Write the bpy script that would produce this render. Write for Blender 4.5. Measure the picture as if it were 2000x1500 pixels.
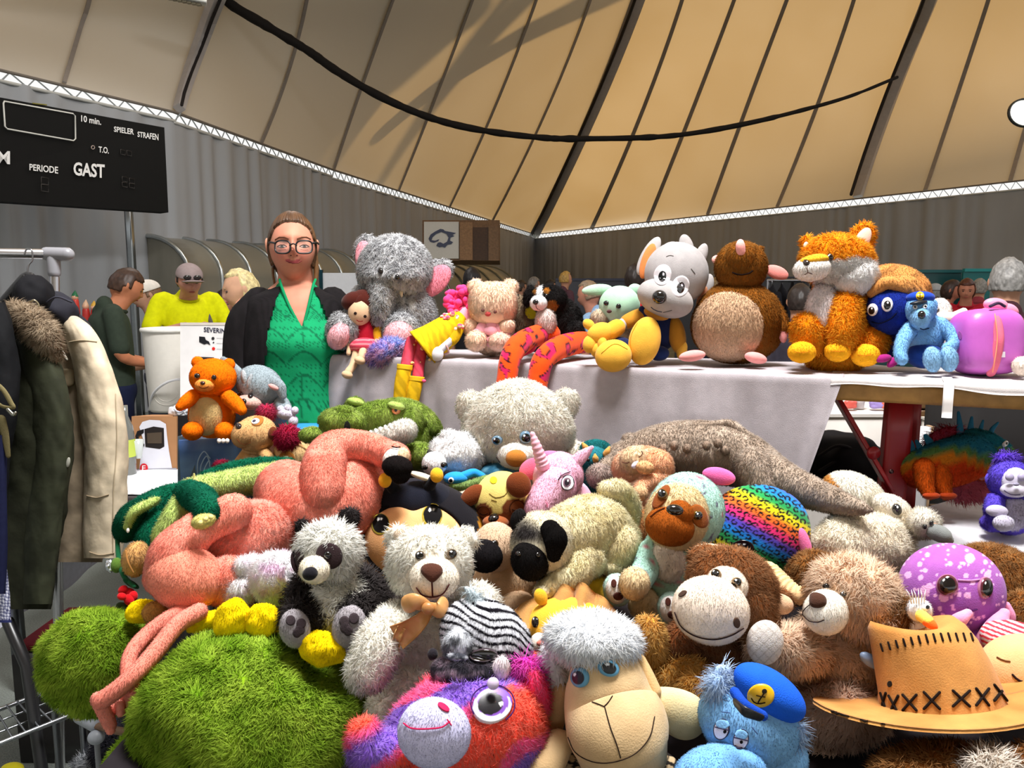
import bpy, math, random
import numpy as np
from mathutils import Vector, Matrix
from mathutils.bvhtree import BVHTree

for _o in list(bpy.data.objects):
    bpy.data.objects.remove(_o)
SC = bpy.context.scene
COL = SC.collection
rad = math.radians

# ------------------------------------------------------------------ camera, light, exposure
FPX = 1500.0
PITCH = rad(7.22)
CAM = np.array([0.0, 0.0, 1.45])
R = np.array([1.0, 0, 0])
U = np.array([0, math.sin(PITCH), math.cos(PITCH)])
W = np.array([0, math.cos(PITCH), -math.sin(PITCH)])
cam_data = bpy.data.cameras.new('camera')
cam_data.lens = 36 * FPX / 2000
cam_data.sensor_width = 36
cam_data.clip_end = 200
cam = bpy.data.objects.new('camera', cam_data)
cam.location = CAM
cam.rotation_euler = (rad(90) - PITCH, 0, 0)
COL.objects.link(cam)
SC.camera = cam

world = bpy.data.worlds.new('daylight_sky')
SC.world = world
world.use_nodes = True
_bg = world.node_tree.nodes['Background']
_bg.inputs[0].default_value = (1.0, 0.99, 0.97, 1)
_bg.inputs[1].default_value = 1.0

SUNDIR = np.array([0.16, 0.70, 0.70]); SUNDIR /= np.linalg.norm(SUNDIR)   # towards the sun
sun_d = bpy.data.lights.new('sun', 'SUN')
sun_d.energy = 13.5
sun_d.angle = rad(2.0)
sun_d.color = (1.0, 0.94, 0.84)
sun = bpy.data.objects.new('sun', sun_d)
sun.rotation_euler = Vector(SUNDIR).to_track_quat('Z', 'Y').to_euler()
sun.location = (10, 10, 20)
COL.objects.link(sun)

def area(name, loc, target, size, energy, color=(1, 1, 1)):
    d = bpy.data.lights.new(name, 'AREA')
    d.shape = 'RECTANGLE'; d.size, d.size_y = size; d.energy = energy; d.color = color
    o = bpy.data.objects.new(name, d)
    o.location = loc
    v = Vector(loc) - Vector(target)
    o.rotation_euler = v.to_track_quat('Z', 'Y').to_euler()
    COL.objects.link(o)
    return o
area('key_light_over_stall', (0.4, 1.15, 4.9), (0.2, 1.6, 0.9), (1.3, 1.1), 390, (1.0, 0.985, 0.97))  # added key light above the toys, standing in for overhead daylight
area('fill_light_over_aisle', (-2.2, 7.5, 5.0), (-2.2, 6.5, 0.9), (2.5, 2.5), 60, (1.0, 0.97, 0.93))  # added neutral fill for the aisle, no fixture seen there

SC.view_settings.view_transform = 'Standard'
SC.view_settings.look = 'None'
SC.view_settings.gamma = 1
SC.view_settings.use_curve_mapping = False
SC.view_settings.exposure = 0.0

# ------------------------------------------------------------------ helpers
def lin(c):
    c = np.asarray(c, float) / 255.0
    return np.where(c <= 0.04045, c / 12.92, ((c + 0.055) / 1.055) ** 2.4)

def P(px, py, d):
    return CAM + d * ((px - 1000) / FPX * R + (750 - py) / FPX * U + W)

def proj(V):
    q = V - CAM
    z = q @ W
    return 1000 + FPX * (q @ R) / z, 750 - FPX * (q @ U) / z

def at_z(px, py, z):
    d = (px - 1000) / FPX * R + (750 - py) / FPX * U + W
    return CAM + d * ((z - CAM[2]) / d[2])

def h3(i, j, k):
    n = (i * 374761393 + j * 668265263 + k * 2147483647 + 1013904223) & 0xFFFFFFFF
    n = ((n ^ (n >> 13)) * 1274126177) & 0xFFFFFFFF
    return ((n ^ (n >> 16)) & 0xFFFFFF) / float(0xFFFFFF)

def vnoise(V):
    V = np.asarray(V, float)
    f = np.floor(V); t = V - f; t = t * t * (3 - 2 * t)
    i, j, k = (f[:, a].astype(np.int64) for a in range(3))
    out = 0
    for a in (0, 1):
        for b in (0, 1):
            for c in (0, 1):
                w = (t[:, 0] if a else 1 - t[:, 0]) * (t[:, 1] if b else 1 - t[:, 1]) * (t[:, 2] if c else 1 - t[:, 2])
                out = out + w * h3(i + a, j + b, k + c)
    return out

def catmull(pts, n):
    pts = np.asarray(pts, float)
    if len(pts) == 2:
        t = np.linspace(0, 1, n)[:, None]
        return pts[0] * (1 - t) + pts[1] * t
    p = np.vstack([2 * pts[0] - pts[1], pts, 2 * pts[-1] - pts[-2]])
    s = np.linspace(0, len(pts) - 1, n)
    i = np.minimum(s.astype(int), len(pts) - 2)
    t = (s - i)[:, None]
    a, b, c, d = p[i], p[i + 1], p[i + 2], p[i + 3]
    return 0.5 * (2 * b + (c - a) * t + (2 * a - 5 * b + 4 * c - d) * t ** 2 + (3 * b - a - 3 * c + d) * t ** 3)

def closed(pts, n):
    pts = np.asarray(pts, float)
    m = len(pts)
    s = np.linspace(0, m, n, endpoint=False)
    i = s.astype(int); t = (s - i)[:, None]
    a, b, c, d = pts[(i - 1) % m], pts[i % m], pts[(i + 1) % m], pts[(i + 2) % m]
    return 0.5 * (2 * b + (c - a) * t + (2 * a - 5 * b + 4 * c - d) * t ** 2 + (3 * b - a - 3 * c + d) * t ** 3)

def rot3(roll=0, yaw=0, pit=0):
    """columns = local x, y, z axes in world; local x right, y up, z towards the camera side"""
    B = np.stack([R, U, -W], 1)
    cr, sr = math.cos(rad(roll)), math.sin(rad(roll))
    cy, sy = math.cos(rad(yaw)), math.sin(rad(yaw))
    cp, sp = math.cos(rad(pit)), math.sin(rad(pit))
    Z = np.array([[cr, -sr, 0], [sr, cr, 0], [0, 0, 1]])
    Y = np.array([[cy, 0, sy], [0, 1, 0], [-sy, 0, cy]])
    X = np.array([[1, 0, 0], [0, cp, -sp], [0, sp, cp]])
    return B @ Z @ Y @ X

_cs = {}
def cubesphere(n):
    if n in _cs: return _cs[n]
    t = np.tan(np.linspace(-math.pi / 4, math.pi / 4, n + 1))
    A, Bv = np.meshgrid(t, t, indexing='ij')
    A, Bv = A.ravel(), Bv.ravel(); one = np.ones_like(A)
    Vs, Q = [], []
    k = np.arange((n + 1) * (n + 1)).reshape(n + 1, n + 1)
    q = np.stack([k[:-1, :-1], k[1:, :-1], k[1:, 1:], k[:-1, 1:]], -1).reshape(-1, 4)
    for f, M in enumerate([(A, Bv, one), (Bv, A, -one), (one, A, Bv), (-one, Bv, A), (Bv, one, A), (A, -one, Bv)]):
        Vs.append(np.stack(M, 1)); Q.append(q + f * len(A))
    V = np.vstack(Vs); Q = np.vstack(Q)
    V /= np.linalg.norm(V, axis=1)[:, None]
    key = np.round(V * 1e5).astype(np.int64)
    _, first, inv = np.unique(key, axis=0, return_index=True, return_inverse=True)
    _cs[n] = (V[first], inv.ravel()[Q])
    return _cs[n]

E4, E3 = np.zeros((0, 4), int), np.zeros((0, 3), int)

def ellw(c, r, M=None, n=14, fn=None):
    """ellipsoid in world metres: c centre, r radii, M axes"""
    V, Q = cubesphere(n)
    u = fn(V.copy()) if fn else V
    M = rot3() if M is None else M
    return np.asarray(c) + (u * np.asarray(r)) @ M.T, Q, E3

def ell(px, py, d, rx, ry, rz=None, roll=0, yaw=0, pit=0, n=14, fn=None, lump=0, sq=0):
    """ellipsoid given by its picture position and size at depth d"""
    s = d / FPX
    rz = (rx + ry) / 2 if rz is None else rz
    seed = px * 0.37 + py * 0.11
    def f(u):
        if sq:
            p = 2 + sq
            u = u / (np.abs(u) ** p).sum(1)[:, None] ** (1 / p)
        if lump:
            u = u * (1 + lump * (vnoise(u * 2.3 + seed) - 0.5))[:, None]
        return fn(u) if fn else u
    return ellw(P(px, py, d), (rx * s, ry * s, rz * s), rot3(roll, yaw, pit), n, f)

def wtube(pts, r, nseg=14, flat=1.0, n=None, caps=True, up=None):
    pts = np.asarray(pts, float); r = np.asarray(r, float)
    if n:
        a = catmull(np.column_stack([pts, r]), n); pts, r = a[:, :3], np.maximum(a[:, 3], 1e-4)
    T = np.gradient(pts, axis=0); T /= np.linalg.norm(T, axis=1)[:, None] + 1e-12
    if up is None: up = W
    a = np.cross(T[0], up)
    if np.linalg.norm(a) < 1e-3: a = np.cross(T[0], R)
    a /= np.linalg.norm(a)
    rings = []; A = []
    for i in range(len(pts)):
        a = a - T[i] * (a @ T[i]); a /= np.linalg.norm(a) + 1e-12
        A.append(a)
    A = np.array(A); Bn = np.cross(T, A)
    cen, rr, AA, BB = list(pts), list(r), list(A), list(Bn)
    if caps:
        pre, post = [], []
        for th in (75, 50, 25):
            c, s = math.cos(rad(th)), math.sin(rad(th))
            pre.append((pts[0] - T[0] * r[0] * s, r[0] * c, A[0], Bn[0]))
            post.insert(0, (pts[-1] + T[-1] * r[-1] * s, r[-1] * c, A[-1], Bn[-1]))
        allr = pre + list(zip(pts, r, A, Bn)) + post
    else:
        allr = list(zip(pts, r, A, Bn))
    th = np.linspace(0, 2 * math.pi, nseg, endpoint=False)
    V = []
    for c, q, a, b in allr:
        V.append(c + q * (np.cos(th)[:, None] * a + flat * np.sin(th)[:, None] * b))
    V = np.vstack(V); m = len(allr)
    k = np.arange(m * nseg).reshape(m, nseg)
    Q = np.stack([k[:-1], k[1:], np.roll(k[1:], -1, 1), np.roll(k[:-1], -1, 1)], -1).reshape(-1, 4)
    e0 = pts[0] - T[0] * r[0] if caps else pts[0]
    e1 = pts[-1] + T[-1] * r[-1] if caps else pts[-1]
    V = np.vstack([V, e0, e1]); i0 = m * nseg
    j = np.arange(nseg); j2 = (j + 1) % nseg
    Tn = np.vstack([np.stack([np.full(nseg, i0), j, j2], 1), np.stack([np.full(nseg, i0 + 1), (m - 1) * nseg + j2, (m - 1) * nseg + j], 1)])
    return V, Q, Tn

def tub(pts, nseg=14, n=None, flat=1.0, caps=True):
    """tube through picture points (px, py, depth, radius in px)"""
    a = np.array(pts, float)
    if len(a) > 1:
        a = catmull(a, n or max(6, 5 * (len(a) - 1) + 1))
    w = np.array([P(x, y, d) for x, y, d, _ in a])
    return wtube(w, np.maximum(a[:, 3], 0.2) * a[:, 2] / FPX, nseg, flat, None, caps)

def join(*gs):
    V, Q, T = [], [], []; o = 0
    for v, q, t in gs:
        V.append(v); Q.append(q + o); T.append(t + o); o += len(v)
    return np.vstack(V), np.vstack(Q), np.vstack(T)

def boxw(c, s, M=np.eye(3), bev=0.0):
    """box, centre c, full sizes s, axes M; bev > 0 cuts the edges"""
    if bev <= 0:
        u = np.array([[x, y, z] for x in (-.5, .5) for y in (-.5, .5) for z in (-.5, .5)])
        Q = np.array([[0, 1, 3, 2], [4, 6, 7, 5], [0, 4, 5, 1], [2, 3, 7, 6], [0, 2, 6, 4], [1, 5, 7, 3]])
        return np.asarray(c) + (u * np.asarray(s)) @ np.asarray(M).T, Q, E3
    V, Q = cubesphere(6)
    u = V / np.abs(V).max(1)[:, None]
    h = np.asarray(s) / 2 - bev
    w = np.clip(u * np.asarray(s) / 2, -h, h)
    dlt = u * np.asarray(s) / 2 - w
    ln = np.linalg.norm(dlt, axis=1)[:, None]
    w = w + np.where(ln > 1e-9, dlt / np.maximum(ln, 1e-9) * np.minimum(ln, bev), 0)
    return np.asarray(c) + w @ np.asarray(M).T, Q, E3

def barw(a, b, w, h, up=(0, 0, 1), bev=0.0):
    a, b = np.asarray(a, float), np.asarray(b, float)
    x = b - a; L = np.linalg.norm(x); x /= L
    y = np.cross(up, x)
    if np.linalg.norm(y) < 1e-4: y = np.cross((0, 1, 0), x)
    y /= np.linalg.norm(y); z = np.cross(x, y)
    return boxw((a + b) / 2, (L, w, h), np.stack([x, y, z], 1), bev)

def lathe(c, prof, seg=28, M=None):
    """prof: list of (radius, height) in metres, about local z (world up unless M)"""
    th = np.linspace(0, 2 * math.pi, seg, endpoint=False)
    V = np.vstack([np.stack([r * np.cos(th), r * np.sin(th), np.full(seg, z)], 1) for r, z in prof])
    if M is not None: V = V @ np.asarray(M).T
    k = np.arange(len(prof) * seg).reshape(len(prof), seg)
    Q = np.stack([k[:-1], np.roll(k[:-1], -1, 1), np.roll(k[1:], -1, 1), k[1:]], -1).reshape(-1, 4)
    return np.asarray(c) + V, Q, E3

def sheet(G, thick=0.0):
    """grid of world points (n, m, 3) as a surface; thick > 0 gives it a back"""
    n, m = G.shape[:2]
    V = G.reshape(-1, 3); k = np.arange(n * m).reshape(n, m)
    Q = np.stack([k[:-1, :-1], k[1:, :-1], k[1:, 1:], k[:-1, 1:]], -1).reshape(-1, 4)
    if thick:
        g = G
        du = np.gradient(g, axis=0); dv = np.gradient(g, axis=1)
        nn = np.cross(du, dv); nn /= np.linalg.norm(nn, axis=2)[:, :, None] + 1e-12
        V2 = (g - nn * thick).reshape(-1, 3)
        o = n * m
        rim = np.concatenate([k[0, :-1], k[:-1, -1], k[-1, :0:-1], k[:0:-1, 0]])
        r2 = np.roll(rim, -1)
        V = np.vstack([V, V2])
        Q = np.vstack([Q, Q[:, ::-1] + o, np.stack([rim, rim + o, r2 + o, r2], 1)])
    return V, Q, E3

def remesh(g, vox, smooth=0):
    me = bpy.data.meshes.new('tmp'); fill(me, *g)
    ob = bpy.data.objects.new('tmp', me)
    ts = bpy.data.scenes.new('tmp'); ts.collection.objects.link(ob)
    m = ob.modifiers.new('r', 'REMESH'); m.mode = 'VOXEL'; m.voxel_size = vox
    if smooth:
        s = ob.modifiers.new('s', 'SMOOTH'); s.factor = 0.5; s.iterations = smooth
    with bpy.context.temp_override(scene=ts, view_layer=ts.view_layers[0]):
        dg = bpy.context.evaluated_depsgraph_get()
    ev = ob.evaluated_get(dg).data
    V = np.empty(len(ev.vertices) * 3, np.float32); ev.vertices.foreach_get('co', V)
    ls = np.empty(len(ev.polygons), np.int32); ev.polygons.foreach_get('loop_start', ls)
    lt = np.empty(len(ev.polygons), np.int32); ev.polygons.foreach_get('loop_total', lt)
    vi = np.empty(len(ev.loops), np.int32); ev.loops.foreach_get('vertex_index', vi)
    q = ls[lt == 4]; t = ls[lt == 3]
    Q = vi[q[:, None] + np.arange(4)] if len(q) else E4
    T = vi[t[:, None] + np.arange(3)] if len(t) else E3
    V = V.reshape(-1, 3).astype(float)
    bpy.data.scenes.remove(ts); bpy.data.objects.remove(ob); bpy.data.meshes.remove(me)
    return V, Q.astype(int), T.astype(int)

def fill(me, V, Q, T, edges=None):
    me.vertices.add(len(V)); me.vertices.foreach_set('co', np.asarray(V, np.float32).ravel())
    nl = 4 * len(Q) + 3 * len(T)
    me.loops.add(nl)
    me.loops.foreach_set('vertex_index', np.concatenate([np.asarray(Q).ravel(), np.asarray(T).ravel()]).astype(np.int32))
    me.polygons.add(len(Q) + len(T))
    st = np.concatenate([np.arange(len(Q)) * 4, 4 * len(Q) + np.arange(len(T)) * 3]).astype(np.int32)
    me.polygons.foreach_set('loop_start', st)
    if edges is not None and len(edges):
        me.edges.add(len(edges)); me.edges.foreach_set('vertices', np.asarray(edges, np.int32).ravel())
    me.update(calc_edges=True)

def normals(V, tris):
    n = np.cross(V[tris[:, 1]] - V[tris[:, 0]], V[tris[:, 2]] - V[tris[:, 0]])
    N = np.zeros_like(V)
    for a in range(3): np.add.at(N, tris[:, a], n)
    return N / (np.linalg.norm(N, axis=1)[:, None] + 1e-20)

def totri(Q, T):
    return np.vstack([Q[:, [0, 1, 2]], Q[:, [0, 2, 3]], T]).astype(int) if len(Q) else T.astype(int)

RNG = np.random.default_rng(7)
BUDGET = [0, 0]

# ------------------------------------------------------------------ materials
MATS = {}
def _nt(name):
    m = bpy.data.materials.new(name); m.use_nodes = True
    nt = m.node_tree; b = nt.nodes['Principled BSDF']
    return m, nt, b

def colmat(name, rough=0.9, sheen=0.0, bump=0.0, scale=300, fn=False, var=0.12, coat=0.0, spec=0.3, metal=0, vscale=40):
    """material whose colour is the mesh's own colour attribute, with a little procedural variation"""
    m, nt, b = _nt(name)
    a = nt.nodes.new('ShaderNodeAttribute'); a.attribute_name = 'Col'
    geo = nt.nodes.new('ShaderNodeTexCoord')
    if var:
        no = nt.nodes.new('ShaderNodeTexNoise'); no.inputs['Scale'].default_value = vscale; no.inputs['Detail'].default_value = 3
        nt.links.new(geo.outputs['Object'], no.inputs['Vector'])
        mr = nt.nodes.new('ShaderNodeMapRange'); mr.inputs[3].default_value = 1 - var; mr.inputs[4].default_value = 1 + var * 0.6
        mr.inputs[1].default_value = 0.3; mr.inputs[2].default_value = 0.7
        nt.links.new(no.outputs[0], mr.inputs[0])
        mx = nt.nodes.new('ShaderNodeVectorMath'); mx.operation = 'SCALE'
        nt.links.new(a.outputs['Color'], mx.inputs[0]); nt.links.new(mr.outputs[0], mx.inputs['Scale'])
        nt.links.new(mx.outputs[0], b.inputs['Base Color'])
    else:
        nt.links.new(a.outputs['Color'], b.inputs['Base Color'])
    b.inputs['Roughness'].default_value = rough
    b.inputs['Metallic'].default_value = metal
    b.inputs['Specular IOR Level'].default_value = spec
    b.inputs['Sheen Weight'].default_value = sheen
    b.inputs['Coat Weight'].default_value = coat
    if fn:
        f = nt.nodes.new('ShaderNodeAttribute'); f.attribute_name = 'fn'
        nt.links.new(f.outputs['Vector'], b.inputs['Normal'])
    elif bump:
        n2 = nt.nodes.new('ShaderNodeTexNoise'); n2.inputs['Scale'].default_value = scale; n2.inputs['Detail'].default_value = 2
        nt.links.new(geo.outputs['Object'], n2.inputs['Vector'])
        bp = nt.nodes.new('ShaderNodeBump'); bp.inputs['Strength'].default_value = bump; bp.inputs['Distance'].default_value = 0.002
        nt.links.new(n2.outputs[0], bp.inputs['Height']); nt.links.new(bp.outputs[0], b.inputs['Normal'])
    MATS[name] = m
    return m
colmat('fur', rough=1.0, spec=0.03, var=0.10, vscale=60)
def _furglow(m):
    nt = m.node_tree; b = nt.nodes['Principled BSDF']
    tr = nt.nodes.new('ShaderNodeBsdfTranslucent'); src = b.inputs['Base Color'].links[0].from_socket
    nt.links.new(src, tr.inputs[0])
    mx = nt.nodes.new('ShaderNodeMixShader'); mx.inputs[0].default_value = 0.36
    nt.links.new(b.outputs[0], mx.inputs[1]); nt.links.new(tr.outputs[0], mx.inputs[2])
    nt.links.new(mx.outputs[0], nt.nodes['Material Output'].inputs[0])
_furglow(MATS['fur'])
colmat('fur_base', rough=1.0, spec=0.03, var=0.06, vscale=60)
colmat('velour', rough=0.9, sheen=0.12, bump=0.35, scale=420, spec=0.1, var=0.10)
colmat('fabric', rough=0.85, bump=0.5, scale=700, spec=0.15, var=0.08)
colmat('satin', rough=0.38, bump=0.1, scale=200, spec=0.5, var=0.05)
colmat('glossy', rough=0.08, spec=0.6, coat=0.5, var=0.0)
colmat('plastic', rough=0.35, spec=0.5, var=0.03)
colmat('matte', rough=0.8, spec=0.2, var=0.06, vscale=12)
colmat('thread', rough=0.9, spec=0.1, var=0.0)
colmat('skin', rough=0.6, spec=0.2, bump=0.08, scale=500, var=0.05)
colmat('hair', rough=0.45, spec=0.4, bump=0.2, scale=250, var=0.25, vscale=90)
colmat('metal', rough=0.28, metal=1.0, var=0.05)
colmat('wood', rough=0.5, spec=0.4, bump=0.3, scale=60, var=0.25, vscale=30)
colmat('coat_cloth', rough=0.8, bump=0.6, scale=45, spec=0.15, var=0.10)
# ------------------------------------------------------------------ things and parts
def setp(o, label=None, cat=None, group=None, kind=None):
    if label: o['label'] = label
    if cat: o['category'] = cat
    if group: o['group'] = group
    if kind: o['kind'] = kind

def colours(col, V, L=None):
    if callable(col):
        px, py = proj(V)
        c = np.asarray(col(V, px, py), float)
    else:
        c = np.tile(np.asarray(col, float), (len(V), 1))
    return lin(c)

def make_fur(V, tris, N, C, fur, bald=None):
    """thin blades rooted on the surface. fur: dict(l length mm, d per cm2, w width mm, mess, lay, comb vector, two)"""
    l, dens, w = 1.35 * fur.get('l', 8) / 1000, fur.get('d', 25) * 1e4, fur.get('w', 1.2) / 1000
    mess, lay = fur.get('mess', 0.5), fur.get('lay', 0.55)
    a, b, c = V[tris[:, 0]], V[tris[:, 1]], V[tris[:, 2]]
    ar = np.linalg.norm(np.cross(b - a, c - a), axis=1) / 2
    fn = N[tris].mean(1); ctr = (a + b + c) / 3
    vd = CAM - ctr; vd /= np.linalg.norm(vd, axis=1)[:, None]
    ar = np.where((fn * vd).sum(1) < -0.55, 0, ar)
    tot = ar.sum()
    n = int(tot * dens)
    if n < 10: return None
    t = RNG.choice(len(tris), n, p=ar / tot)
    r1, r2 = RNG.random((2, n)); s = np.sqrt(r1); bw = np.stack([1 - s, s * (1 - r2), s * r2], 1)[:, :, None]
    tv = tris[t]
    p = (V[tv] * bw).sum(1); nn = (N[tv] * bw).sum(1); nn /= np.linalg.norm(nn, axis=1)[:, None] + 1e-12
    cc = (C[tv] * bw).sum(1)
    if bald:
        px, py = proj(p); keep = np.ones(n, bool)
        facing = (nn * (CAM - p)).sum(1) > 0
        for e in bald:
            rl = rad(e[4]) if len(e) > 4 else 0
            dx, dy = px - e[0], -(py - e[1])
            x = dx * math.cos(rl) + dy * math.sin(rl); y = -dx * math.sin(rl) + dy * math.cos(rl)
            keep &= ~(((x / e[2]) ** 2 + (y / e[3]) ** 2 < 1) & facing)
        p, nn, cc, tv = p[keep], nn[keep], cc[keep], tv[keep]; n = len(p)
    comb = np.asarray(fur.get('comb', (0, 0, -1.0)), float)
    cg = fur.get('clump', 70.0)
    swirl = np.stack([vnoise(p * cg + k * 17.3) - 0.5 for k in range(3)], 1) * 2
    tg = comb + swirl * fur.get('swirl', 0.8)
    tg = tg - nn * (tg * nn).sum(1)[:, None]
    tg /= np.linalg.norm(tg, axis=1)[:, None] + 1e-9
    rnd = RNG.normal(size=(n, 3))
    d = nn * (1 - lay) + tg * lay + rnd * mess * 0.35
    d /= np.linalg.norm(d, axis=1)[:, None]
    L = l * RNG.uniform(0.65, 1.15, n)[:, None]
    sd = np.cross(d, nn); sd /= np.linalg.norm(sd, axis=1)[:, None] + 1e-9
    sd += 0.45 * RNG.normal(size=(n, 3)); sd -= d * (sd * d).sum(1)[:, None]
    sd /= np.linalg.norm(sd, axis=1)[:, None] + 1e-9
    tint = RNG.uniform(1 - fur.get('var', 0.12), 1 + fur.get('var', 0.12) * 0.7, n)[:, None]
    cc = np.clip(np.power(cc, 0.68 if l > 0.0068 else 0.76) * tint, 0, 0.97)
    tipc = cc
    if 'tip' in fur:
        tp = fur.get('tipmix', 0.8)
        tipc = cc * (1 - tp) + lin(fur['tip']) * tp
    nrm = nn * 0.85 + d * 0.25 + rnd * 0.10; nrm /= np.linalg.norm(nrm, axis=1)[:, None]
    if fur.get('two', l > 0.011):
        mid = p + d * L * 0.55
        d2 = d + tg * 0.5 * lay + rnd[:, [1, 2, 0]] * 0.25 * mess + np.array([0, 0, -0.18]); d2 /= np.linalg.norm(d2, axis=1)[:, None]
        tip = mid + d2 * L * 0.5
        B = np.stack([p - sd * w / 2, p + sd * w / 2, mid + sd * w * 0.4, mid - sd * w * 0.4, tip], 1)
        k = np.arange(n)[:, None] * 5
        T = np.concatenate([k + np.array([0, 1, 2]), k + np.array([0, 2, 3]), k + np.array([3, 2, 4])], 0)
        CC = np.stack([cc, cc, (cc + tipc) / 2, (cc + tipc) / 2, tipc], 1); m = 5
    else:
        tip = p + d * L
        B = np.stack([p - sd * w / 2, p + sd * w / 2, tip], 1)
        k = np.arange(n)[:, None] * 3
        T = k + np.array([0, 1, 2]); CC = np.stack([cc, cc, tipc], 1); m = 3
    NN = np.repeat(nrm, m, 0)
    E = np.stack([tv[:, 0], np.arange(n) * m], 1)
    return B.reshape(-1, 3), T, CC.reshape(-1, 3), NN, E

class Part:
    def __init__(s, o, V, tris, N):
        s.o, s.V, s.tris, s.N, s.b = o, V, tris, N, None
    def hit(s, px, py):
        if s.b is None: s.b = BVHTree.FromPolygons(s.V.tolist(), s.tris.tolist())
        d = P(px, py, 1.0) - CAM; d /= np.linalg.norm(d)
        h = s.b.ray_cast(Vector(CAM), Vector(d))
        if h[0] is None: return None
        tv = s.tris[h[2]]; n = s.N[tv].mean(0); n /= np.linalg.norm(n) + 1e-12
        return np.array(h[0]), n, h[3]

def cast(on, px, py):
    best = None
    for p in (on if isinstance(on, (list, tuple)) else [on]):
        h = p.hit(px, py)
        if h and (best is None or h[2] < best[2]): best = h
    return best

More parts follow.
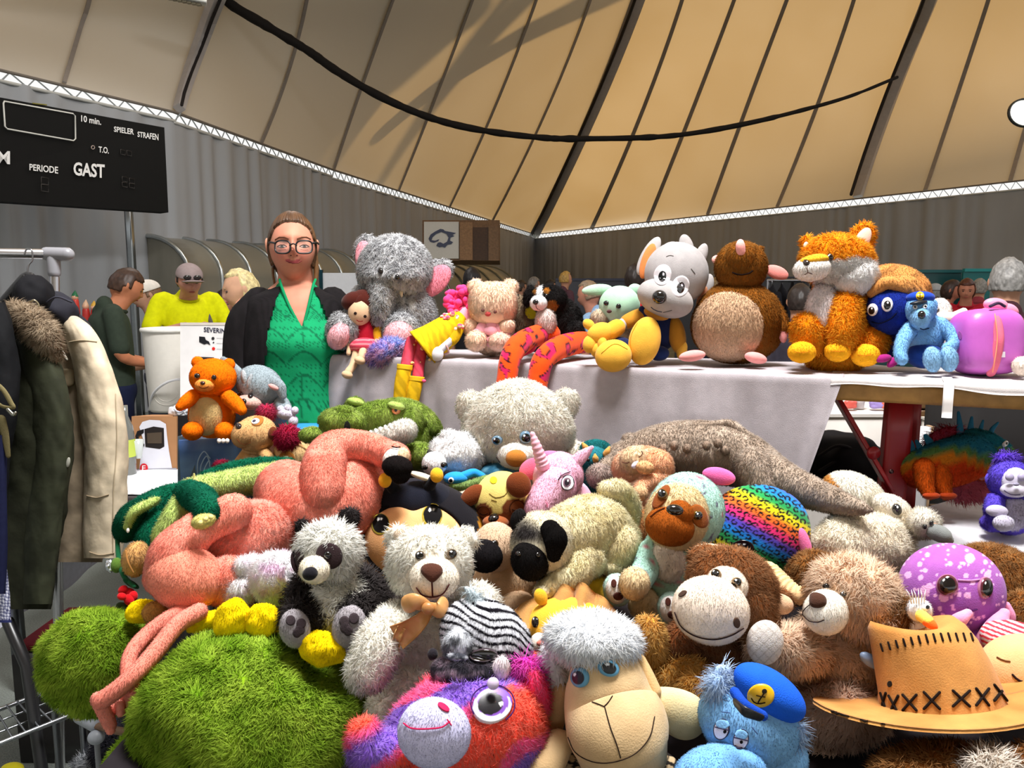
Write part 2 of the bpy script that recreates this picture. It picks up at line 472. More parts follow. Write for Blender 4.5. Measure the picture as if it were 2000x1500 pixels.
class Thing:
    def __init__(s, name, label, cat, base, group=None, kind=None):
        s.base = np.asarray(base, float)
        o = bpy.data.objects.new(name, None); o.empty_display_size = 0.05
        o.location = s.base; COL.objects.link(o); s.o = o
        setp(o, label, cat, group, kind)
        s.parts = []
    def part(s, name, geo, col=(200, 200, 200), mat='velour', fur=None, par=None, label=None, bald=None, smooth=True, kind=None):
        V, Q, T = geo
        V = np.asarray(V, float); tris = totri(Q, T)
        N = normals(V, tris)
        ctr = V.mean(0)
        if (((V - ctr) * N).sum(1)).sum() < 0:
            Q = Q[:, ::-1]; T = T[:, ::-1]; tris = totri(Q, T); N = -N
        C = colours(col, V)
        base = s.base if s is not None else np.zeros(3)
        VV, TT, CC, NN, ED = V, T, C, N, None
        if fur:
            f = make_fur(V, tris, N, C, fur, bald)
            if f is not None:
                B, FT, FC, FN, E = f
                o = len(V)
                VV = np.vstack([V, B]); TT = np.vstack([T, FT + o]); CC = np.vstack([C, FC]); NN = np.vstack([N, FN])
                ED = E + np.array([0, o])
                if mat == 'velour': mat = 'fur'
        me = bpy.data.meshes.new(name); fill(me, VV - base, Q, TT, ED)
        at = me.attributes.new('Col', 'FLOAT_COLOR', 'POINT')
        at.data.foreach_set('color', np.column_stack([CC, np.ones(len(CC))]).astype(np.float32).ravel())
        if mat == 'fur':
            at = me.attributes.new('custom_normal', 'FLOAT_VECTOR', 'POINT')
            at.data.foreach_set('vector', NN.astype(np.float32).ravel())
        me.polygons.foreach_set('use_smooth', np.full(len(me.polygons), smooth))
        if mat == 'fur' and len(TT) > len(T):
            me.materials.append(MATS['fur_base']); me.materials.append(MATS['fur'])
            mi = np.zeros(len(me.polygons), np.int32); mi[len(Q) + len(T):] = 1
            me.polygons.foreach_set('material_index', mi)
        else:
            me.materials.append(MATS[mat] if isinstance(mat, str) else mat)
        BUDGET[0] += len(me.polygons) + len(Q); BUDGET[1] += 1
        o = bpy.data.objects.new(name, me); COL.objects.link(o)
        o.parent = (par.o if par is not None else s.o)
        if label: o['label'] = label
        if kind: o['kind'] = kind
        p = Part(o, V, tris, N); s.parts.append(p)
        return p
    def decal(s, name, on, cx, cy, rx=5, ry=None, roll=0, col=(0, 0, 0), off=1.2, dome=0, poly=None, mat='velour', rings=None,
              n=26, m=6, par=None, label=None, fur=None, sharp=False):
        """a sewn-on piece that lies on the surface of `on`; rings: (radius, colour, dx, dy) in units of the ellipse"""
        ry = rx if ry is None else ry
        if rings: m = 14; n = 32
        if poly is not None:
            pl = np.asarray(poly, float)
            if cx is None: cx, cy = pl.mean(0)
            pl = pl if sharp else closed(pl, n)
            if sharp:
                q = np.vstack([pl, pl[:1]]); seg = max(2, n // len(pl))
                pl = np.vstack([q[i] + (q[i + 1] - q[i]) * t for i in range(len(pl)) for t in np.linspace(0, 1, seg, endpoint=False)])
            n = len(pl); rim = pl - np.array([cx, cy])
        else:
            th = np.linspace(0, 2 * math.pi, n, endpoint=False)
            x, y = np.cos(th) * rx, np.sin(th) * ry
            c, q = math.cos(rad(roll)), math.sin(rad(roll))
            rim = np.stack([x * c - y * q, -(x * q + y * c)], 1)
        rho = np.linspace(0, 1, m + 1)[1:]
        pts = [(cx, cy, 0.0)] + [(cx + rim[i, 0] * r_, cy + rim[i, 1] * r_, r_) for r_ in rho for i in range(n)]
        c0 = cast(on, cx, cy)
        if c0 is None:
            print('WARN decal misses', name, cx, cy, s.o.get('label'))
            return None
        dd = c0[2]
        cosn = max(0.3, abs(c0[1] @ W))
        rpx = 0.5 * (np.abs(rim[:, 0]).max() + np.abs(rim[:, 1]).max())
        hm = dome * rpx * dd / FPX
        Vs = []; hits = []
        for x, y, r_ in pts: hits.append(cast(on, x, y))
        for (x, y, r_), h in zip(pts, hits):
            if h is None or abs(h[2] - dd) > 3.5 * rpx * dd / FPX + 0.004:
                q = P(x, y, 1.0) - CAM; q /= np.linalg.norm(q); pos, nn = CAM + q * dd, c0[1]
            else: pos, nn = h[0], h[1]
            nn = nn * 0.5 + c0[1] * 0.5
            Vs.append(pos + nn * (off / 1000 + hm * math.sqrt(max(0, 1 - r_ * r_))))
        for (x, y, r_), h, v in list(zip(pts, hits, Vs))[-n:]:
            Vs.append(v - c0[1] * (off / 1000 + 0.002))
        V = np.array(Vs); j = np.arange(n); j2 = (j + 1) % n
        T = np.stack([np.zeros(n, int), 1 + j2, 1 + j], 1)
        Q = np.vstack([np.stack([1 + k * n + j, 1 + k * n + j2, 1 + (k + 1) * n + j2, 1 + (k + 1) * n + j], 1) for k in range(m)])
        cf = col
        if rings:
            def cf(V_, px, py):
                ang = rad(roll); out = np.tile(np.asarray(rings[0][1], float), (len(pts) + n, 1))
                dx, dy = np.array([p[0] - cx for p in pts]), -np.array([p[1] - cy for p in pts])
                u = (dx * math.cos(ang) + dy * math.sin(ang)) / rx; v = (-dx * math.sin(ang) + dy * math.cos(ang)) / ry
                u = np.append(u, u[-n:]); v = np.append(v, v[-n:])
                for g in rings:
                    k = np.hypot(u - (g[2] if len(g) > 2 else 0), v - (g[3] if len(g) > 3 else 0)) <= g[0] + 1e-6
                    out[k] = g[1]
                return out
        return s.part(name, (V, Q, T), cf, mat, par=par, label=label, fur=fur)
    def line(s, name, on, pts, w=2, col=(20, 15, 15), off=0.6, mat='thread', par=None, n=None, smooth=True):
        pts = np.asarray(pts, float)
        n = n or max(4, int(np.linalg.norm(np.diff(pts, axis=0), axis=1).sum() / 6))
        q = catmull(pts, n) if smooth else np.vstack([pts[0] * 0 + pts[i] + (pts[i + 1] - pts[i]) * t for i in range(len(pts) - 1) for t in np.linspace(0, 1, 6)])
        out = []; last = None
        for x, y in q:
            h = cast(on, x, y)
            if h is None:
                if last is None: continue
                e = P(x, y, 1.0) - CAM; e /= np.linalg.norm(e); out.append(CAM + e * last); continue
            out.append(h[0] + h[1] * off / 1000); last = h[2]
        if len(out) < 2: return None
        dd = last or 1.5
        return s.part(name, wtube(np.array(out), np.full(len(out), w / 2 * dd / FPX), 6), col, mat, par=par)
    def button(s, name, on, cx, cy, r, rings=None, col=(14, 10, 10), dome=0.55, off=0.8, roll=0, ry=None, par=None, label=None, mat='glossy'):
        return s.decal(name, on, cx, cy, r, ry or r, roll, col, off, dome, None, mat, rings, par=par, label=label, n=24, m=5)

def single(name, geo, col, mat, label=None, cat=None, group=None, kind=None, base=None, smooth=True):
    """a thing that is one mesh"""
    V = np.asarray(geo[0]); b = np.array([V[:, 0].mean(), V[:, 1].mean(), V[:, 2].min()]) if base is None else np.asarray(base)
    class S_: pass
    t = Thing.__new__(Thing); t.base = b; t.parts = []; t.o = None
    p = t.part(name, geo, col, mat, par=None, smooth=smooth) if False else None
    Q, T = geo[1], geo[2]
    tris = totri(Q, T); N = normals(V, tris)
    C = colours(col, V)
    me = bpy.data.meshes.new(name); fill(me, V - b, Q, T)
    at = me.attributes.new('Col', 'FLOAT_COLOR', 'POINT')
    at.data.foreach_set('color', np.column_stack([C, np.ones(len(C))]).astype(np.float32).ravel())
    me.polygons.foreach_set('use_smooth', np.full(len(me.polygons), smooth))
    me.materials.append(MATS[mat] if isinstance(mat, str) else mat)
    o = bpy.data.objects.new(name, me); o.location = b; COL.objects.link(o)
    BUDGET[0] += 2 * len(Q) + len(T); BUDGET[1] += 1
    setp(o, label, cat, group, kind)
    q = Part(o, V, tris, N)
    t.o = o; t.root = q
    return t, q
# ------------------------------------------------------------------ the hall
HW = 3.5                                    # height of the curtain wall
def nodemat(name, build):
    m, nt, b = _nt(name); build(m, nt, b); MATS[name] = m; return m

def _membrane(m, nt, b):
    out = nt.nodes['Material Output']
    tc = nt.nodes.new('ShaderNodeTexCoord')
    n = nt.nodes.new('ShaderNodeTexNoise'); n.inputs['Scale'].default_value = 0.5; n.inputs['Detail'].default_value = 4
    nt.links.new(tc.outputs['Object'], n.inputs['Vector'])
    cr = nt.nodes.new('ShaderNodeValToRGB')
    cr.color_ramp.elements[0].position = 0.3; cr.color_ramp.elements[0].color = (*lin((222, 176, 108)), 1)
    cr.color_ramp.elements[1].position = 0.7; cr.color_ramp.elements[1].color = (*lin((234, 190, 126)), 1)
    nt.links.new(n.outputs[0], cr.inputs[0])
    tr = nt.nodes.new('ShaderNodeBsdfTranslucent'); nt.links.new(cr.outputs[0], tr.inputs[0])
    b.inputs['Base Color'].default_value = (*lin((196, 192, 184)), 1); b.inputs['Roughness'].default_value = 0.7
    mx = nt.nodes.new('ShaderNodeMixShader'); mx.inputs[0].default_value = 0.12
    nt.links.new(b.outputs[0], mx.inputs[1]); nt.links.new(tr.outputs[0], mx.inputs[2])
    nt.links.new(mx.outputs[0], out.inputs[0])
nodemat('roof_membrane', _membrane)

def _curtain(m, nt, b):
    tc = nt.nodes.new('ShaderNodeTexCoord')
    n = nt.nodes.new('ShaderNodeTexNoise'); n.inputs['Scale'].default_value = 1.6; n.inputs['Detail'].default_value = 5
    mp = nt.nodes.new('ShaderNodeMapping'); mp.inputs['Scale'].default_value = (1, 1, 0.25)
    nt.links.new(tc.outputs['Object'], mp.inputs[0]); nt.links.new(mp.outputs[0], n.inputs['Vector'])
    cr = nt.nodes.new('ShaderNodeValToRGB')
    cr.color_ramp.elements[0].position = 0.3; cr.color_ramp.elements[0].color = (*lin((150, 153, 158)), 1)
    cr.color_ramp.elements[1].position = 0.75; cr.color_ramp.elements[1].color = (*lin((166, 169, 174)), 1)
    nt.links.new(n.outputs[0], cr.inputs[0]); nt.links.new(cr.outputs[0], b.inputs['Base Color'])
    b.inputs['Roughness'].default_value = 0.55
nodemat('curtain_wall', _curtain)

def _floor(m, nt, b):
    tc = nt.nodes.new('ShaderNodeTexCoord')
    n = nt.nodes.new('ShaderNodeTexNoise'); n.inputs['Scale'].default_value = 220; n.inputs['Detail'].default_value = 3
    n2 = nt.nodes.new('ShaderNodeTexNoise'); n2.inputs['Scale'].default_value = 2.5; n2.inputs['Detail'].default_value = 5
    for k in (n, n2): nt.links.new(tc.outputs['Object'], k.inputs['Vector'])
    cr = nt.nodes.new('ShaderNodeValToRGB')
    cr.color_ramp.elements[0].position = 0.35; cr.color_ramp.elements[0].color = (*lin((78, 84, 80)), 1)
    cr.color_ramp.elements[1].position = 0.7; cr.color_ramp.elements[1].color = (*lin((138, 144, 138)), 1)
    ad = nt.nodes.new('ShaderNodeMath'); ad.operation = 'MULTIPLY_ADD'; ad.inputs[1].default_value = 0.6
    sc = nt.nodes.new('ShaderNodeMath'); sc.operation = 'MULTIPLY'; sc.inputs[1].default_value = 0.4
    nt.links.new(n2.outputs[0], sc.inputs[0]); nt.links.new(n.outputs[0], ad.inputs[0]); nt.links.new(sc.outputs[0], ad.inputs[2])
    nt.links.new(ad.outputs[0], cr.inputs[0]); nt.links.new(cr.outputs[0], b.inputs['Base Color'])
    b.inputs['Roughness'].default_value = 0.6
nodemat('concrete', _floor)

def structure(name, geo, mat, col=(150, 150, 150), smooth=True):
    t, q = single(name, geo, col, mat, kind='structure', base=(0, 0, 0), smooth=smooth)
    return t
grid = lambda f, n, m: np.array([[f(i / n, j / m) for j in range(m + 1)] for i in range(n + 1)])
structure('floor', sheet(grid(lambda u, v: np.array([-9 + 26 * u, -7 + 42 * v, 0.0]), 2, 2)), 'concrete')

# curtain walls: the bottom edge of the roof, taken at height HW
EDGE = [(-420, 40), (0, 137), (340, 219), (648, 331), (1045, 458), (2000, 352), (2450, 302)]
EW = [at_z(x, y, HW) for x, y in EDGE]
GAPS = [.10, .10, .12, .15, .17, .17]
def wallgrid(a, b, n, amp, seed, gap=.16):
    L = np.linalg.norm(b - a); dr = (b - a) / L; nr = np.array([dr[1], -dr[0], 0])
    rr = np.random.default_rng(seed)
    ph = rr.uniform(0, 6, 12); fr = rr.uniform(3.0, 26.0, 12)
    def f(u, v):
        z = v * (HW - gap + .01)
        o = sum(math.sin(fr[k] * u * L + ph[k]) for k in range(12)) / 12
        o = o * amp * (0.6 + 0.7 * (1 - abs(2 * v - 1.2)))
        e = min(u, 1 - u) * 12; o *= min(1, e)
        return a + dr * u * L + nr * o + np.array([0, 0, z - HW])
    return grid(f, n, 14)
walls = ['wall_left_front', 'wall_left', 'wall_left_middle', 'wall_left_far', 'wall_rear_right', 'wall_right']
for i, nm in enumerate(walls):
    structure(nm, sheet(wallgrid(EW[i], EW[i + 1], 220, 0.10, 5 + i, GAPS[i])), 'curtain_wall')
# the part of the hall behind the viewer
def quadw(*p): return sheet(np.array([[p[0], p[1]], [p[3], p[2]]], float))
structure('wall_behind', quadw((-9, -7, 0), (17, -7, 0), (17, -7, HW), (-9, -7, HW)), 'curtain_wall')
structure('wall_left_behind', quadw((-9, -7, 0), EW[0] * [1, 1, 0], EW[0], (-9, -7, HW)), 'curtain_wall')
structure('wall_right_behind', quadw((17, -7, 0), EW[-1] * [1, 1, 0], EW[-1], (17, -7, HW)), 'curtain_wall')
structure('ceiling_behind', quadw((-9, -7, HW), (17, -7, HW), (7, 0.3, 9.8), (-6, 0.3, 9.8)), 'roof_membrane')

# roof: ribs through (bottom, middle, top) picture points; heights rise from HW along each
RIBS = [((-420, 40), (-415, 0), (-405, -60), 4.0, 0), ((-95, 115), (-80, 60), (-60, 0), 4.4, 0),
        ((124, 166), (150, 80), (173, 0), 4.7, 1), ((340, 219), (374, 107), (412, 0), 4.9, 2),
        ((507, 279), (572, 100), (596, 0), 5.3, 1), ((649, 331), (704, 168), (764, 0), 5.8, 1),
        ((776, 372), (846, 196), (920, 0), 6.5, 1), ((876, 404), (958, 224), (1045, 0), 7.1, 1),
        ((960, 431), (1052, 245), (1151, 0), 7.6, 1), ((1045, 458), (1138, 262), (1243, 0), 8.1, 2),
        ((1156, 446), (1238, 259), (1332, 0), 8.1, 1), ((1266, 434), (1344, 238), (1434, 0), 8.0, 1),
        ((1383, 420), (1457, 215), (1537, 0), 7.8, 1), ((1519, 405), (1594, 215), (1668, 0), 7.5, 1),
        ((1679, 388), (1746, 182), (1817, 0), 7.2, 2), ((1808, 373), (1874, 175), (1931, 0), 6.9, 1),
        ((1974, 355), (2030, 160), (2078, 0), 6.6, 1), ((2120, 339), (2180, 160), (2230, 0), 6.4, 1),
        ((2300, 319), (2360, 150), (2410, 0), 6.2, 2), ((2450, 302), (2500, 150), (2550, 0), 6.1, 0)]
NV = 14
def rib_points(r):
    b, m, t, zt, _ = r
    (x0, y0), (x1, y1), (x2, y2) = b, m, t
    vm = (y0 - y1) / (y0 - y2 + 1e-9)
    out = []
    for k in range(NV + 1):
        v = 1.5 * k / NV
        y = y0 + (y2 - y0) * v
        # quadratic through the three picture points
        x = x0 * (v - vm) * (v - 1) / (vm) + x1 * v * (v - 1) / (vm * (vm - 1)) + x2 * v * (v - vm) / (1 - vm)
        e = 1 - (1 - min(v, 1)) ** 1.35
        z = HW + 0.02 + (zt - HW) * e + max(0, v - 1) * 0.7 * (zt - HW)
        out.append(at_z(x, y, z))
    out = np.array(out)
    last = out[-1]
    end = np.array([last[0] * 0.5, 2.9, 10.5])
    ext = [last + (end - last) * s + np.array([0, 0, 1.2 * math.sin(math.pi * s)]) for s in np.linspace(0, 1, 7)[1:]]
    return np.vstack([out, ext])
RP = [rib_points(r) for r in RIBS]
ceil = Thing('ceiling', None, None, (0, 0, 0), kind='structure')
for i in range(len(RP) - 1):
    a, b = RP[i], RP[i + 1]
    G = np.array([a * (1 - s) + b * s for s in np.linspace(0, 1, 5)])
    ceil.part('membrane_panel', sheet(G), (200, 190, 170), 'roof_membrane')
def strip(pts, other, w, h, off):
    """a flat band w wide that follows a rib, off below the membrane"""
    T = np.gradient(pts, axis=0); T /= np.linalg.norm(T, axis=1)[:, None]
    s = other - pts; s -= T * (s * T).sum(1)[:, None]; s /= np.linalg.norm(s, axis=1)[:, None]
    n = np.cross(T, s)
    inward = np.array([0, 5, 1.0]) - pts
    n *= np.sign((n * inward).sum(1))[:, None]
    c = pts + n * off
    ww = np.asarray(w)[:, None] / 2 if np.ndim(w) else w / 2
    ring = np.stack([c - s * ww, c + s * ww, c + s * ww + n * h, c - s * ww + n * h], 1)
    k = np.arange(len(pts) * 4).reshape(-1, 4)
    Q = np.stack([k[:-1], np.roll(k[:-1], -1, 1), np.roll(k[1:], -1, 1), k[1:]], -1).reshape(-1, 4)
    Q = np.vstack([Q, k[:1], k[-1:]])
    return ring.reshape(-1, 3), Q, E3
ZUP = lambda: None
for i, r in enumerate(RIBS):
    if r[4] == 0: continue
    nb = RP[i + 1] if i + 1 < len(RP) else RP[i - 1]
    dd = ((RP[i] - CAM) @ W).clip(3)
    if r[4] == 1:
        ceil.part('seam', strip(RP[i], nb, 7.5 * dd / FPX, 0.02, 0.02), (140, 132, 126), 'matte', smooth=False)
    else:
        ceil.part('arched_beam', strip(RP[i], nb, np.interp(np.arange(len(dd)), [0, NV], [17, 32]) * dd / FPX, 0.10, 0.03), (172, 166, 164), 'matte', smooth=False)
        ceil.part('beam_rope', wtube(strip(RP[i], nb, 0.02, 0.02, 0.16)[0].reshape(-1, 4, 3)[:, 2] - np.array([0.006, 0, 0]) * dd[:, None], 0.0022 * dd, 6), (38, 34, 34), 'matte')
# eave: lacing cord zigzag in the open gap between wall and roof, edge rope on the wall
for i in range(1, len(EW) - 1):
    a, b = EW[i], EW[i + 1]
    L = np.linalg.norm(b - a); n = int(L / 0.24)
    dr = (b - a) / L
    pts = []
    for k in range(n + 1):
        p = a + dr * L * k / n
        pts += [p + [0, 0, -GAPS[i]], p + dr * 0.09 + [0, 0, 0.0]]
    ti = Thing('trim_%d' % i, None, None, a, kind='structure')
    ti.part('lacing_cord', wtube(np.array(pts), np.full(len(pts), 0.009), 5), (150, 156, 158), 'matte', smooth=False)
    ti.part('edge_rope', wtube(np.array([a + dr * L * s + [0, 0, -GAPS[i]] for s in np.linspace(0, 1, 20)]), np.full(20, 0.02), 6), (190, 190, 186), 'matte')
    ti.part('roof_edge_rope', wtube(np.array([a + dr * L * s + [0, 0, 0.0] for s in np.linspace(0, 1, 20)]), np.full(20, 0.018), 6), (120, 112, 104), 'matte')

# outside the membrane: a tree, out of view, whose shadows fall across it
def outside(px, py, dz, t):
    """a point t metres towards the sun from the membrane under a picture point"""
    # nearest membrane point on that line of sight
    d = P(px, py, 1) - CAM
    best = min((np.linalg.norm(np.cross(q - CAM, d / np.linalg.norm(d))), tuple(q)) for r in RP for q in r[:NV + 1])
    q = np.array(best[1]); dist = ((q - CAM) @ W)
    return P(px, py, dist) + SUNDIR * t
outer_tree = Thing('outdoor_tree', 'tree outside the tent whose trunk and branches cast grey shadow streaks on the membrane', 'tree', outside(690, 380, 0, 3))
for (x0, y0), (x1, y1), r_ in [((690, 385), (1250, -60), 0.30), ((735, 330), (1120, -90), 0.17), ((640, 330), (980, -80), 0.24), ((600, 250), (850, -60), 0.2), ((745, 320), (1040, -80), 0.10)]:
    A, B_ = outside(x0, y0, 0, 3.5), outside(x1, y1, 0, 6.0)
    outer_tree.part('branch', wtube(np.array([A, (A + B_) / 2, B_]), np.array([r_ * 0.5, r_, r_ * 1.6]), 8), (120, 110, 100), 'matte')
for (x, y, r_, t_) in [(200, 120, 2.0, 7), (470, 120, 2.0, 8), (330, 20, 2.2, 8), (560, 60, 2.4, 9), (60, 40, 2.0, 7), (500, -60, 2.6, 10), (700, -80, 2.4, 10), (-200, 60, 2.5, 7), (630, 140, 1.5, 8), (560, 240, 1.3, 7), (100, 130, 1.5, 6), (400, 200, 1.5, 7)]:
    q = outside(x, y, 0, t_)
    outer_tree.part('foliage', ellw(q, (r_, r_, r_), n=8, fn=lambda u: u * (0.85 + 0.3 * vnoise(u * 2.5 + x)[:, None])), (70, 96, 50), 'matte', kind='stuff')

# black sagging cable across the hall
pts = [(395, -60), (440, 0), (520, 50), (600, 98), (660, 140), (750, 192), (850, 233), (950, 256), (1060, 269), (1130, 271), (1250, 269), (1340, 262), (1450, 243), (1560, 217), (1660, 188), (1752, 151)]
cw = np.array([P(x, y, 9.5 + 3.6 * (x - 400) / 1350) for x, y in pts])
cr = np.array([8, 9, 9.5, 9, 8.5, 8, 7, 6.5, 6.5, 6.5, 6, 5.5, 5.2, 4.6, 3.6, 3]) * 0.62 * (cw - CAM) @ W / FPX if False else np.array([9, 9.5, 9.5, 9, 8.5, 8, 7, 6.5, 6.5, 6.5, 6, 5.5, 5.2, 4.6, 3.6, 3]) * 0.9 * ((cw - CAM) @ W) / FPX
cab = catmull(np.column_stack([cw, cr]), 160)
cab[:, 3] *= 0.85 + 0.35 * vnoise(np.arange(160)[:, None] * [0.7, 0, 0] + 3.1)
t, _ = single('hanging_cable', wtube(cab[:, :3], cab[:, 3], 8), (26, 22, 20), 'matte', 'thick black cable sagging in a long curve under the roof', 'cable', base=cw[0])

# suspended lights
t = Thing('fluorescent_lamp', 'white strip lamp hanging at the top of the frame by the grey roof', 'lamp', P(370, 0, 8))
A = P(300, -22, 8.0); B_ = P(404, 0, 8.2)
t.part('housing', barw(A, B_, 0.14, 0.10, bev=0.01), (226, 226, 222), 'plastic')
for k in range(7):
    q = A + (B_ - A) * (0.30 + 0.09 * k)
    t.part('lamp_cell', barw(q + [0, 0, -0.06], q + [0, 0.0, -0.075], 0.05, 0.05), (120, 112, 90), 'plastic', smooth=False)
t = Thing('dome_lamp', 'round white hall lamp with dark rim hanging before the tan roof', 'lamp', P(1998, 222, 9))
t.part('rim', lathe(P(2000, 221, 9), [(0.0, 0.06), (0.12, 0.06), (0.2, 0.0), (0.196, -0.03), (0.18, -0.03), (0.17, 0.0)], 28, np.stack([R, U * .86, W], 1)), (40, 42, 40), 'plastic')
gm = colmat('lamp_glow', var=0); gm.node_tree.nodes['Principled BSDF'].inputs['Emission Color'].default_value = (1, 1, 0.92, 1); gm.node_tree.nodes['Principled BSDF'].inputs['Emission Strength'].default_value = 0.9
t.part('diffuser', ellw(P(2000, 221, 8.99), (0.178, 0.152, 0.03), n=8), (250, 250, 240), 'lamp_glow')

# ------------------------------------------------------------------ scoreboard with its lettering
sb = Thing('scoreboard', 'black electronic scoreboard with white German lettering on the grey curtain wall', 'scoreboard', P(160, 410, 7.6))
c00, c10, c11, c01 = P(-230, 148, 5.7), P(321, 249, 7.9), P(329, 415, 7.9), P(-230, 378, 5.7)
ex = c10 - c00; ey = c01 - c00
nrm_ = np.cross(ey, ex); nrm_ /= np.linalg.norm(nrm_)
if nrm_ @ (CAM - c00) < 0: nrm_ = -nrm_
front = np.array([c00, c10, c11, c01]); back = front - nrm_ * 0.12
sb.part('casing', (np.vstack([front, back]), np.array([[0, 1, 2, 3], [7, 6, 5, 4], [0, 4, 5, 1], [1, 5, 6, 2], [2, 6, 7, 3], [3, 7, 4, 0]]), E3), (12, 12, 12), 'matte', smooth=False)
def on_board(px, py, off=0.004):
    d = P(px, py, 1) - CAM
    n2 = np.cross(c10 - c00, c11 - c00); n2 /= np.linalg.norm(n2)
    return CAM + d * ((c00 - CAM) @ n2) / (d @ n2) + nrm_ * off
FONT = {'0': '01', }
def text_geo(txt, place, h, thick=0.0):
    """letters as curve outlines turned to mesh; place(u, v) maps text units (height about 0.7) to world"""
    cu = bpy.data.curves.new('tmp', 'FONT'); cu.body = txt; cu.size = 1; cu.resolution_u = 3; cu.offset = thick
    ob = bpy.data.objects.new('tmp', cu)
    ts = bpy.data.scenes.new('tmp'); ts.collection.objects.link(ob)
    with bpy.context.temp_override(scene=ts, view_layer=ts.view_layers[0]):
        dg = bpy.context.evaluated_depsgraph_get()
    me = bpy.data.meshes.new_from_object(ob.evaluated_get(dg), depsgraph=dg)
    V = np.array([v.co[:] for v in me.vertices]); tr = []
    for p in me.polygons:
        vs = list(p.vertices)
        for k in range(1, len(vs) - 1): tr.append((vs[0], vs[k], vs[k + 1]))
    bpy.data.scenes.remove(ts); bpy.data.objects.remove(ob); bpy.data.curves.remove(cu); bpy.data.meshes.remove(me)
    lo, hi = V.min(0), V.max(0)
    X = (V[:, 0] - lo[0]) / (hi[0] - lo[0]); Y = V[:, 1] / 0.7
    return np.array([place(x, y) for x, y in zip(X, Y)]), E4, np.array(tr, int)
def lettering(thing, name, txt, bl, br, hpx, surf, thick=0.012, col=(235, 235, 235), mat='plastic', shear=0.0):
    """text from picture point bl to br along the baseline, capitals hpx high at each end (hl, hr)"""
    hl, hr = hpx if isinstance(hpx, tuple) else (hpx, hpx)
    def place(x, y):
        bx = bl[0] + (br[0] - bl[0]) * x; by = bl[1] + (br[1] - bl[1]) * x
        h = hl + (hr - hl) * x
        return surf(bx + shear * h * y, by - h * y)
    return thing.part(name, text_geo(txt, place, 1, thick), col, mat, smooth=False)
for txt, bl, br, h, th in [('HEIM', (-60, 312), (19, 320), (22, 24), .03), ('GAST', (143, 341), (204, 347), (24, 25), .03), ('PERIODE', (57, 332), (113, 339), (12, 13), .02),
                           ('10 min.', (158, 237), (197, 244), (12, 12), .02), ('T.O.', (192, 297), (212, 300), (11, 12), .02), ('SPIELER', (222, 257), (261, 263), (10, 11), .02),
                           ('STRAFEN', (268, 267), (309, 274), (10, 12), .02)]:
    lettering(sb, 'lettering', txt, bl, br, h, on_board, th)
def board_line(pts, w, col, name='display_frame'):
    a = np.array([on_board(*p) for p in pts]); sb.part(name, wtube(a, np.full(len(a), w / 2 * 8 / FPX), 6), col, 'plastic')
board_line([(8, 198), (142, 222), (146, 226), (147, 271), (143, 275), (14, 252), (9, 247), (6, 202), (8, 198)], 2.6, (220, 220, 215))
for (x, y, w, h) in [(80, 346, 14, 13), (80, 360, 14, 13), (235, 292, 9, 9), (247, 294, 9, 9), (238, 345, 10, 9), (252, 348, 10, 9), (238, 356, 10, 8), (252, 358, 10, 8)]:
    board_line([(x, y), (x + w, y + 2), (x + w, y + h + 2), (x, y + h), (x, y)], 1.2, (52, 48, 46), 'digit')
th = np.linspace(0, 2 * math.pi, 13)
board_line([(181 + 3.2 * math.cos(a), 288 + 3.5 * math.sin(a)) for a in th], 1.3, (190, 170, 160), 'lamp_ring')
board_line([(64, 202), (90, 205)], 2.5, (120, 112, 30), 'yellow_mark')  # plain yellow mark standing in for small unreadable lettering
for x in (247,):
    t = Thing('scoreboard_post', 'grey steel post standing below the black scoreboard', 'post', at_z(262, 900, 0))
    a = P(250, 395, 8.25); b = np.array([a[0], a[1], 0.0])
    t.part('post', barw(a, b, 0.07, 0.07, bev=0.006), (150, 156, 160), 'metal')
    t.part('foot_plate', boxw(b + [0, 0, 0.01], (0.2, 0.2, 0.02)), (120, 124, 128), 'metal', smooth=False)
    t.o.location = t.o.location

# ------------------------------------------------------------------ players' shelters along the curtain wall
def shelter(name, label, x0, d0, x1, d1, ztop, depth, ribs, cols):
    """a quarter-round transparent shelter from (px x0, depth d0) to (x1, d1)"""
    a = np.array([(x0 - 1000) / FPX * d0, d0, 0]); b = np.array([(x1 - 1000) / FPX * d1, d1, 0])
    L = np.linalg.norm(b - a); dr = (b - a) / L; fwd = np.array([dr[1], -dr[0], 0])
    t = Thing(name, label, 'shelter', (a + b) / 2)
    prof = [(-0.25, ztop)] + [(depth * math.sin(q), ztop - depth * 0.75 * (1 - math.cos(q))) for q in np.linspace(0, math.pi / 2, 9)] + [(depth, 0.35)]
    G = np.array([[a + dr * L * s + fwd * o + [0, 0, z] for o, z in prof] for s in np.linspace(0, 1, 12)])
    t.part('canopy', sheet(G, 0.01), cols[0], 'shelter_sheet')
    for k in range(ribs):
        s = k / (ribs - 1)
        q = np.array([a + dr * L * s + fwd * (o + 0.015) + [0, 0, z + 0.012] for o, z in prof])
        t.part('hoop', wtube(q, np.full(len(q), 0.028), 7), cols[1], 'metal')
    t.part('top_rail', barw(a + fwd * -0.25 + [0, 0, ztop], b + fwd * -0.25 + [0, 0, ztop], 0.05, 0.05), cols[2], 'metal', smooth=False)
    t.part('end_panel', sheet(np.array([[a + fwd * -0.25 + [0, 0, z], a + fwd * o + [0, 0, z - .002]] for o, z in prof[::-1]] + [])), cols[0], 'shelter_sheet')
    for o in (-0.25, depth):
        for q in (a, b):
            t.part('post', barw(q + fwd * o, q + fwd * o + [0, 0, 0.6 if o > 0 else ztop], 0.05, 0.05), cols[1], 'metal', smooth=False)
    return t
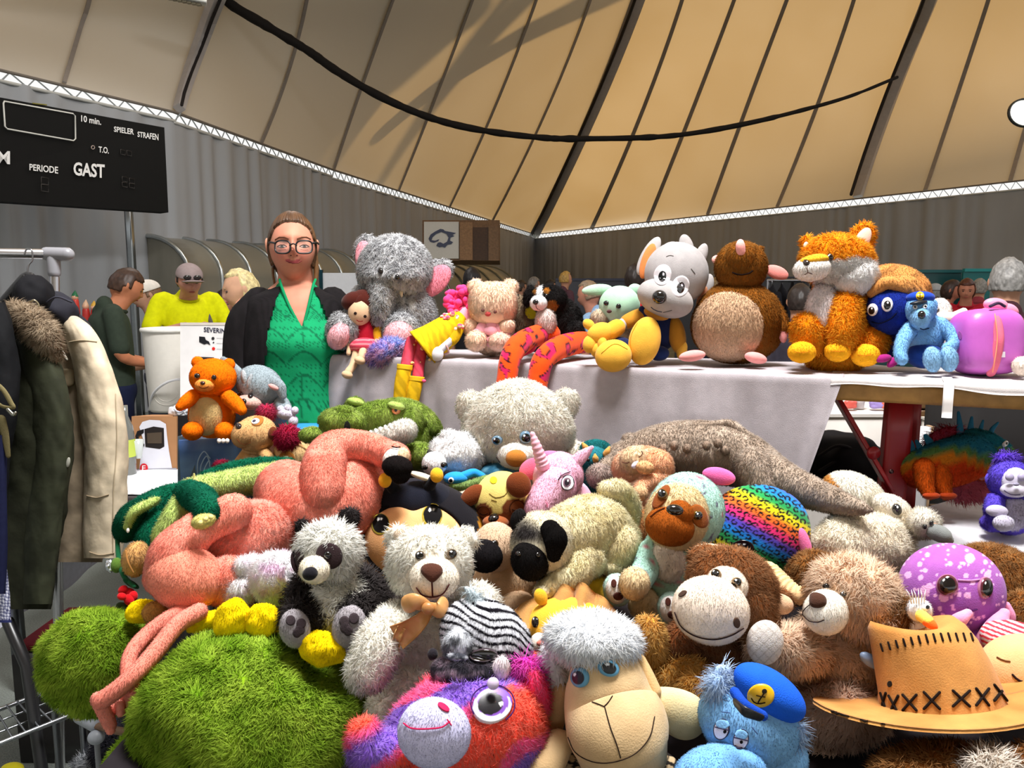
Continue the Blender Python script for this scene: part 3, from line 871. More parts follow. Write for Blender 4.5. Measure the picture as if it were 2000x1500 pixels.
def _sheetm(m, nt, b):
    b.inputs['Base Color'].default_value = (*lin((128, 126, 116)), 1); b.inputs['Roughness'].default_value = 0.3
    n = nt.nodes.new('ShaderNodeTexNoise'); n.inputs['Scale'].default_value = 3
    cr = nt.nodes.new('ShaderNodeValToRGB'); cr.color_ramp.elements[0].color = (*lin((104, 101, 90)), 1); cr.color_ramp.elements[1].color = (*lin((140, 137, 126)), 1)
    nt.links.new(n.outputs[0], cr.inputs[0]); nt.links.new(cr.outputs[0], b.inputs['Base Color'])
nodemat('shelter_sheet', _sheetm)
shelter('player_shelter', 'curved grey shelter with pale metal hoops behind the man in yellow', 292, 9.0, 640, 12.5, 2.02, 0.62, 8, ((120, 118, 108), (185, 190, 190), (90, 92, 92)))
shelter('player_shelter', 'curved olive shelter with dark hoop and orange top edge behind the grey elephant', 668, 12.9, 940, 18.5, 1.93, 0.95, 9, ((96, 92, 78), (120, 122, 112), (150, 80, 50)))

# wooden cabinet with the club emblem hanging over the shelter
cb = Thing('emblem_cabinet', 'wooden cabinet with a white door showing a dark blue animal emblem above the shelter', 'cabinet', P(900, 505, 14.2))
D0 = 14.2
def flat(px, py, d=D0): return P(px, py, d)
def slab(x0, y0, x1, y1, d, th):
    f = np.array([P(x0, y0, d), P(x1, y0, d), P(x1, y1, d), P(x0, y1, d)]); b = f + W * th
    return np.vstack([f, b]), np.array([[0, 1, 2, 3], [7, 6, 5, 4], [0, 4, 5, 1], [1, 5, 6, 2], [2, 6, 7, 3], [3, 7, 4, 0]]), E3
cb.part('carcass', slab(825, 430, 976, 509, D0, 0.5), (120, 86, 52), 'wood', smooth=False)
cb.part('white_door', slab(828, 433, 896, 505, D0 - 0.03, 0.03), (214, 212, 206), 'plastic', smooth=False)
cb.part('side_board', slab(898, 434, 923, 508, D0 - 0.05, 0.05), (150, 112, 74), 'wood', smooth=False)
cb.part('open_niche', slab(923, 444, 954, 508, D0 - 0.01, 0.01), (74, 46, 22), 'wood', smooth=False)
cb.part('right_board', slab(954, 441, 974, 509, D0 - 0.05, 0.05), (124, 92, 60), 'wood', label='rough board', smooth=False)
def flatpoly(poly, d):
    n = len(poly); V = np.array([P(x, y, d) for x, y in poly])
    import mathutils
    tr = mathutils.geometry.tessellate_polygon([[Vector((x, y, 0)) for x, y in poly]])
    return V, E4, np.array(tr, int)
import mathutils
emb = [(837, 466), (841, 458), (850, 452), (860, 447), (866, 448), (869, 451), (880, 453), (891, 455), (884, 459), (888, 461), (880, 464), (879, 470), (885, 473), (881, 477), (874, 478), (869, 484), (864, 482), (858, 483), (852, 480), (855, 474), (860, 473), (866, 476), (873, 472), (876, 464), (872, 457), (862, 453), (852, 457), (845, 463), (843, 469), (850, 470), (858, 467), (856, 471), (847, 474), (840, 472)]
cb.part('emblem', flatpoly(emb, D0 - 0.045), (34, 46, 84), 'plastic', smooth=False)

# far end: dark blue boards and teal screens behind the crowd
for (x0, y0, x1, y1, d, c, lab) in [(1085, 548, 1240, 640, 15.5, (38, 42, 62), 'dark blue rink board behind the crowd under the corner'), (1320, 545, 1580, 640, 15.2, (40, 42, 52), 'dark rink board behind the brown mole'),
                                    (1700, 532, 1878, 620, 13, (20, 74, 78), 'dark teal screen behind the blue hermit crab'), (1882, 530, 1936, 545, 12.6, (24, 110, 112), 'bright teal screen beside the grey-haired head')]:
    b0 = P((x0 + x1) / 2, y1, d)
    t = Thing('rink_board', lab, 'board', [b0[0], b0[1], 0])
    g = slab(x0, y0, x1, y1, d, 0.05); V = g[0]; V[:, 2] = np.where(V[:, 2] < V[:, 2].mean(), 0.0, V[:, 2])
    t.part('panel', (V, g[1], g[2]), c, 'plastic', smooth=False)
    top = V[[0, 1]]
    t.part('top_rail', barw(top[0] + [0, 0, .02], top[1] + [0, 0, .02], 0.07, 0.05), tuple(int(q * 1.3) for q in c), 'plastic', smooth=False)
b0 = P(675, 600, 7.4)
t = Thing('white_partition', 'plain white partition panel standing behind the woman and the elephant', 'partition', [b0[0], b0[1], 0])
g = slab(627, 533, 702, 640, 7.4, 0.03); V = g[0]; V[:, 2] = np.where(V[:, 2] < V[:, 2].mean(), 0.25, V[:, 2]); t.part('panel', (V, g[1], g[2]), (206, 208, 214), 'plastic', smooth=False)
for x in (V[:, 0].min(), V[:, 0].max()): t.part('post', barw((x, V[0, 1], 0), (x, V[0, 1], V[:, 2].max() + .03), 0.035, 0.035), (40, 70, 84), 'metal', smooth=False)
# ------------------------------------------------------------------ the stall: table, risers, bench on top
ZB = 1.22
BA, BB = at_z(655, 696, ZB), at_z(2080, 761, ZB)
bdir = (BB - BA); BL = np.linalg.norm(bdir); bdir /= BL
bback = np.array([-bdir[1], bdir[0], 0])
if bback[1] < 0: bback = -bback
BW = 0.36
def bx(px):
    """distance along the bench's front edge whose point shows at picture column px"""
    s = np.linspace(-0.1, BL + 0.3, 600)
    q = BA + bdir * s[:, None]
    return float(np.interp(px, proj(q)[0], s))
def bd(px, back=0.13):
    return float((BA + bdir * bx(px) + bback * (back + 0.06) - CAM) @ W)

def wood_leg(t, x, y, z):
    t.part('leg', barw((x, y, 0), (x, y, z), 0.04, 0.04, bev=0.004), (120, 30, 30), 'plastic')
tb = Thing('display_table', 'long low trestle table under dark cloth carrying the heap of plush toys', 'table', (0.5, 1.4, 0))
tb.part('table_top', boxw((0.55, 1.50, 0.70), (2.34, 1.42, 0.035), bev=0.008), (150, 120, 80), 'wood')
for x, y in ((-0.5, 0.95), (-0.5, 2.0), (1.6, 0.95), (1.6, 2.0)): wood_leg(tb, x, y, 0.685)
g = grid(lambda u, v: np.array([-0.63 + 2.37 * u, 0.78 + 1.44 * v, 0.7205 + 0.002 * math.sin(19 * u + 7 * v)]), 20, 14)
t, tc_ = single('dark_gap_cloth', sheet(g, 0.0), (34, 30, 34), 'coat_cloth', 'unseen tablecloth under the toy heap, made dark to give dark gaps', 'tablecloth')  # unseen cloth, dark so the gaps between toys look shaded
M_ = np.stack([bdir, bback, np.array([0, 0, 1.0])], 1)
flatz = np.array([1, 1, 0])
t, _ = single('cloth_riser', boxw((BA + bdir * .75 - bback * .62) * flatz + [0, 0, .7675], (1.3, .40, .085), M_, .02), (40, 34, 36), 'coat_cloth', 'low dark riser hidden under the middle of the plush heap', 'riser')  # unseen supports for the heap, dark for the same gaps
t, _ = single('cloth_riser', boxw((BA + bdir * .75 - bback * .25) * flatz + [0, 0, .826], (1.2, .28, .20), M_, .02), (40, 34, 36), 'coat_cloth', 'higher dark riser under the plush toys along the hanging white cloth', 'riser')
be = Thing('beer_bench', 'long wooden bench with red steel legs raised on the table behind the toys', 'bench', (BA + BB) / 2 - [0, 0, 0.45])
be.part('plank', boxw(BA + bdir * BL / 2 + bback * BW / 2 - [0, 0, 0.0300], (BL, BW, 0.050), M_, 0.008), (186, 142, 78), 'wood')
def red(name, a, b, w, h): be.part(name, barw(a, b, w, h, up=(0, 1, 0), bev=0.003), (150, 22, 28), 'plastic')
dl = bd(1755, 0.05)
lt = P(1758, 772, dl); red('leg', lt, np.array([lt[0] - 0.012, lt[1], 0.724]), 0.066, 0.03)
lt2 = lt + bback * 0.17 + bdir * 0.03; red('leg', lt2, np.array([lt2[0], lt2[1], 0.724]), 0.06, 0.03)
for o in (0.045, 0.15): red('brace', P(1628, 766, bd(1628, o)), P(1742, 962, bd(1742, o)), 0.012, 0.034)
be.part('cross_bar', barw(lt + [0, 0, -0.01], lt2 + [0, 0, -0.01], 0.03, 0.03), (120, 18, 22), 'plastic')
hd = be.part('hinge_disc', lathe(P(1706, 885, bd(1706, 0.03)), [(0, .006), (0.016, .006), (0.018, 0), (0.016, -.006), (0, -.006)], 16, np.stack([R, np.array([0, 0, 1.0]), -W], 1)), (150, 22, 28), 'plastic')
be.part('bolt', ellw(P(1741, 921, dl - 0.017), (0.006, 0.006, 0.003), n=5), (90, 70, 70), 'metal')
for sx in (0.25, 0.75):
    a = BA + bdir * sx + bback * 0.08; be.part('leg', barw(a - [0, 0, .04], a * flatz + [0, 0, .724], 0.028, 0.06, up=(0, 1, 0)), (150, 22, 28), 'plastic')

SW = bx(1648)
def cloth_pt(u, v):
    s = -0.03 + (SW + 0.03) * u
    L = 0.05 + BW + 0.36; w = v * L
    wob = (0.006 * math.sin(17 * s) + 0.004 * math.sin(41 * s + 1) + 0.003 * math.sin(73 * s + 2)) 
    if w < BW: p = BA + bdir * s + bback * (BW - w) + [0, 0, 0.004 + 0.0015 * math.sin(23 * s + 9 * w)]
    else:
        h = w - BW
        q = min(1, h / 0.02)
        out = 0.007 * math.sin(q * math.pi / 2) + (wob + 0.02 * max(0, h - 0.02) * 2) * min(1, h / 0.12) + 0.012 * h
        s2 = s - (0.10 * h / 0.36 if u > 0.9 else 0) * (u - 0.9) * 10
        p = BA + bdir * s2 - bback * out + [0, 0, 0.004 - max(0, h - 0.004)]
    return p
t, cl_front = single('white_tablecloth', sheet(grid(cloth_pt, 150, 110), 0.0015), (178, 170, 175), 'fabric', 'white cloth spread over the bench and hanging down behind the toy heap', 'tablecloth')
def cloth2(u, v):
    s = SW - 0.03 + (BL - SW + 0.03) * u
    w = v * (BW + 0.045)
    hang = 0.020 + 0.006 * math.sin(9 * s + 2) + 0.003 * math.sin(31 * s)
    if w < BW: return BA + bdir * s + bback * (BW - w) + [0, 0, 0.0055 + 0.002 * math.sin(21 * s + 11 * w)]
    h = (w - BW) / 0.045
    return BA + bdir * s - bback * (0.012 * math.sin(min(1, 3 * h) * math.pi / 2)) + [0, 0, 0.0055 - hang * h]
t, _ = single('white_bench_cover', sheet(grid(cloth2, 60, 30), 0.001), (200, 194, 193), 'fabric', 'thin white cover over the bare end of the bench under the pink case', 'tablecloth')
a = BA + bdir * bx(1852) - bback * 0.016
G = np.array([[a + bdir * (0.022 * (i / 4 - .5)) + bback * (0.06 if j == 0 else 0) * 1 - bback * (0.002 * (j > 0)) + [0, 0, [0.012, 0.006, -0.045, -0.062, -0.078][j]] for j in range(5)] for i in range(5)])
t, _ = single('tape_strip', sheet(G, 0.0008), (232, 228, 226), 'plastic', 'strip of white tape holding the bench cover to the plank', 'tape')

# second white table at the far end with the monkey on it
ZT = 0.86
c = [at_z(1775, 1000, ZT), at_z(1995, 945, ZT), at_z(2190, 1000, ZT), at_z(2010, 1098, ZT)]
def side(u, v):
    top = (c[0] * (1 - u) + c[3] * u) * 1.0
    bk = c[1] * (1 - u) + c[2] * u
    if v < 0.6: q = bk + (top - bk) * (v / 0.6); return q + [0, 0, 0.004 * math.sin(9 * u + 6 * v)]
    h = (v - 0.6) / 0.4
    return top + np.array([-0.006, -0.035, 0]) * min(1, h * 5) + [0, 0, -0.16 * h] + np.array([0, -0.01, 0]) * math.sin(14 * u) * h
t, side_cloth = single('white_side_cloth', sheet(grid(side, 40, 30), 0.0015), (208, 206, 211), 'fabric', 'white cloth on the raised crate under the purple monkey', 'tablecloth')
cc4 = (c[0] + c[1] + c[2] + c[3]) / 4
st = Thing('display_crate', 'plain crate under the white cloth that lifts the purple monkey above the table', 'crate', cc4 * [1, 1, 0] + [0, 0, .73])
st.part('crate_body', boxw(cc4 * [1, 1, 0] + [0, .02, .79], (.34, .22, .125), bev=.004), (150, 120, 80), 'wood')
for dz in (.75, .83): st.part('crate_slat', boxw(cc4 * [1, 1, 0] + [0, -.095, dz], (.34, .012, .03), bev=.002), (160, 130, 90), 'wood')

# ------------------------------------------------------------------ plush toys: shared recipes
def toy(name, label, cat, base, group=None): return Thing(name, label, cat, P(*base), group)
def F(l=6, d=26, w=1.3, **k): return dict(l=l, d=d, w=w, **k)
FB = F(9, 11, 2.0)                                     # bench distance
DK = (16, 14, 15)
def mix(a, b, t): return np.asarray(a, float) * (1 - t[:, None]) + np.asarray(b, float) * t[:, None]
def spots(base, sp):
    """base colour with sewn-in colour areas: (px, py, rx, ry, roll, colour), facing side only"""
    def f(V, px, py):
        c = np.tile(np.asarray(base, float), (len(V), 1))
        md = np.median((V - CAM) @ W); front = ((V - CAM) @ W) < md + 0.02
        for e in sp:
            q = rad(e[4]); dx, dy = px - e[0], -(py - e[1])
            x = dx * math.cos(q) + dy * math.sin(q); y = -dx * math.sin(q) + dy * math.cos(q)
            rr = (x / e[2]) ** 2 + (y / e[3]) ** 2 + 0.5 * (vnoise(V * 60) - 0.5)
            c[(rr < 1) & front] = e[5]
        return c
    return f
def mottled(a, b, s=50, lo=.4, hi=.6):
    return lambda V, px, py: mix(a, b, np.clip((vnoise(V * s) * 0.6 + vnoise(V * s * 2.3 + 9) * 0.4 - lo) / (hi - lo), 0, 1))
def eyes(t, on, pts, r, rings=None, col=DK, name='eye', **k):
    return [t.button(name, on, x, y, r, rings, col, **k) for x, y in pts]
def ring_eye(iris, pupil=(8, 8, 10), white=None, pr=0.62, ox=0, oy=0, hl=(235, 240, 245)):
    r_ = []
    if white: r_ += [(1.0, white)]
    r_ += [(0.86 if white else 1.0, iris, ox * .5, oy * .5), (pr, pupil, ox, oy), (0.17, hl, ox - 0.28, oy + 0.36)]
    return r_

# ------------------------------------------------------------------ along the bench
# grey elephant
d = bd(770) + 0.02
t = toy('plush_elephant', 'frosted grey plush elephant with pink ears sitting tallest beside the woman', 'plush toy', (770, 692, d))
EF = F(9, 12, 2.0, tip=(240, 242, 245), tipmix=0.8, mess=0.8)
eg = mottled((84, 82, 86), (206, 206, 208), 160, .35, .62)
bo = t.part('body', ell(790, 622, d, 62, 82, 60, n=14), eg, fur=EF)
hd = t.part('head', ell(772, 528, d - .05, 72, 68, 60, n=18, fn=lambda u: u * (1 - 0.16 * (u[:, 1:2] < 0) * u[:, 1:2] ** 2) + np.stack([0 * u[:, 0], 0 * u[:, 0], 0.25 * np.exp(-((u[:, 1] + .4) / .35) ** 2)], 1)), eg, fur=EF, bald=[(744, 530, 9, 9), (776, 541, 9, 9)])
t.part('trunk', tub([(752, 545, d - .10, 34), (745, 578, d - .12, 27), (742, 602, d - .13, 21), (742, 622, d - .125, 17)], 14), eg, fur=EF)
e1 = t.part('ear', ell(720, 497, d + .01, 28, 40, 10, roll=8), eg, fur=EF)
e2 = t.part('ear', ell(850, 536, d + .0, 38, 26, 10, roll=32), eg, fur=EF)
t.part('ear_lining', ell(712, 505, d - .012, 18, 35, 8, roll=4), (232, 158, 170), fur=F(3, 10, 1.6))
t.part('ear_lining', ell(850, 549, d - .028, 38, 23, 8, roll=46), (240, 140, 158), fur=F(3, 10, 1.6))
for x, y in ((744, 530), (776, 541)): t.button('eye', hd, x, y, 5, off=7)
for x, y, r_ in ((728, 556, -25), (783, 570, 12)): t.part('tusk', tub([(x, y - 8, d - .115, 4), (x + r_ * .05, y + 3, d - .125, 3.4), (x + r_ * .12, y + 9, d - .12, 2)], 8), (206, 190, 160))
t.part('arm', tub([(745, 570, d + .02, 20), (712, 575, d + .0, 22), (700, 598, d - .03, 20)]), eg, fur=EF)
for x, y, pxx, pyy in ((672, 644, 664, 655), (782, 648, 780, 655)):
    f = t.part('foot', ell(x, y, d - .11, 33 if x < 700 else 36, 36, 30, roll=-20 if x < 700 else 0), eg, fur=EF)
    t.part('sole', ell(pxx, pyy, d - .135, 22 if x < 700 else 31, 30, 26, roll=-30 if x < 700 else 0), (240, 178, 186), fur=F(3, 12, 1.6))
t.part('leg', tub([(760, 660, d - .02, 24), (700, 655, d - .06, 24)]), eg, fur=EF)

# rag doll
d = bd(700, 0.0) - 0.02
t = toy('rag_doll', 'rag doll with dark brown bob, red top and pink skirt leaning on the elephant', 'doll', (705, 692, d))
SKN = (222, 184, 148)
t.part('torso', ell(717, 638, d, 27, 38, 20, fn=lambda u: u * (1 + 0.25 * (-u[:, 1:2]))), (176, 22, 44))
t.part('skirt', ell(713, 676, d - .02, 32, 17, 24), lambda V, px, py: np.where((np.sin(py * 0.75) > 0.55)[:, None], (236, 130, 138), (205, 60, 82)))
hd = t.part('head', ell(704, 607, d - .03, 24, 29, 22, roll=-8), SKN)
def bang(u):
    return u
t.part('hair', join(ell(712, 592, d - .015, 31, 27, 26, roll=-5), ell(733, 622, d - .005, 14, 40, 18, roll=6), ell(690, 588, d - .028, 24, 18, 20, roll=20), ell(700, 592, d - .045, 10, 20, 10, roll=-30)), (70, 24, 16), 'velour')
for s_, x, y in ((0, 680, 592), (1, 744, 600)): t.part('hair_ribbon', ell(x, y, d - .02, 8, 6, 6, roll=40 * s_), (60, 20, 16))
t.button('eye', hd, 694, 612, 3, None, (40, 22, 20), dome=.1, mat='velour'); t.button('eye', hd, 713, 618, 3, None, (40, 22, 20), dome=.1, mat='velour')
t.line('mouth', hd, [(697, 625), (702, 628), (708, 627)], 1.6, (150, 40, 40))
for x0, y0, x1, y1 in ((695, 632, 690, 655), (741, 640, 738, 662)):
    t.part('sleeve', tub([(x0, y0 - 8, d - .01, 10), (x0 - 3, y0 + 8, d - .02, 10), (x1, y1, d - .025, 8)]), (222, 160, 24))
t.part('arm', tub([(688, 658, d - .025, 5.5), (683, 675, d - .03, 5), (681, 690, d - .035, 5)]), SKN)
t.part('arm', tub([(737, 664, d - .03, 5.5), (735, 680, d - .04, 5), (732, 690, d - .045, 5)]), SKN)
for x0, x1, x2, y2 in ((698, 690, 681, 728), (716, 710, 706, 700)):
    t.part('leg', tub([(x0, 682, d - .03, 8.5), (x1, y2 - 16, d - .05, 7.5), (x2, y2 - 2, d - .06, 8)]), SKN)
    t.part('foot', ell(x2 - 3, y2 + 4, d - .07, 11, 8, 12, roll=-20), (216, 178, 140))

# pastel fluffy pompom
d = bd(760, 0.0) - 0.03
t, q = single('fluffy_pompom', ell(760, 690, d, 34, 25, 22, roll=28), (150, 120, 210), 'velour', None, None)
bpy.data.objects.remove(t.o)
t = toy('fluffy_pompom', 'shaggy pastel blue and violet pompom between the rag doll and the knitted doll', 'pompom', (758, 712, d))
def pastel(V, px, py):
    a = np.clip((px - 728) / 70, 0, 1); n = vnoise(V * 70)
    c = mix((140, 118, 232), (130, 170, 240), a); return np.where((n > 0.52)[:, None], (244, 176, 230), c)
t.part('pile', ell(758, 688, d, 38, 22, 22, roll=26, lump=.2), pastel, fur=F(16, 20, 2.4, mess=1.3, lay=.15, swirl=1.5))
# knitted long-legged doll
d = bd(860, 0.03)
t = toy('knitted_doll', 'knitted doll with pink curls, yellow dress and yellow boots dangling over the bench edge', 'doll', (850, 690, d))
def curls(n, cx, cy, r_, d_, rr, seed):
    g = np.random.default_rng(seed); o = []
    for k in range(n):
        a = g.uniform(0, 6.28); q = r_ * math.sqrt(g.uniform(0, 1)); o.append(ell(cx + q * math.cos(a), cy + q * math.sin(a) * 1.15, d_ + g.uniform(-.03, .03), rr * g.uniform(.7, 1.2), rr * g.uniform(.7, 1.1), rr, n=5))
    return join(*o)
t.part('head', ell(912, 622, d, 24, 27, 22), (244, 160, 180))
t.part('curly_hair', curls(60, 898, 592, 27, d + .0, 8, 3), (246, 66, 136), 'velour', kind='stuff')
def knit(c):
    return lambda V, px, py: np.asarray(c, float) * (0.88 + 0.16 * (np.sin(px * 0.9 + py * 0.35) > 0))[:, None]
dr = t.part('dress', tub([(900, 618, d - .02, 16), (880, 638, d - .035, 27), (848, 665, d - .045, 36), (826, 682, d - .05, 43)], 22, n=24, caps=False), knit((232, 186, 20)), 'fabric')
t.part('collar', curls(26, 884, 628, 24, d - .05, 5, 8), lambda V, px, py: np.where((vnoise(V * 150) > .55)[:, None], (246, 226, 190), (238, 90, 130)), kind='stuff')
t.part('dress_hem', curls(18, 822, 690, 26, d - .075, 3.5, 4), lambda V, px, py: np.where((vnoise(V * 130) > .5)[:, None], (226, 196, 140), (220, 110, 60)), kind='stuff')
t.part('sleeve', tub([(893, 640, d - .05, 14), (888, 655, d - .06, 13), (882, 664, d - .065, 12)]), knit((232, 186, 20)), 'fabric')
t.part('arm', tub([(880, 664, d - .07, 9), (866, 676, d - .08, 9), (856, 684, d - .085, 10)]), (214, 210, 216))
t.part('hand', ell(852, 690, d - .09, 14, 16, 11, roll=25), (226, 222, 228))
t.part('bracelet', tub([(862, 668, d - .085, 2), (872, 676, d - .09, 2), (876, 688, d - .085, 2), (868, 692, d - .075, 2)], 6), (196, 150, 146))
for (x0, x1, x2, y1, y2, yb) in ((805, 797, 790, 690, 715, 780), (824, 818, 813, 700, 738, 792)):
    dl = d - 0.07
    t.part('leg', tub([(x0, y1 - 22, dl + .02, 13), (x1, y1 + 8, dl, 12), (x2 + 3, y2, dl - .02, 11)]), knit((196, 62, 82)), 'fabric')
    t.part('boot', tub([(x2 + 1, y2, dl - .025, 14), (x2 - 5, (y2 + yb) / 2, dl - .03, 14.5), (x2 - 9, yb, dl - .03, 13), (x2 - 11, yb + 18, dl - .03, 12)], 16, n=20, caps=False), knit((222, 176, 20)), 'fabric')
    t.part('boot_cuff', tub([(x2 + 1, y2 - 3, dl - .025, 15.5), (x2, y2 + 7, dl - .025, 15.5)], 16, caps=False), (232, 188, 36), 'fabric')
t.part('pink_bead', ell(828, 744, d - .11, 4, 3.5), (246, 90, 130))

# peach bear
d = bd(963, 0.10)
t = toy('plush_bear', 'peach plush bear with pink tulle skirt sitting on the white bench cloth', 'plush toy', (963, 686, d))
PE, PF = (252, 214, 184), F(6, 14, 1.8)
t.part('body', ell(960, 648, d + .01, 42, 46, 38), PE, fur=PF)
hd = t.part('head', ell(963, 594, d - .03, 47, 42, 40, n=18, sq=.5), PE, fur=PF, bald=[(962, 620, 22, 10)])
for x in (929, 996): t.part('ear', ell(x, 562, d - .015, 17, 17, 12), PE, fur=PF)
eyes(t, hd, ((943, 606), (967, 609)), 3.4, None, (110, 60, 54))
t.button('nose', hd, 953, 613, 6, None, (206, 84, 82), ry=5, mat='velour')
t.part('skirt', join(*[ell(960 + 26 * math.cos(a), 652 + 15 * math.sin(a), d - .055, 12, 12, 7, roll=a * 40, n=6) for a in np.linspace(0, 6.28, 9)[:-1]], ell(958, 645, d - .06, 14, 10, 7, n=6)), (240, 170, 190), 'satin')
t.part('arm', ell(990, 637, d - .055, 16, 15, 14), (248, 214, 188), fur=PF)
t.part('arm', ell(921, 640, d - .03, 15, 19, 14), PE, fur=PF)
t.part('foot', ell(930, 666, d - .06, 21, 20, 22), PE, fur=PF)
f = t.part('foot', ell(977, 668, d - .065, 23, 18, 22), (248, 206, 184), fur=PF)

# brown bristly toy behind
d = bd(1030, 0.22)
t = toy('plush_hedgehog', 'small bristly brown plush half hidden behind the peach bear', 'plush toy', (1025, 670, d))
t.part('body', ell(1020, 626, d, 30, 44, 30), mottled((92, 70, 52), (150, 126, 96), 90), fur=F(15, 12, 2.2, mess=1))
t.part('yellow_scarf', ell(1040, 608, d - .05, 14, 16, 6, roll=-30), (214, 206, 40))
# long snake-like leopard plush
d = bd(1060, 0.08)
t = toy('plush_snake', 'orange plush snake with magenta leopard blotches draped over the bench edge', 'plush toy', (1060, 690, d))
def leo(V, px, py):
    q = V * 34 + 2.0 * np.stack([vnoise(V * 30), vnoise(V * 30 + 7), vnoise(V * 30 + 13)], 1)
    f = np.stack([np.sin(q[:, 0] * 3.1) + np.sin(q[:, 2] * 3.3 + 1.5 * np.sin(q[:, 0] * 2))], 1)[:, 0]
    c = np.tile(np.array([232., 76, 16]), (len(V), 1)); c[f > 0.30] = (36, 14, 20); c[f > 0.70] = (196, 26, 84); return c
t.part('coil', tub([(984, 772, d - .17, 20), (990, 740, d - .17, 20), (997, 700, d - .155, 21), (1015, 672, d - .10, 22), (1050, 655, d + .0, 21), (1075, 652, d + .03, 20)], 30, n=110), leo)
t.part('coil', tub([(1046, 772, d - .175, 21), (1052, 735, d - .175, 21), (1062, 702, d - .165, 22), (1090, 680, d - .10, 23), (1125, 670, d - .02, 22), (1150, 668, d + .02, 20)], 30, n=110), leo)
t.part('tail_tip', tub([(1030, 665, d - .03, 8), (1040, 678, d - .06, 8), (1020, 690, d - .08, 7)]), (190, 40, 70))

# bernese dog
d = bd(1085, 0.17)
t = toy('plush_dog', 'black, white and tan plush mountain dog sitting inside the orange snake loops', 'plush toy', (1085, 668, d))
BK = (22, 20, 20); BF = F(8, 14, 1.8)
t.part('body', ell(1095, 628, d + .02, 42, 46, 38), BK, fur=BF)
t.part('chest', ell(1066, 630, d - .05, 20, 32, 24), (224, 206, 200), fur=F(6, 14, 1.8))
hd = t.part('head', ell(1072, 586, d - .03, 36, 30, 32, n=18), spots(BK, [(1047, 570, 5, 5, 0, (150, 92, 34)), (1068, 567, 6, 6, 0, (150, 92, 34)), (1078, 598, 12, 12, 0, (140, 84, 34)), (1053, 575, 6, 26, -8, (232, 232, 232))]), fur=F(5, 16, 1.6))
mz = t.part('muzzle', ell(1052, 592, d - .075, 17, 15, 16), (236, 234, 234), fur=F(3, 14, 1.5))
t.button('nose', mz, 1046, 590, 5.5)
t.line('mouth', mz, [(1047, 596), (1048, 602), (1054, 605)], 1.2)
t.part('ear', ell(1096, 592, d - .03, 13, 25, 10, roll=10), BK, fur=BF)
t.part('ear', ell(1033, 578, d - .0, 10, 22, 10, roll=-14), BK, fur=BF)
eyes(t, hd, ((1045, 579), (1067, 577)), 3.0)
t.part('foreleg', ell(1052, 655, d - .05, 12, 18, 16), (60, 40, 30), fur=BF)
t.part('haunch', ell(1122, 650, d - .02, 20, 24, 24), BK, fur=BF)

# mint plush, simple stand-in
d = bd(1190, 0.20)
t = toy('plush_lamb', 'mint green plush with drooping ear and cream coat behind the yellow glove', 'plush toy', (1200, 680, d))
MI = (168, 206, 178)
t.part('body', ell(1200, 650, d + .01, 40, 40, 34), (178, 152, 122), fur=F(7, 14, 1.8))
hd = t.part('head', ell(1210, 596, d - .03, 40, 38, 36, n=16), MI)
t.part('ear', ell(1166, 566, d - .0, 30, 11, 8, roll=6), MI)
t.part('ear', ell(1240, 566, d + .02, 14, 12, 8), MI)
eyes(t, hd, ((1184, 592), (1208, 598)), 5)
t.button('nose', hd, 1190, 608, 5, None, (90, 60, 60), ry=3.5, mat='velour')
t.part('collar', ell(1172, 622, d - .03, 20, 18, 16, roll=30), (196, 176, 150), fur=F(6, 14, 1.8))

# grey mascot dog with mustard gloves
d = bd(1300, 0.12)
t = toy('plush_dog', 'grey plush dog with mustard gloves and feet and navy overalls', 'plush toy', (1260, 712, d))
GR, MU, NV_ = (168, 163, 162), (234, 176, 62), (24, 34, 72)
t.part('body', ell(1283, 640, d + .0, 44, 48, 38), NV_)
hd = t.part('head', ell(1321, 535, d - .05, 62, 62, 56, roll=-22, n=20, fn=lambda u: u * (1 + 0.0 * u)), (162, 157, 157))
mz = t.part('muzzle', ell(1299, 583, d - .10, 56, 36, 44, roll=-20, n=18), GR)
t.button('nose', mz, 1288, 580, 14.5, None, (18, 16, 16), dome=.7, ry=14)
t.line('mouth', mz, [(1272, 600), (1280, 606), (1292, 609)], 1.8, (50, 60, 90)); t.line('mouth', mz, [(1296, 610), (1312, 606)], 1.3, (90, 84, 84))
for x, y in ((1294, 538), (1329, 560)):
    t.decal('eye_patch', [hd, mz], x, y - 1, 17, 21, -18, (222, 216, 220), off=1.2)
    t.decal('eye', [hd, mz], x, y + 2, 7.5, 11, -10, off=2.4, mat='glossy', rings=[(1, (12, 10, 10)), (.28, (225, 222, 230), .2, .45)])
t.line('brow', hd, [(1302, 501), (1308, 499), (1315, 500)], 1.5, (120, 114, 112)); t.line('brow', hd, [(1350, 525), (1354, 530), (1357, 534)], 1.5, (110, 104, 102))
t.part('ear', ell(1267, 500, d - .02, 16, 42, 9, roll=-28, yaw=-30), GR); t.part('ear_lining', ell(1265, 510, d - .034, 13, 36, 8, roll=-18, yaw=-20), (214, 128, 70))
t.part('ear', ell(1380, 560, d + .0, 13, 26, 9, roll=-16), GR); t.part('ear_lining', ell(1371, 582, d - .02, 9, 24, 7, roll=-18), (222, 150, 110))
for x, y, rx, ry, rl in ((1341, 484, 14, 27, 14), (1368, 502, 12, 28, -20), (1312, 486, 20, 14, 10)): t.part('hair_tuft', ell(x, y, d - .035, rx, ry, 9, roll=rl), GR)
t.part('sleeve', tub([(1270, 615, d - .03, 17), (1245, 620, d - .05, 16), (1226, 628, d - .06, 15)]), (184, 128, 40))
t.part('arm', tub([(1224, 628, d - .06, 11), (1206, 640, d - .07, 12)]), GR)
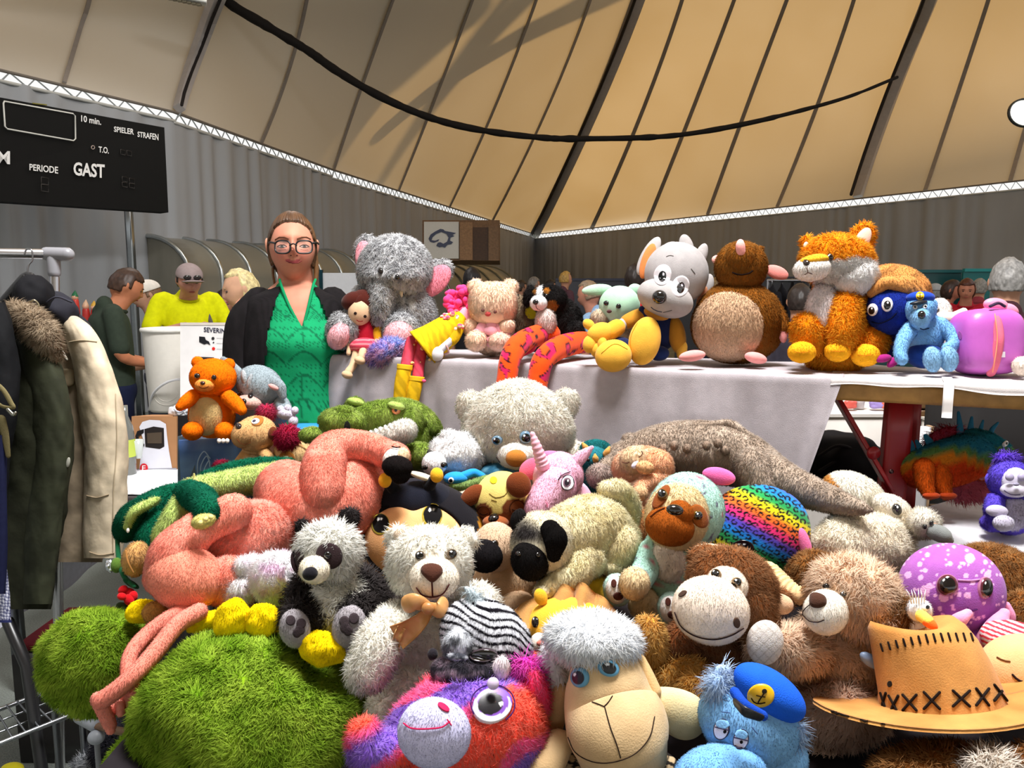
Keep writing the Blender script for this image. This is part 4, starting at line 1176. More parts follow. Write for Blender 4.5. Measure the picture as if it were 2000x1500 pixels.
t.part('glove_cuff', tub([(1205, 640, d - .072, 17), (1192, 648, d - .08, 17)], 18), (228, 166, 50))
t.part('glove', join(ell(1172, 650, d - .09, 26, 20, 16, roll=20), ell(1150, 634, d - .085, 10, 13, 9, roll=50), ell(1152, 672, d - .09, 14, 18, 12, roll=-10), ell(1165, 682, d - .09, 13, 16, 12), ell(1176, 672, d - .10, 10, 16, 11)), MU)
t.part('sleeve', ell(1322, 655, d - .04, 17, 38, 18, roll=10), (176, 122, 36)); t.part('glove', ell(1332, 684, d - .05, 10, 18, 10, roll=-15), (222, 166, 60))
t.part('trouser', ell(1210, 676, d - .07, 26, 18, 20), NV_); t.part('trouser', ell(1287, 690, d - .05, 20, 15, 18), (30, 46, 96))
sh = t.part('shoe', ell(1259, 666, d - .12, 31, 48, 22, roll=-12, n=16), MU); sh2 = t.part('shoe', ell(1198, 695, d - .135, 36, 32, 26, roll=10, n=16), MU)
t.line('seam', sh, [(1248, 625), (1232, 660), (1236, 700)], 1.3, (190, 130, 30)); t.line('seam', sh2, [(1175, 690), (1200, 672), (1225, 682)], 1.3, (190, 130, 30))
t.part('strap', tub([(1255, 605, d - .06, 8), (1268, 620, d - .065, 9), (1262, 640, d - .06, 9)]), (26, 36, 76))
t.part('neck_scarf', ell(1283, 612, d - .075, 26, 13, 20, roll=-15), (176, 122, 36))

# brown mole
d = bd(1440, 0.13)
t = toy('plush_mole', 'brown plush mole with pink nose and big beige belly gazing up', 'plush toy', (1440, 705, d))
BR = (132, 78, 26); BF = F(5, 16, 1.7)
bo = t.part('body', ell(1440, 628, d, 88, 82, 74, n=18, fn=lambda u: u * np.stack([1 + 0.12 * (-u[:, 1]), 1 + 0 * u[:, 1], 1 + 0 * u[:, 1]], 1)), BR, fur=BF)
t.decal('belly', bo, 1422, 638, 68, 67, 0, (200, 164, 132), off=5, n=36, m=10, fur=F(4, 14, 1.7))
hd = t.part('head', ell(1447, 522, d - .03, 50, 50, 46, n=16), BR, fur=BF)
sn = t.part('snout', ell(1446, 505, d - .065, 30, 32, 30, n=14), (138, 82, 28), fur=BF)
t.part('nose', tub([(1447, 492, d - .10, 9), (1446, 480, d - .105, 9), (1446, 474, d - .10, 7)]), (244, 166, 160))
t.line('mouth', [sn, hd], [(1432, 532), (1445, 536), (1460, 534), (1468, 529)], 3, (24, 12, 8), off=5)
t.part('ear', ell(1404, 508, d - .0, 14, 10, 6, roll=-10), (242, 170, 160)); t.part('ear', ell(1517, 532, d - .01, 24, 13, 6, roll=-20), (236, 146, 138))
t.part('ear', ell(1478, 495, d - .03, 10, 18, 8, roll=-40), (124, 72, 24), fur=BF)
t.part('eye', ell(1481, 498, d - .055, 7, 5, 5, roll=-40), (240, 236, 232), 'glossy')
t.part('arm', tub([(1500, 590, d - .02, 18), (1520, 622, d - .04, 17), (1528, 640, d - .05, 14)]), BR, fur=BF)
t.part('hand', ell(1528, 650, d - .055, 9, 20, 8, roll=8), (240, 160, 158))
for x, rl, rx in ((1352, 8, 26), (1476, -14, 22)): t.part('foot', ell(x, 697 + (2 if x > 1400 else -2), d - .10, rx, 11, 14, roll=rl), (240, 158, 154))

# orange fox
d = bd(1630, 0.13)
t = toy('plush_fox', 'shaggy orange and white plush fox sitting upright in front of the grey curtain', 'plush toy', (1630, 710, d))
OR, YE, WH = (240, 134, 14), (250, 178, 34), (240, 236, 232)
OF = F(10, 15, 1.9, mess=1.0, swirl=1.4)
bo = t.part('body', tub([(1645, 570, d, 52), (1638, 625, d, 58), (1632, 670, d + .01, 66)], 20, n=16), OR, fur=OF)
t.part('chest', ell(1610, 620, d - .045, 36, 68, 30), (238, 226, 226), fur=F(6, 16, 1.7))
hd = t.part('head', ell(1635, 512, d - .04, 70, 52, 56, roll=-10, n=20), spots(OR, [(1660, 540, 70, 38, 10, WH)]), fur=OF, bald=[(1622, 502, 8, 8)])
t.part('cheek', ell(1668, 540, d - .065, 44, 38, 40, roll=20), (244, 240, 238), fur=F(8, 16, 1.8, mess=1.0))
mz = t.part('muzzle', ell(1586, 525, d - .09, 36, 24, 32, roll=8), (240, 234, 228), fur=F(3, 14, 1.6))
t.part('snout_bridge', ell(1590, 509, d - .10, 28, 11, 24, roll=8), (250, 184, 50), fur=F(3, 14, 1.6))
t.button('nose', mz, 1575, 513, 7, None, (40, 26, 20), ry=6)
t.line('mouth', mz, [(1576, 524), (1578, 532), (1572, 536)], 1.6, (110, 80, 70)); t.line('mouth', mz, [(1578, 532), (1586, 535)], 1.6, (110, 80, 70))
t.button('eye', hd, 1621, 503, 7, ring_eye((60, 34, 12)), off=7)
t.part('ear', ell(1682, 468, d - .02, 25, 36, 12, roll=-26), OR, fur=OF); t.part('ear_lining', ell(1684, 470, d - .042, 14, 28, 7, roll=-28), (236, 190, 170))
t.part('ear', ell(1578, 478, d + .0, 14, 18, 10, roll=10), OR, fur=OF); t.part('ear_lining', ell(1575, 482, d - .03, 6, 10, 6), (236, 200, 184))
t.part('foreleg', tub([(1650, 600, d - .06, 34), (1645, 645, d - .085, 32), (1640, 672, d - .09, 27)], 16), OR, fur=OF)
t.part('hind_leg', ell(1580, 655, d - .05, 32, 44, 34, roll=20), OR, fur=OF); t.part('hind_leg', ell(1700, 668, d - .04, 32, 40, 34, roll=-20), (226, 120, 12), fur=OF)
for x, y, rx, ry in ((1566, 688, 27, 21), (1636, 686, 25, 21), (1690, 694, 28, 22)):
    f = t.part('paw', ell(x, y, d - .10, rx, ry, 22), YE, fur=F(2, 18, 1.4))
    t.line('paw_seam', f, [(x - rx * .5, y - 1), (x, y + 1), (x + rx * .5, y - 1)], 1.2, (190, 110, 20), off=2)

# blue hermit crab
d = bd(1745, 0.16)
t = toy('plush_hermit_crab', 'dark blue plush hermit crab with tan ribbed shell and round white eyes', 'plush toy', (1750, 712, d))
sh = t.part('shell', ell(1755, 560, d + .0, 62, 40, 52, roll=-22, n=18), lambda V, px, py: np.asarray((196, 134, 74), float) * (0.86 + 0.2 * (np.sin((px * .55 + py * 1.0) * 0.16) > -.5))[:, None], fur=F(3, 12, 1.6))
for k, (o, r_) in enumerate(((0, 1), (15, .92), (30, .84), (43, .7))):
    t.part('shell_rib', tub([(1704 + o * .9, 572 - o * .4, d - .055, 11 * r_), (1735 + o, 552 - o * .1, d - .085, 13 * r_), (1770 + o * .9, 568 + o * .35, d - .085, 12 * r_), (1792 + o * .7, 592 + o * .5, d - .06, 9 * r_)], 10), (202, 140, 78), fur=F(3, 10, 1.6))
bo = t.part('face', ell(1742, 606, d - .05, 50, 48, 46, n=16), (24, 40, 122), fur=F(2, 10, 1.5))
t.part('body', ell(1760, 665, d + .0, 44, 46, 36), (20, 26, 86))
for x, y, s_ in ((1705, 605, 1), (1733, 595, 1.15)):
    t.decal('eye', bo, x, y, 9.5 * s_, 12 * s_, -6, off=3, dome=.25, mat='glossy', rings=[(1, (236, 228, 226)), (.62, (10, 10, 14), .06, -.14), (.15, (240, 240, 240), 0.1, .2)])
t.line('mouth', bo, [(1704, 628), (1720, 631), (1740, 622), (1750, 612)], 2.4, (8, 12, 40), off=2)
for x, y, rl in ((1746, 706, 40), (1725, 700, 10)): t.part('claw', ell(x, y, d - .09, 16, 8, 10, roll=rl), (150, 30, 110))
# sky blue bear with captain cap
def capbear(): pass
d = bd(1808, 0.10)
t = toy('plush_bear', 'small sky blue plush bear wearing a blue cap with a yellow anchor badge, seated', 'plush toy', (1810, 724, d))
SB = (122, 176, 226); SF = F(3, 16, 1.5)
bo = t.part('body', ell(1806, 652, d, 36, 44, 32, n=16), SB, fur=SF)
t.part('trousers', ell(1806, 694, d - .01, 34, 26, 30), (18, 52, 128))
hd = t.part('head', ell(1797, 605, d - .03, 29, 28, 28, n=16), SB, fur=SF)
mz = t.part('muzzle', ell(1797, 622, d - .055, 18, 22, 20), (136, 188, 232), fur=SF)
t.button('nose', mz, 1800, 615, 8, None, DK, dome=.8)
t.line('mouth', mz, [(1798, 641), (1806, 643), (1814, 641)], 2, (30, 40, 70), off=1.5)
eyes(t, [hd, mz], ((1788, 600), (1806, 599)), 4.4, [(1, (226, 230, 236)), (.5, (10, 10, 10), .1, -.1)], off=2)
t.part('ear', ell(1770, 600, d - .02, 7, 10, 6), SB, fur=SF); t.part('ear', ell(1824, 596, d - .02, 7, 11, 6), SB, fur=SF)
cp = t.part('cap', ell(1797, 582, d - .03, 26, 13, 26), (20, 62, 168)); t.part('cap_visor', ell(1794, 591, d - .062, 17, 4, 10, roll=8), (14, 16, 24), 'satin')
bg = t.decal('cap_badge', cp, 1797, 578, 8, 8, 0, (226, 176, 20), off=1.2, mat='plastic')
t.line('anchor', bg, [(1797, 573), (1797, 583)], 1.4, (30, 24, 10)); t.line('anchor', bg, [(1792, 580), (1797, 583), (1802, 580)], 1.4, (30, 24, 10))
t.part('arm', tub([(1780, 640, d - .02, 15), (1764, 665, d - .05, 14), (1758, 690, d - .07, 12), (1762, 702, d - .08, 11)]), SB, fur=SF)
t.part('arm', tub([(1835, 635, d - .02, 16), (1858, 655, d - .04, 14), (1862, 672, d - .06, 11), (1850, 680, d - .08, 10)]), SB, fur=SF)
for x, y in ((1821, 702), (1853, 701)):
    f = t.part('foot', ell(x, y, d - .095, 17, 25, 14, roll=6), (138, 186, 226), fur=SF)
# lilac hard case
d = bd(1925, 0.10)
t = toy('round_case', 'lilac rounded zip case with pink strap and pink bow on the end of the bench', 'case', (1925, 732, d))
cs = t.part('shell', ell(1925, 668, d, 60, 64, 52, n=20, sq=1.6), (186, 92, 184), 'satin')
t.part('zip_band', tub([(1925, 605, d - .02, 7), (1944, 618, d - .055, 9), (1951, 660, d - .07, 10), (1944, 705, d - .06, 10), (1936, 728, d - .045, 9)], 10, n=24, flat=.45), (230, 112, 140), 'fabric')
t.line('zip', cs, [(1938, 618), (1942, 665), (1935, 720)], 2, (236, 150, 120), off=12)
t.decal('care_tag', cs, 1957, 692, 6, 6, 0, (222, 214, 224), off=1, poly=[(1952, 687), (1963, 687), (1963, 698), (1952, 698)], sharp=True, mat='plastic')
t.part('bow', join(ell(1945, 596, d - .0, 24, 14, 12, roll=-8), ell(1972, 606, d - .0, 18, 12, 11, roll=-30), ell(1958, 612, d - .03, 9, 8, 9)), (240, 142, 172), 'satin')
t.part('bow_stripe', tub([(1934, 598, d - .05, 3), (1950, 592, d - .045, 3), (1962, 598, d - .04, 3)], 6), (60, 44, 70))
t.decal('handle_slot', cs, 1875, 655, 4, 9, 8, (150, 70, 150), off=.6)
# white things at the bench end
d = bd(1850, 0.3)
t = toy('plush_goose', 'white plush head with long horn-like bill behind the sky blue bear', 'plush toy', (1840, 690, d))
hd = t.part('head', ell(1835, 612, d, 22, 30, 20), (232, 226, 220), fur=F(3, 12, 1.6)); t.part('body', ell(1838, 668, d, 26, 40, 24), (226, 220, 216))
t.part('bill', tub([(1840, 622, d - .03, 14), (1862, 620, d - .04, 11), (1882, 608, d - .04, 7)]), (238, 222, 210))
t.button('eye', hd, 1831, 606, 4, None, (60, 50, 50))
d = bd(1995, 0.07)
t = toy('plush_leopard', 'tan spotted plush with cream paw at the very end of the bench', 'plush toy', (1995, 735, d))
t.part('body', ell(2010, 668, d + .06, 36, 48, 34), mottled((196, 132, 60), (40, 26, 18), 75, .55, .6), fur=F(4, 12, 1.7))
t.part('paw', ell(1998, 715, d - .02, 20, 19, 18), (230, 216, 202), fur=F(3, 14, 1.6))
# ------------------------------------------------------------------ the heap of plush toys
def dep(py): return float(np.interp(py, [700, 850, 1000, 1150, 1300, 1450, 1500], [2.3, 1.95, 1.66, 1.38, 1.18, 1.03, 0.98]))
SHORT, MID, LONG = F(4, 26, 1.2), F(7, 24, 1.3, mess=.8), F(13, 26, 1.5, mess=1.0, swirl=1.3)

# big white bear at the back
d = 2.02
t = toy('plush_bear', 'very large cream plush bear with blue eyes and tan nose slumped against the white cloth', 'plush toy', (1010, 930, d))
CR = (242, 236, 220); CF = F(9, 18, 1.7, mess=.8, swirl=1.2)
t.part('body', ell(1015, 935, d + .04, 115, 75, 70), CR, fur=CF)
hd = t.part('head', ell(1010, 832, d - .02, 108, 88, 86, n=20, lump=.1, fn=lambda u: u * np.stack([1 - .12 * u[:, 1], 1 + 0 * u[:, 1], 1 + 0 * u[:, 1]], 1)), CR, fur=CF, bald=[(972, 858, 10, 11), (1025, 852, 13, 13)])
t.part('ear', ell(920, 795, d - .02, 28, 30, 16, roll=20), CR, fur=CF); t.part('ear', ell(1101, 792, d - .02, 27, 34, 16, roll=-35), CR, fur=CF)
mz = t.part('muzzle', ell(1010, 888, d - .11, 40, 30, 34, n=16), (244, 238, 228), fur=F(3, 22, 1.3))
t.button('nose', mz, 1008, 895, 20, None, (176, 112, 44), dome=.5, ry=16, mat='velour', off=4)
t.line('mouth', mz, [(973, 875), (970, 888), (978, 902)], 2, (60, 50, 46), off=3)
BE = ring_eye((104, 134, 156), (14, 16, 20), pr=.66)
t.button('eye', hd, 972, 859, 10, BE, off=6, ry=9); t.button('eye', hd, 1026, 853, 12, BE, off=6)
t.part('shirt', ell(985, 925, d - .08, 54, 24, 40), mottled((32, 84, 112), (84, 130, 150), 60), 'fabric')
t.part('arm', ell(1120, 900, d - .02, 34, 36, 34), CR, fur=CF)

# olive crocodile
d = 2.08
t = toy('plush_crocodile', 'olive green plush crocodile with open white-toothed grin below the rag doll legs', 'plush toy', (750, 890, d))
CG = mottled((104, 128, 46), (140, 162, 72), 40); CF = F(5, 18, 1.7)
bo = t.part('body', ell(790, 842, d + .06, 78, 62, 60, roll=-22, n=16), CG, fur=CF)
hd = t.part('head', tub([(675, 838, d - .06, 38), (715, 822, d - .05, 34), (755, 815, d - .03, 34), (790, 830, d - .0, 40)], 20, n=20), CG, fur=CF)
sn = t.part('snout', ell(670, 826, d - .09, 48, 31, 36, roll=-6, n=16), CG, fur=CF)
t.part('nostril_bump', ell(672, 806, d - .10, 22, 14, 18), CG, fur=CF)
t.decal('nostril', sn, 678, 834, 6, 11, 0, (22, 22, 16), off=5)
for x, y, c in ((693, 792, 1), (772, 800, 1)):
    b = t.part('eye_bump', ell(x, y + 1, d - .04, 20 if c else 16, 18, 18), CG, fur=CF)
    t.part('eyelid', ell(x + 2, y - 7, d - .06, 17, 8, 14, roll=-14), (166, 190, 100), fur=F(2, 16, 1.3))
eb = t.decal('eye', [b, hd], 773, 801, 8.5, 9, 0, off=6, dome=.3, mat='glossy', rings=[(1, (196, 110, 60)), (.62, (214, 140, 76)), (.34, (10, 8, 8))])
t.button('eye', t.parts[4], 681, 796, 6, None, (60, 30, 30), off=5)
jw = t.part('lower_jaw', tub([(735, 858, d - .10, 16), (765, 850, d - .10, 20), (790, 842, d - .09, 24)], 16), (232, 228, 218), fur=F(6, 18, 1.6))
for k in range(6):
    x, y = 724 + 9.5 * k, 846 - 3.4 * k
    t.part('tooth', tub([(x, y - 3, d - .115, 3.2), (x + .5, y + 3, d - .118, 2.2), (x + 1, y + 8, d - .116, .6)], 7, n=5), (240, 238, 232), 'plastic')
for x, y in ((802, 822), (826, 828), (848, 842), (858, 860), (812, 850)): t.part('scale_patch', ell(x, y, d + .0, 8, 10, 8, roll=-30), (72, 88, 32), fur=F(4, 16, 1.5))
t.part('foot', ell(818, 890, d - .04, 36, 26, 28), CG, fur=CF); t.part('foot', ell(610, 850, d - .02, 26, 16, 20), CG, fur=CF)

# flamingo
t = toy('plush_flamingo', 'huge salmon pink plush flamingo sprawled on its back with long dangling legs', 'plush toy', (450, 1180, 1.5))
FP, FF = (246, 146, 124), F(3, 34, 1.0)
FPm = mottled((243, 134, 114), (252, 160, 140), 40, .3, .7)
bo = t.part('body', ell(462, 1075, 1.56, 118, 80, 80, roll=38, n=20), FPm, fur=F(6, 30, 1.2, mess=.9, swirl=1.3))
nk = t.part('neck', tub([(560, 960, 1.72, 62), (595, 990, 1.66, 82), (660, 985, 1.66, 78), (690, 930, 1.72, 62), (668, 893, 1.76, 48)], 24, n=30), FPm, fur=FF)
t.part('throat', tub([(700, 1000, 1.68, 50), (730, 940, 1.75, 42), (735, 905, 1.80, 30)], 18, n=16), FPm, fur=FF)
ne = t.part('neck_bend', tub([(632, 960, 1.60, 44), (632, 915, 1.62, 43), (648, 880, 1.66, 37), (690, 870, 1.68, 31), (735, 878, 1.67, 28), (765, 893, 1.65, 27)], 22, n=40), FPm, fur=FF)
h = t.part('head', ell(772, 890, 1.64, 30, 26, 27, roll=-25, n=14), FPm, fur=FF)
t.part('face_mask', ell(770, 896, 1.625, 22, 24, 22, roll=-30), (244, 236, 228), fur=F(2, 22, 1.1)); t.part('bill_base', ell(785, 892, 1.622, 15, 18, 18, roll=-20), (230, 196, 160), fur=F(2, 22, 1.1))
bk = t.part('bill', join(ell(776, 912, 1.60, 30, 22, 23, roll=-8, n=12), ell(782, 925, 1.60, 20, 20, 18, roll=20, n=10)), (24, 20, 20), fur=F(2, 26, 1.0))
t.line('eyelash', [h, t.parts[5]], [(766, 874), (772, 877), (780, 876)], 2.4, (20, 14, 14), off=4)
w1 = t.part('wing', tub([(455, 1000, 1.48, 36), (395, 1030, 1.45, 36), (342, 1080, 1.42, 46), (322, 1125, 1.42, 40)], 20, n=24), FPm, fur=FF)
w2 = t.part('thigh', ell(362, 1128, 1.41, 74, 62, 58, roll=-22, n=18), (244, 148, 124), fur=F(2, 34, .9))
t.part('belly_fold', ell(440, 1135, 1.44, 52, 46, 40, roll=30), FPm, fur=F(5, 30, 1.2, mess=.9))
for L in ([(385, 1182, 1.40, 17), (345, 1200, 1.37, 17), (290, 1238, 1.34, 16), (258, 1275, 1.31, 15), (250, 1310, 1.29, 14), (258, 1345, 1.28, 15)],
          [(388, 1195, 1.36, 17), (345, 1222, 1.33, 17), (302, 1275, 1.29, 17), (262, 1318, 1.26, 17), (225, 1350, 1.25, 17), (198, 1368, 1.25, 17)]):
    t.part('leg', tub(L, 16, n=34), (240, 142, 124), fur=F(2, 26, 1.1))
ft = t.part('foot', tub([(192, 1366, 1.25, 15), (204, 1392, 1.26, 14), (214, 1414, 1.27, 13), (216, 1426, 1.27, 9)], 14, n=14, flat=.8), (240, 146, 128), fur=F(2, 26, 1.1))
t.part('foot', join(tub([(250, 1345, 1.28, 14), (240, 1370, 1.28, 14), (225, 1385, 1.28, 12)], 12, flat=.6), tub([(262, 1358, 1.27, 10), (268, 1380, 1.275, 11), (256, 1392, 1.28, 9)], 12, flat=.6), tub([(235, 1375, 1.27, 8), (236, 1392, 1.27, 8)], 10)), (238, 150, 132), fur=F(2, 26, 1.1))

# bee cushion
d = 1.70
t = toy('plush_bee', 'round bee cushion with peach face, huge black eyes and black hood with yellow feeler tips', 'cushion', (820, 1110, d))
bo = t.part('body', ell(822, 1045, d + .02, 128, 104, 80, n=22), lambda V, px, py: np.where(((py > 1093) | (px > 935) | (px < 702))[:, None], (236, 160, 28), (24, 22, 28)))
fc = t.part('face', ell(810, 1058, d - .035, 100, 78, 62, n=20, fn=lambda u: u * np.stack([1 + 0 * u[:, 0], 1 - 0.14 * np.exp(-(u[:, 0] / .18) ** 2) * (u[:, 1] > 0), 1 + 0 * u[:, 0]], 1)), (242, 180, 122))
th = np.linspace(0, 2 * math.pi, 40)
def heart(s): return [(810 + 100 * s * math.cos(a), 1056 + 78 * s * math.sin(a) + (14 * math.exp(-((a - 1.5 * math.pi) / .22) ** 2))) for a in th]
t.line('face_outline', [fc, bo], heart(.99), 8, (22, 20, 24), off=1, n=70)
for x, y, r_ in ((744, 1022, 16), (845, 1005, 18)):
    t.decal('eye', fc, x - 1, y + 2, r_ * 1.1, r_ * 1.3, -8, off=1, mat='velour', rings=[(1, (170, 150, 50)), (.90, (12, 10, 12), .04, .06), (.15, (245, 245, 245), -.3, .45), (.13, (245, 245, 245), .05, .5)])
t.part('hood', ell(812, 978, d + .01, 78, 44, 60, n=14), (20, 22, 34))
for x0, y0, x, y in ((770, 955, 752, 938), (838, 948, 853, 928)):
    t.part('feeler', tub([(x0, y0, d - .03, 13), ((x0 + x) / 2, (y0 + y) / 2, d - .04, 10), (x, y, d - .05, 8)]), (22, 22, 28))
    t.part('feeler_tip', ell(x, y, d - .055, 13, 15, 12, n=8), (240, 180, 40))
t.part('feeler_trim', ell(826, 931, d - .03, 28, 7, 14, roll=-18), (226, 216, 190))

# white curly pup
d = 1.93
t = toy('plush_dog', 'white curly plush pup with black nose peeping out above the bee cushion', 'plush toy', (890, 930, d))
t.part('body', ell(905, 912, d + .03, 42, 40, 40), (240, 240, 240), fur=F(9, 20, 1.8, mess=1.2, swirl=1.5))
hd = t.part('head', ell(890, 888, d - .0, 50, 42, 40, n=14, lump=.2), (244, 244, 244), fur=F(8, 20, 1.7, mess=1.2, swirl=1.6), bald=[(842, 885, 8, 8)])
t.part('topknot', join(ell(876, 853, d, 16, 12, 12), ell(905, 862, d, 20, 14, 14), ell(930, 890, d, 16, 22, 16)), (246, 246, 246), fur=F(9, 20, 1.7, mess=1.2))
mz = t.part('muzzle', ell(848, 906, d - .06, 24, 24, 22, n=12), (240, 240, 242), fur=F(2, 22, 1.2))
t.button('nose', mz, 830, 913, 6, None, DK, ry=4.5); t.button('eye', hd, 842, 885, 5, off=5); t.button('eye', [hd, mz], 866, 908, 5, off=5)

# blue turtle
d = 1.86
t = toy('plush_turtle', 'small bright blue plush turtle with green shell edge beside the bee feeler', 'plush toy', (905, 960, d))
hd = t.part('head', ell(890, 934, d, 24, 13, 18, n=10), (40, 148, 226)); t.part('flipper', tub([(905, 930, d, 9), (925, 923, d + .01, 8), (942, 930, d + .01, 7)]), (40, 148, 226))
t.button('eye', hd, 881, 938, 5.5, [(1, (236, 236, 236)), (.6, (20, 20, 30), .1, 0)])
t.part('shell', tub([(885, 950, d - .01, 8), (915, 948, d - .01, 9), (948, 938, d, 10)]), (120, 146, 84), fur=F(3, 20, 1.2)); t.part('belly', ell(915, 962, d - .0, 34, 13, 20, roll=14), (228, 220, 192))

# sleepy bulldog cushion
d = 1.72
t = toy('plush_dog', 'pale yellow sleepy dog cushion with brown ears and brown eye patches', 'cushion', (980, 1020, d))
bo = t.part('head', ell(982, 978, d, 56, 58, 44, n=18, roll=8), spots((226, 204, 118), [(944, 1003, 17, 20, 0, (112, 56, 22)), (1008, 995, 26, 22, 0, (112, 56, 22)), (975, 1025, 36, 20, 0, (128, 66, 28))]))
t.part('ear', ell(922, 968, d - .02, 28, 17, 12, roll=40), (122, 60, 28)); t.part('ear', ell(1013, 947, d - .045, 24, 26, 12, roll=30), (120, 58, 26))
t.part('body', ell(985, 1045, d + .05, 60, 40, 40), (220, 196, 110))
for x, y, r_ in ((945, 1000, 12), (1010, 992, 15)):
    t.line('eye_ring', bo, [(x + r_ * math.cos(a), y + r_ * math.sin(a)) for a in np.linspace(0, 6.28, 16)], 1.5, (60, 28, 12))
    t.line('closed_eye', bo, [(x - r_ * .6, y + 3), (x, y + 6), (x + r_ * .6, y + 3)], 1.8, (40, 20, 10))
mz = t.part('muzzle', ell(968, 1020, d - .04, 26, 15, 20, n=10), (150, 84, 46)); t.button('nose', mz, 964, 1012, 11, None, (24, 18, 20), ry=7, roll=20)
t.line('brow', bo, [(956, 964), (968, 972), (985, 968), (992, 958)], 1.3, (120, 100, 50)); t.line('brow', bo, [(960, 976), (970, 979)], 1.3, (120, 100, 50))
t.decal('flower_mark', bo, 964, 938, 7, 7, 0, (232, 214, 40))

# pink unicorn
d = 1.74
t = toy('plush_unicorn', 'pale pink plush unicorn with ribbed horn between cream bear and curled pug', 'plush toy', (1090, 1000, d))
PK = (244, 186, 212)
PKF = F(2, 24, 1.2)
hd = t.part('head', ell(1090, 930, d, 50, 48, 42, n=18), PK, fur=PKF)
mz = t.part('muzzle', tub([(1085, 950, d - .03, 42), (1060, 985, d - .05, 34), (1055, 1000, d - .05, 33)], 18, n=14), PK, fur=PKF)
t.part('neck', ell(1115, 985, d + .04, 44, 50, 40), PK)
hp = [(1060, 908, d - .04, 14), (1054, 890, d - .045, 11.5), (1047, 868, d - .05, 9), (1040, 848, d - .05, 5)]
a = catmull(np.array(hp), 36); a[:, 3] *= 1 + 0.09 * np.sin(np.arange(36) * 1.3)
hw = np.array([P(x, y, q) for x, y, q, _ in a]); t.part('horn', wtube(hw, a[:, 3] * a[:, 2] / FPX, 14), (240, 178, 196), 'satin')
t.part('ear', ell(1038, 916, d - .0, 26, 20, 8, roll=35), (238, 108, 140)); e = t.part('ear', tub([(1122, 905, d - .01, 15), (1140, 888, d - .01, 11), (1156, 874, d - .01, 4)], 14, flat=.6), PK, fur=PKF)
t.part('mane', ell(1075, 890, d + .0, 22, 10, 12), (240, 120, 160))
t.decal('eye', [hd, mz], 1108, 943, 12.5, 15, -8, off=2.5, mat='velour', rings=[(1, (38, 30, 44)), (.9, (244, 240, 246), -.04, -.02), (.62, (120, 90, 104), -.15, 0), (.40, (30, 20, 30), -.15, 0), (.14, (240, 240, 240), -.05, .25)])
t.line('brow', [hd, mz], [(1090, 938), (1098, 928), (1112, 923)], 2, (50, 40, 50), off=3)
t.line('nostril', mz, [(1066, 981), (1069, 986), (1068, 990)], 2.2, (226, 120, 150), off=3)

# teal triceratops
d = 1.95
t = toy('plush_dinosaur', 'small teal plush three-horned dinosaur tucked behind the pink unicorn', 'plush toy', (1160, 920, d))
TE = (42, 118, 130)
t.part('frill', ell(1163, 878, d + .02, 32, 20, 14, n=12), (26, 96, 98), fur=F(3, 16, 1.4)); hd = t.part('head', ell(1160, 896, d - .02, 30, 24, 26, n=12), TE, fur=F(2, 18, 1.3)); t.part('body', ell(1155, 935, d + .02, 30, 34, 30), (36, 100, 112))
for a, b in (((1146, 878), (1138, 866)), ((1184, 886), (1190, 874)), ((1163, 898), (1162, 888))): t.part('horn', tub([(*a, d - .05, 7), ((a[0] + b[0]) / 2, (a[1] + b[1]) / 2, d - .055, 5.5), (*b, d - .055, 2.5)], 8), (214, 160, 86))
eyes(t, hd, ((1149, 898), (1177, 897)), 3.5)

# long grey crocodile-like plush
t = toy('plush_crocodile', 'very long taupe grey plush crocodile stretched along the hanging white cloth', 'plush toy', (1400, 960, 1.85))
GY = mottled((150, 132, 116), (176, 158, 142), 40, .3, .7); GF = F(5, 18, 1.7)
bo = t.part('body', tub([(1215, 900, 1.92, 36), (1290, 882, 1.92, 52), (1370, 882, 1.90, 60), (1440, 895, 1.86, 56), (1500, 925, 1.80, 44)], 26, n=40), GY, fur=GF)
t.part('tail', tub([(1490, 920, 1.80, 42), (1540, 945, 1.74, 37), (1590, 965, 1.68, 30), (1640, 982, 1.62, 23), (1680, 992, 1.57, 13), (1700, 996, 1.55, 5)], 20, n=34), GY, fur=GF)
for x, y in ((1295, 868), (1265, 872), (1317, 862), (1342, 868), (1380, 862), (1416, 872), (1280, 878), (1402, 858)): t.part('back_bump', ell(x, y + 8, 1.80, 8, 9, 8), (146, 126, 110), fur=F(4, 16, 1.5))
t.part('ridge', tub([(1330, 838, 1.88, 7), (1400, 828, 1.87, 7), (1430, 830, 1.86, 8), (1470, 858, 1.83, 6)], 10, n=18), GY, fur=GF)
t.part('hind_leg', tub([(1470, 910, 1.78, 36), (1490, 955, 1.75, 34), (1480, 990, 1.74, 30)], 18), GY, fur=GF)
t.part('head', ell(1240, 862, 1.93, 26, 14, 22, roll=-16), GY, fur=GF); t.part('paw', ell(1172, 930, 1.84, 27, 24, 24), (160, 142, 134), fur=GF); t.part('foreleg', tub([(1205, 900, 1.88, 16), (1215, 890, 1.9, 16), (1185, 915, 1.86, 18)]), GY, fur=GF)

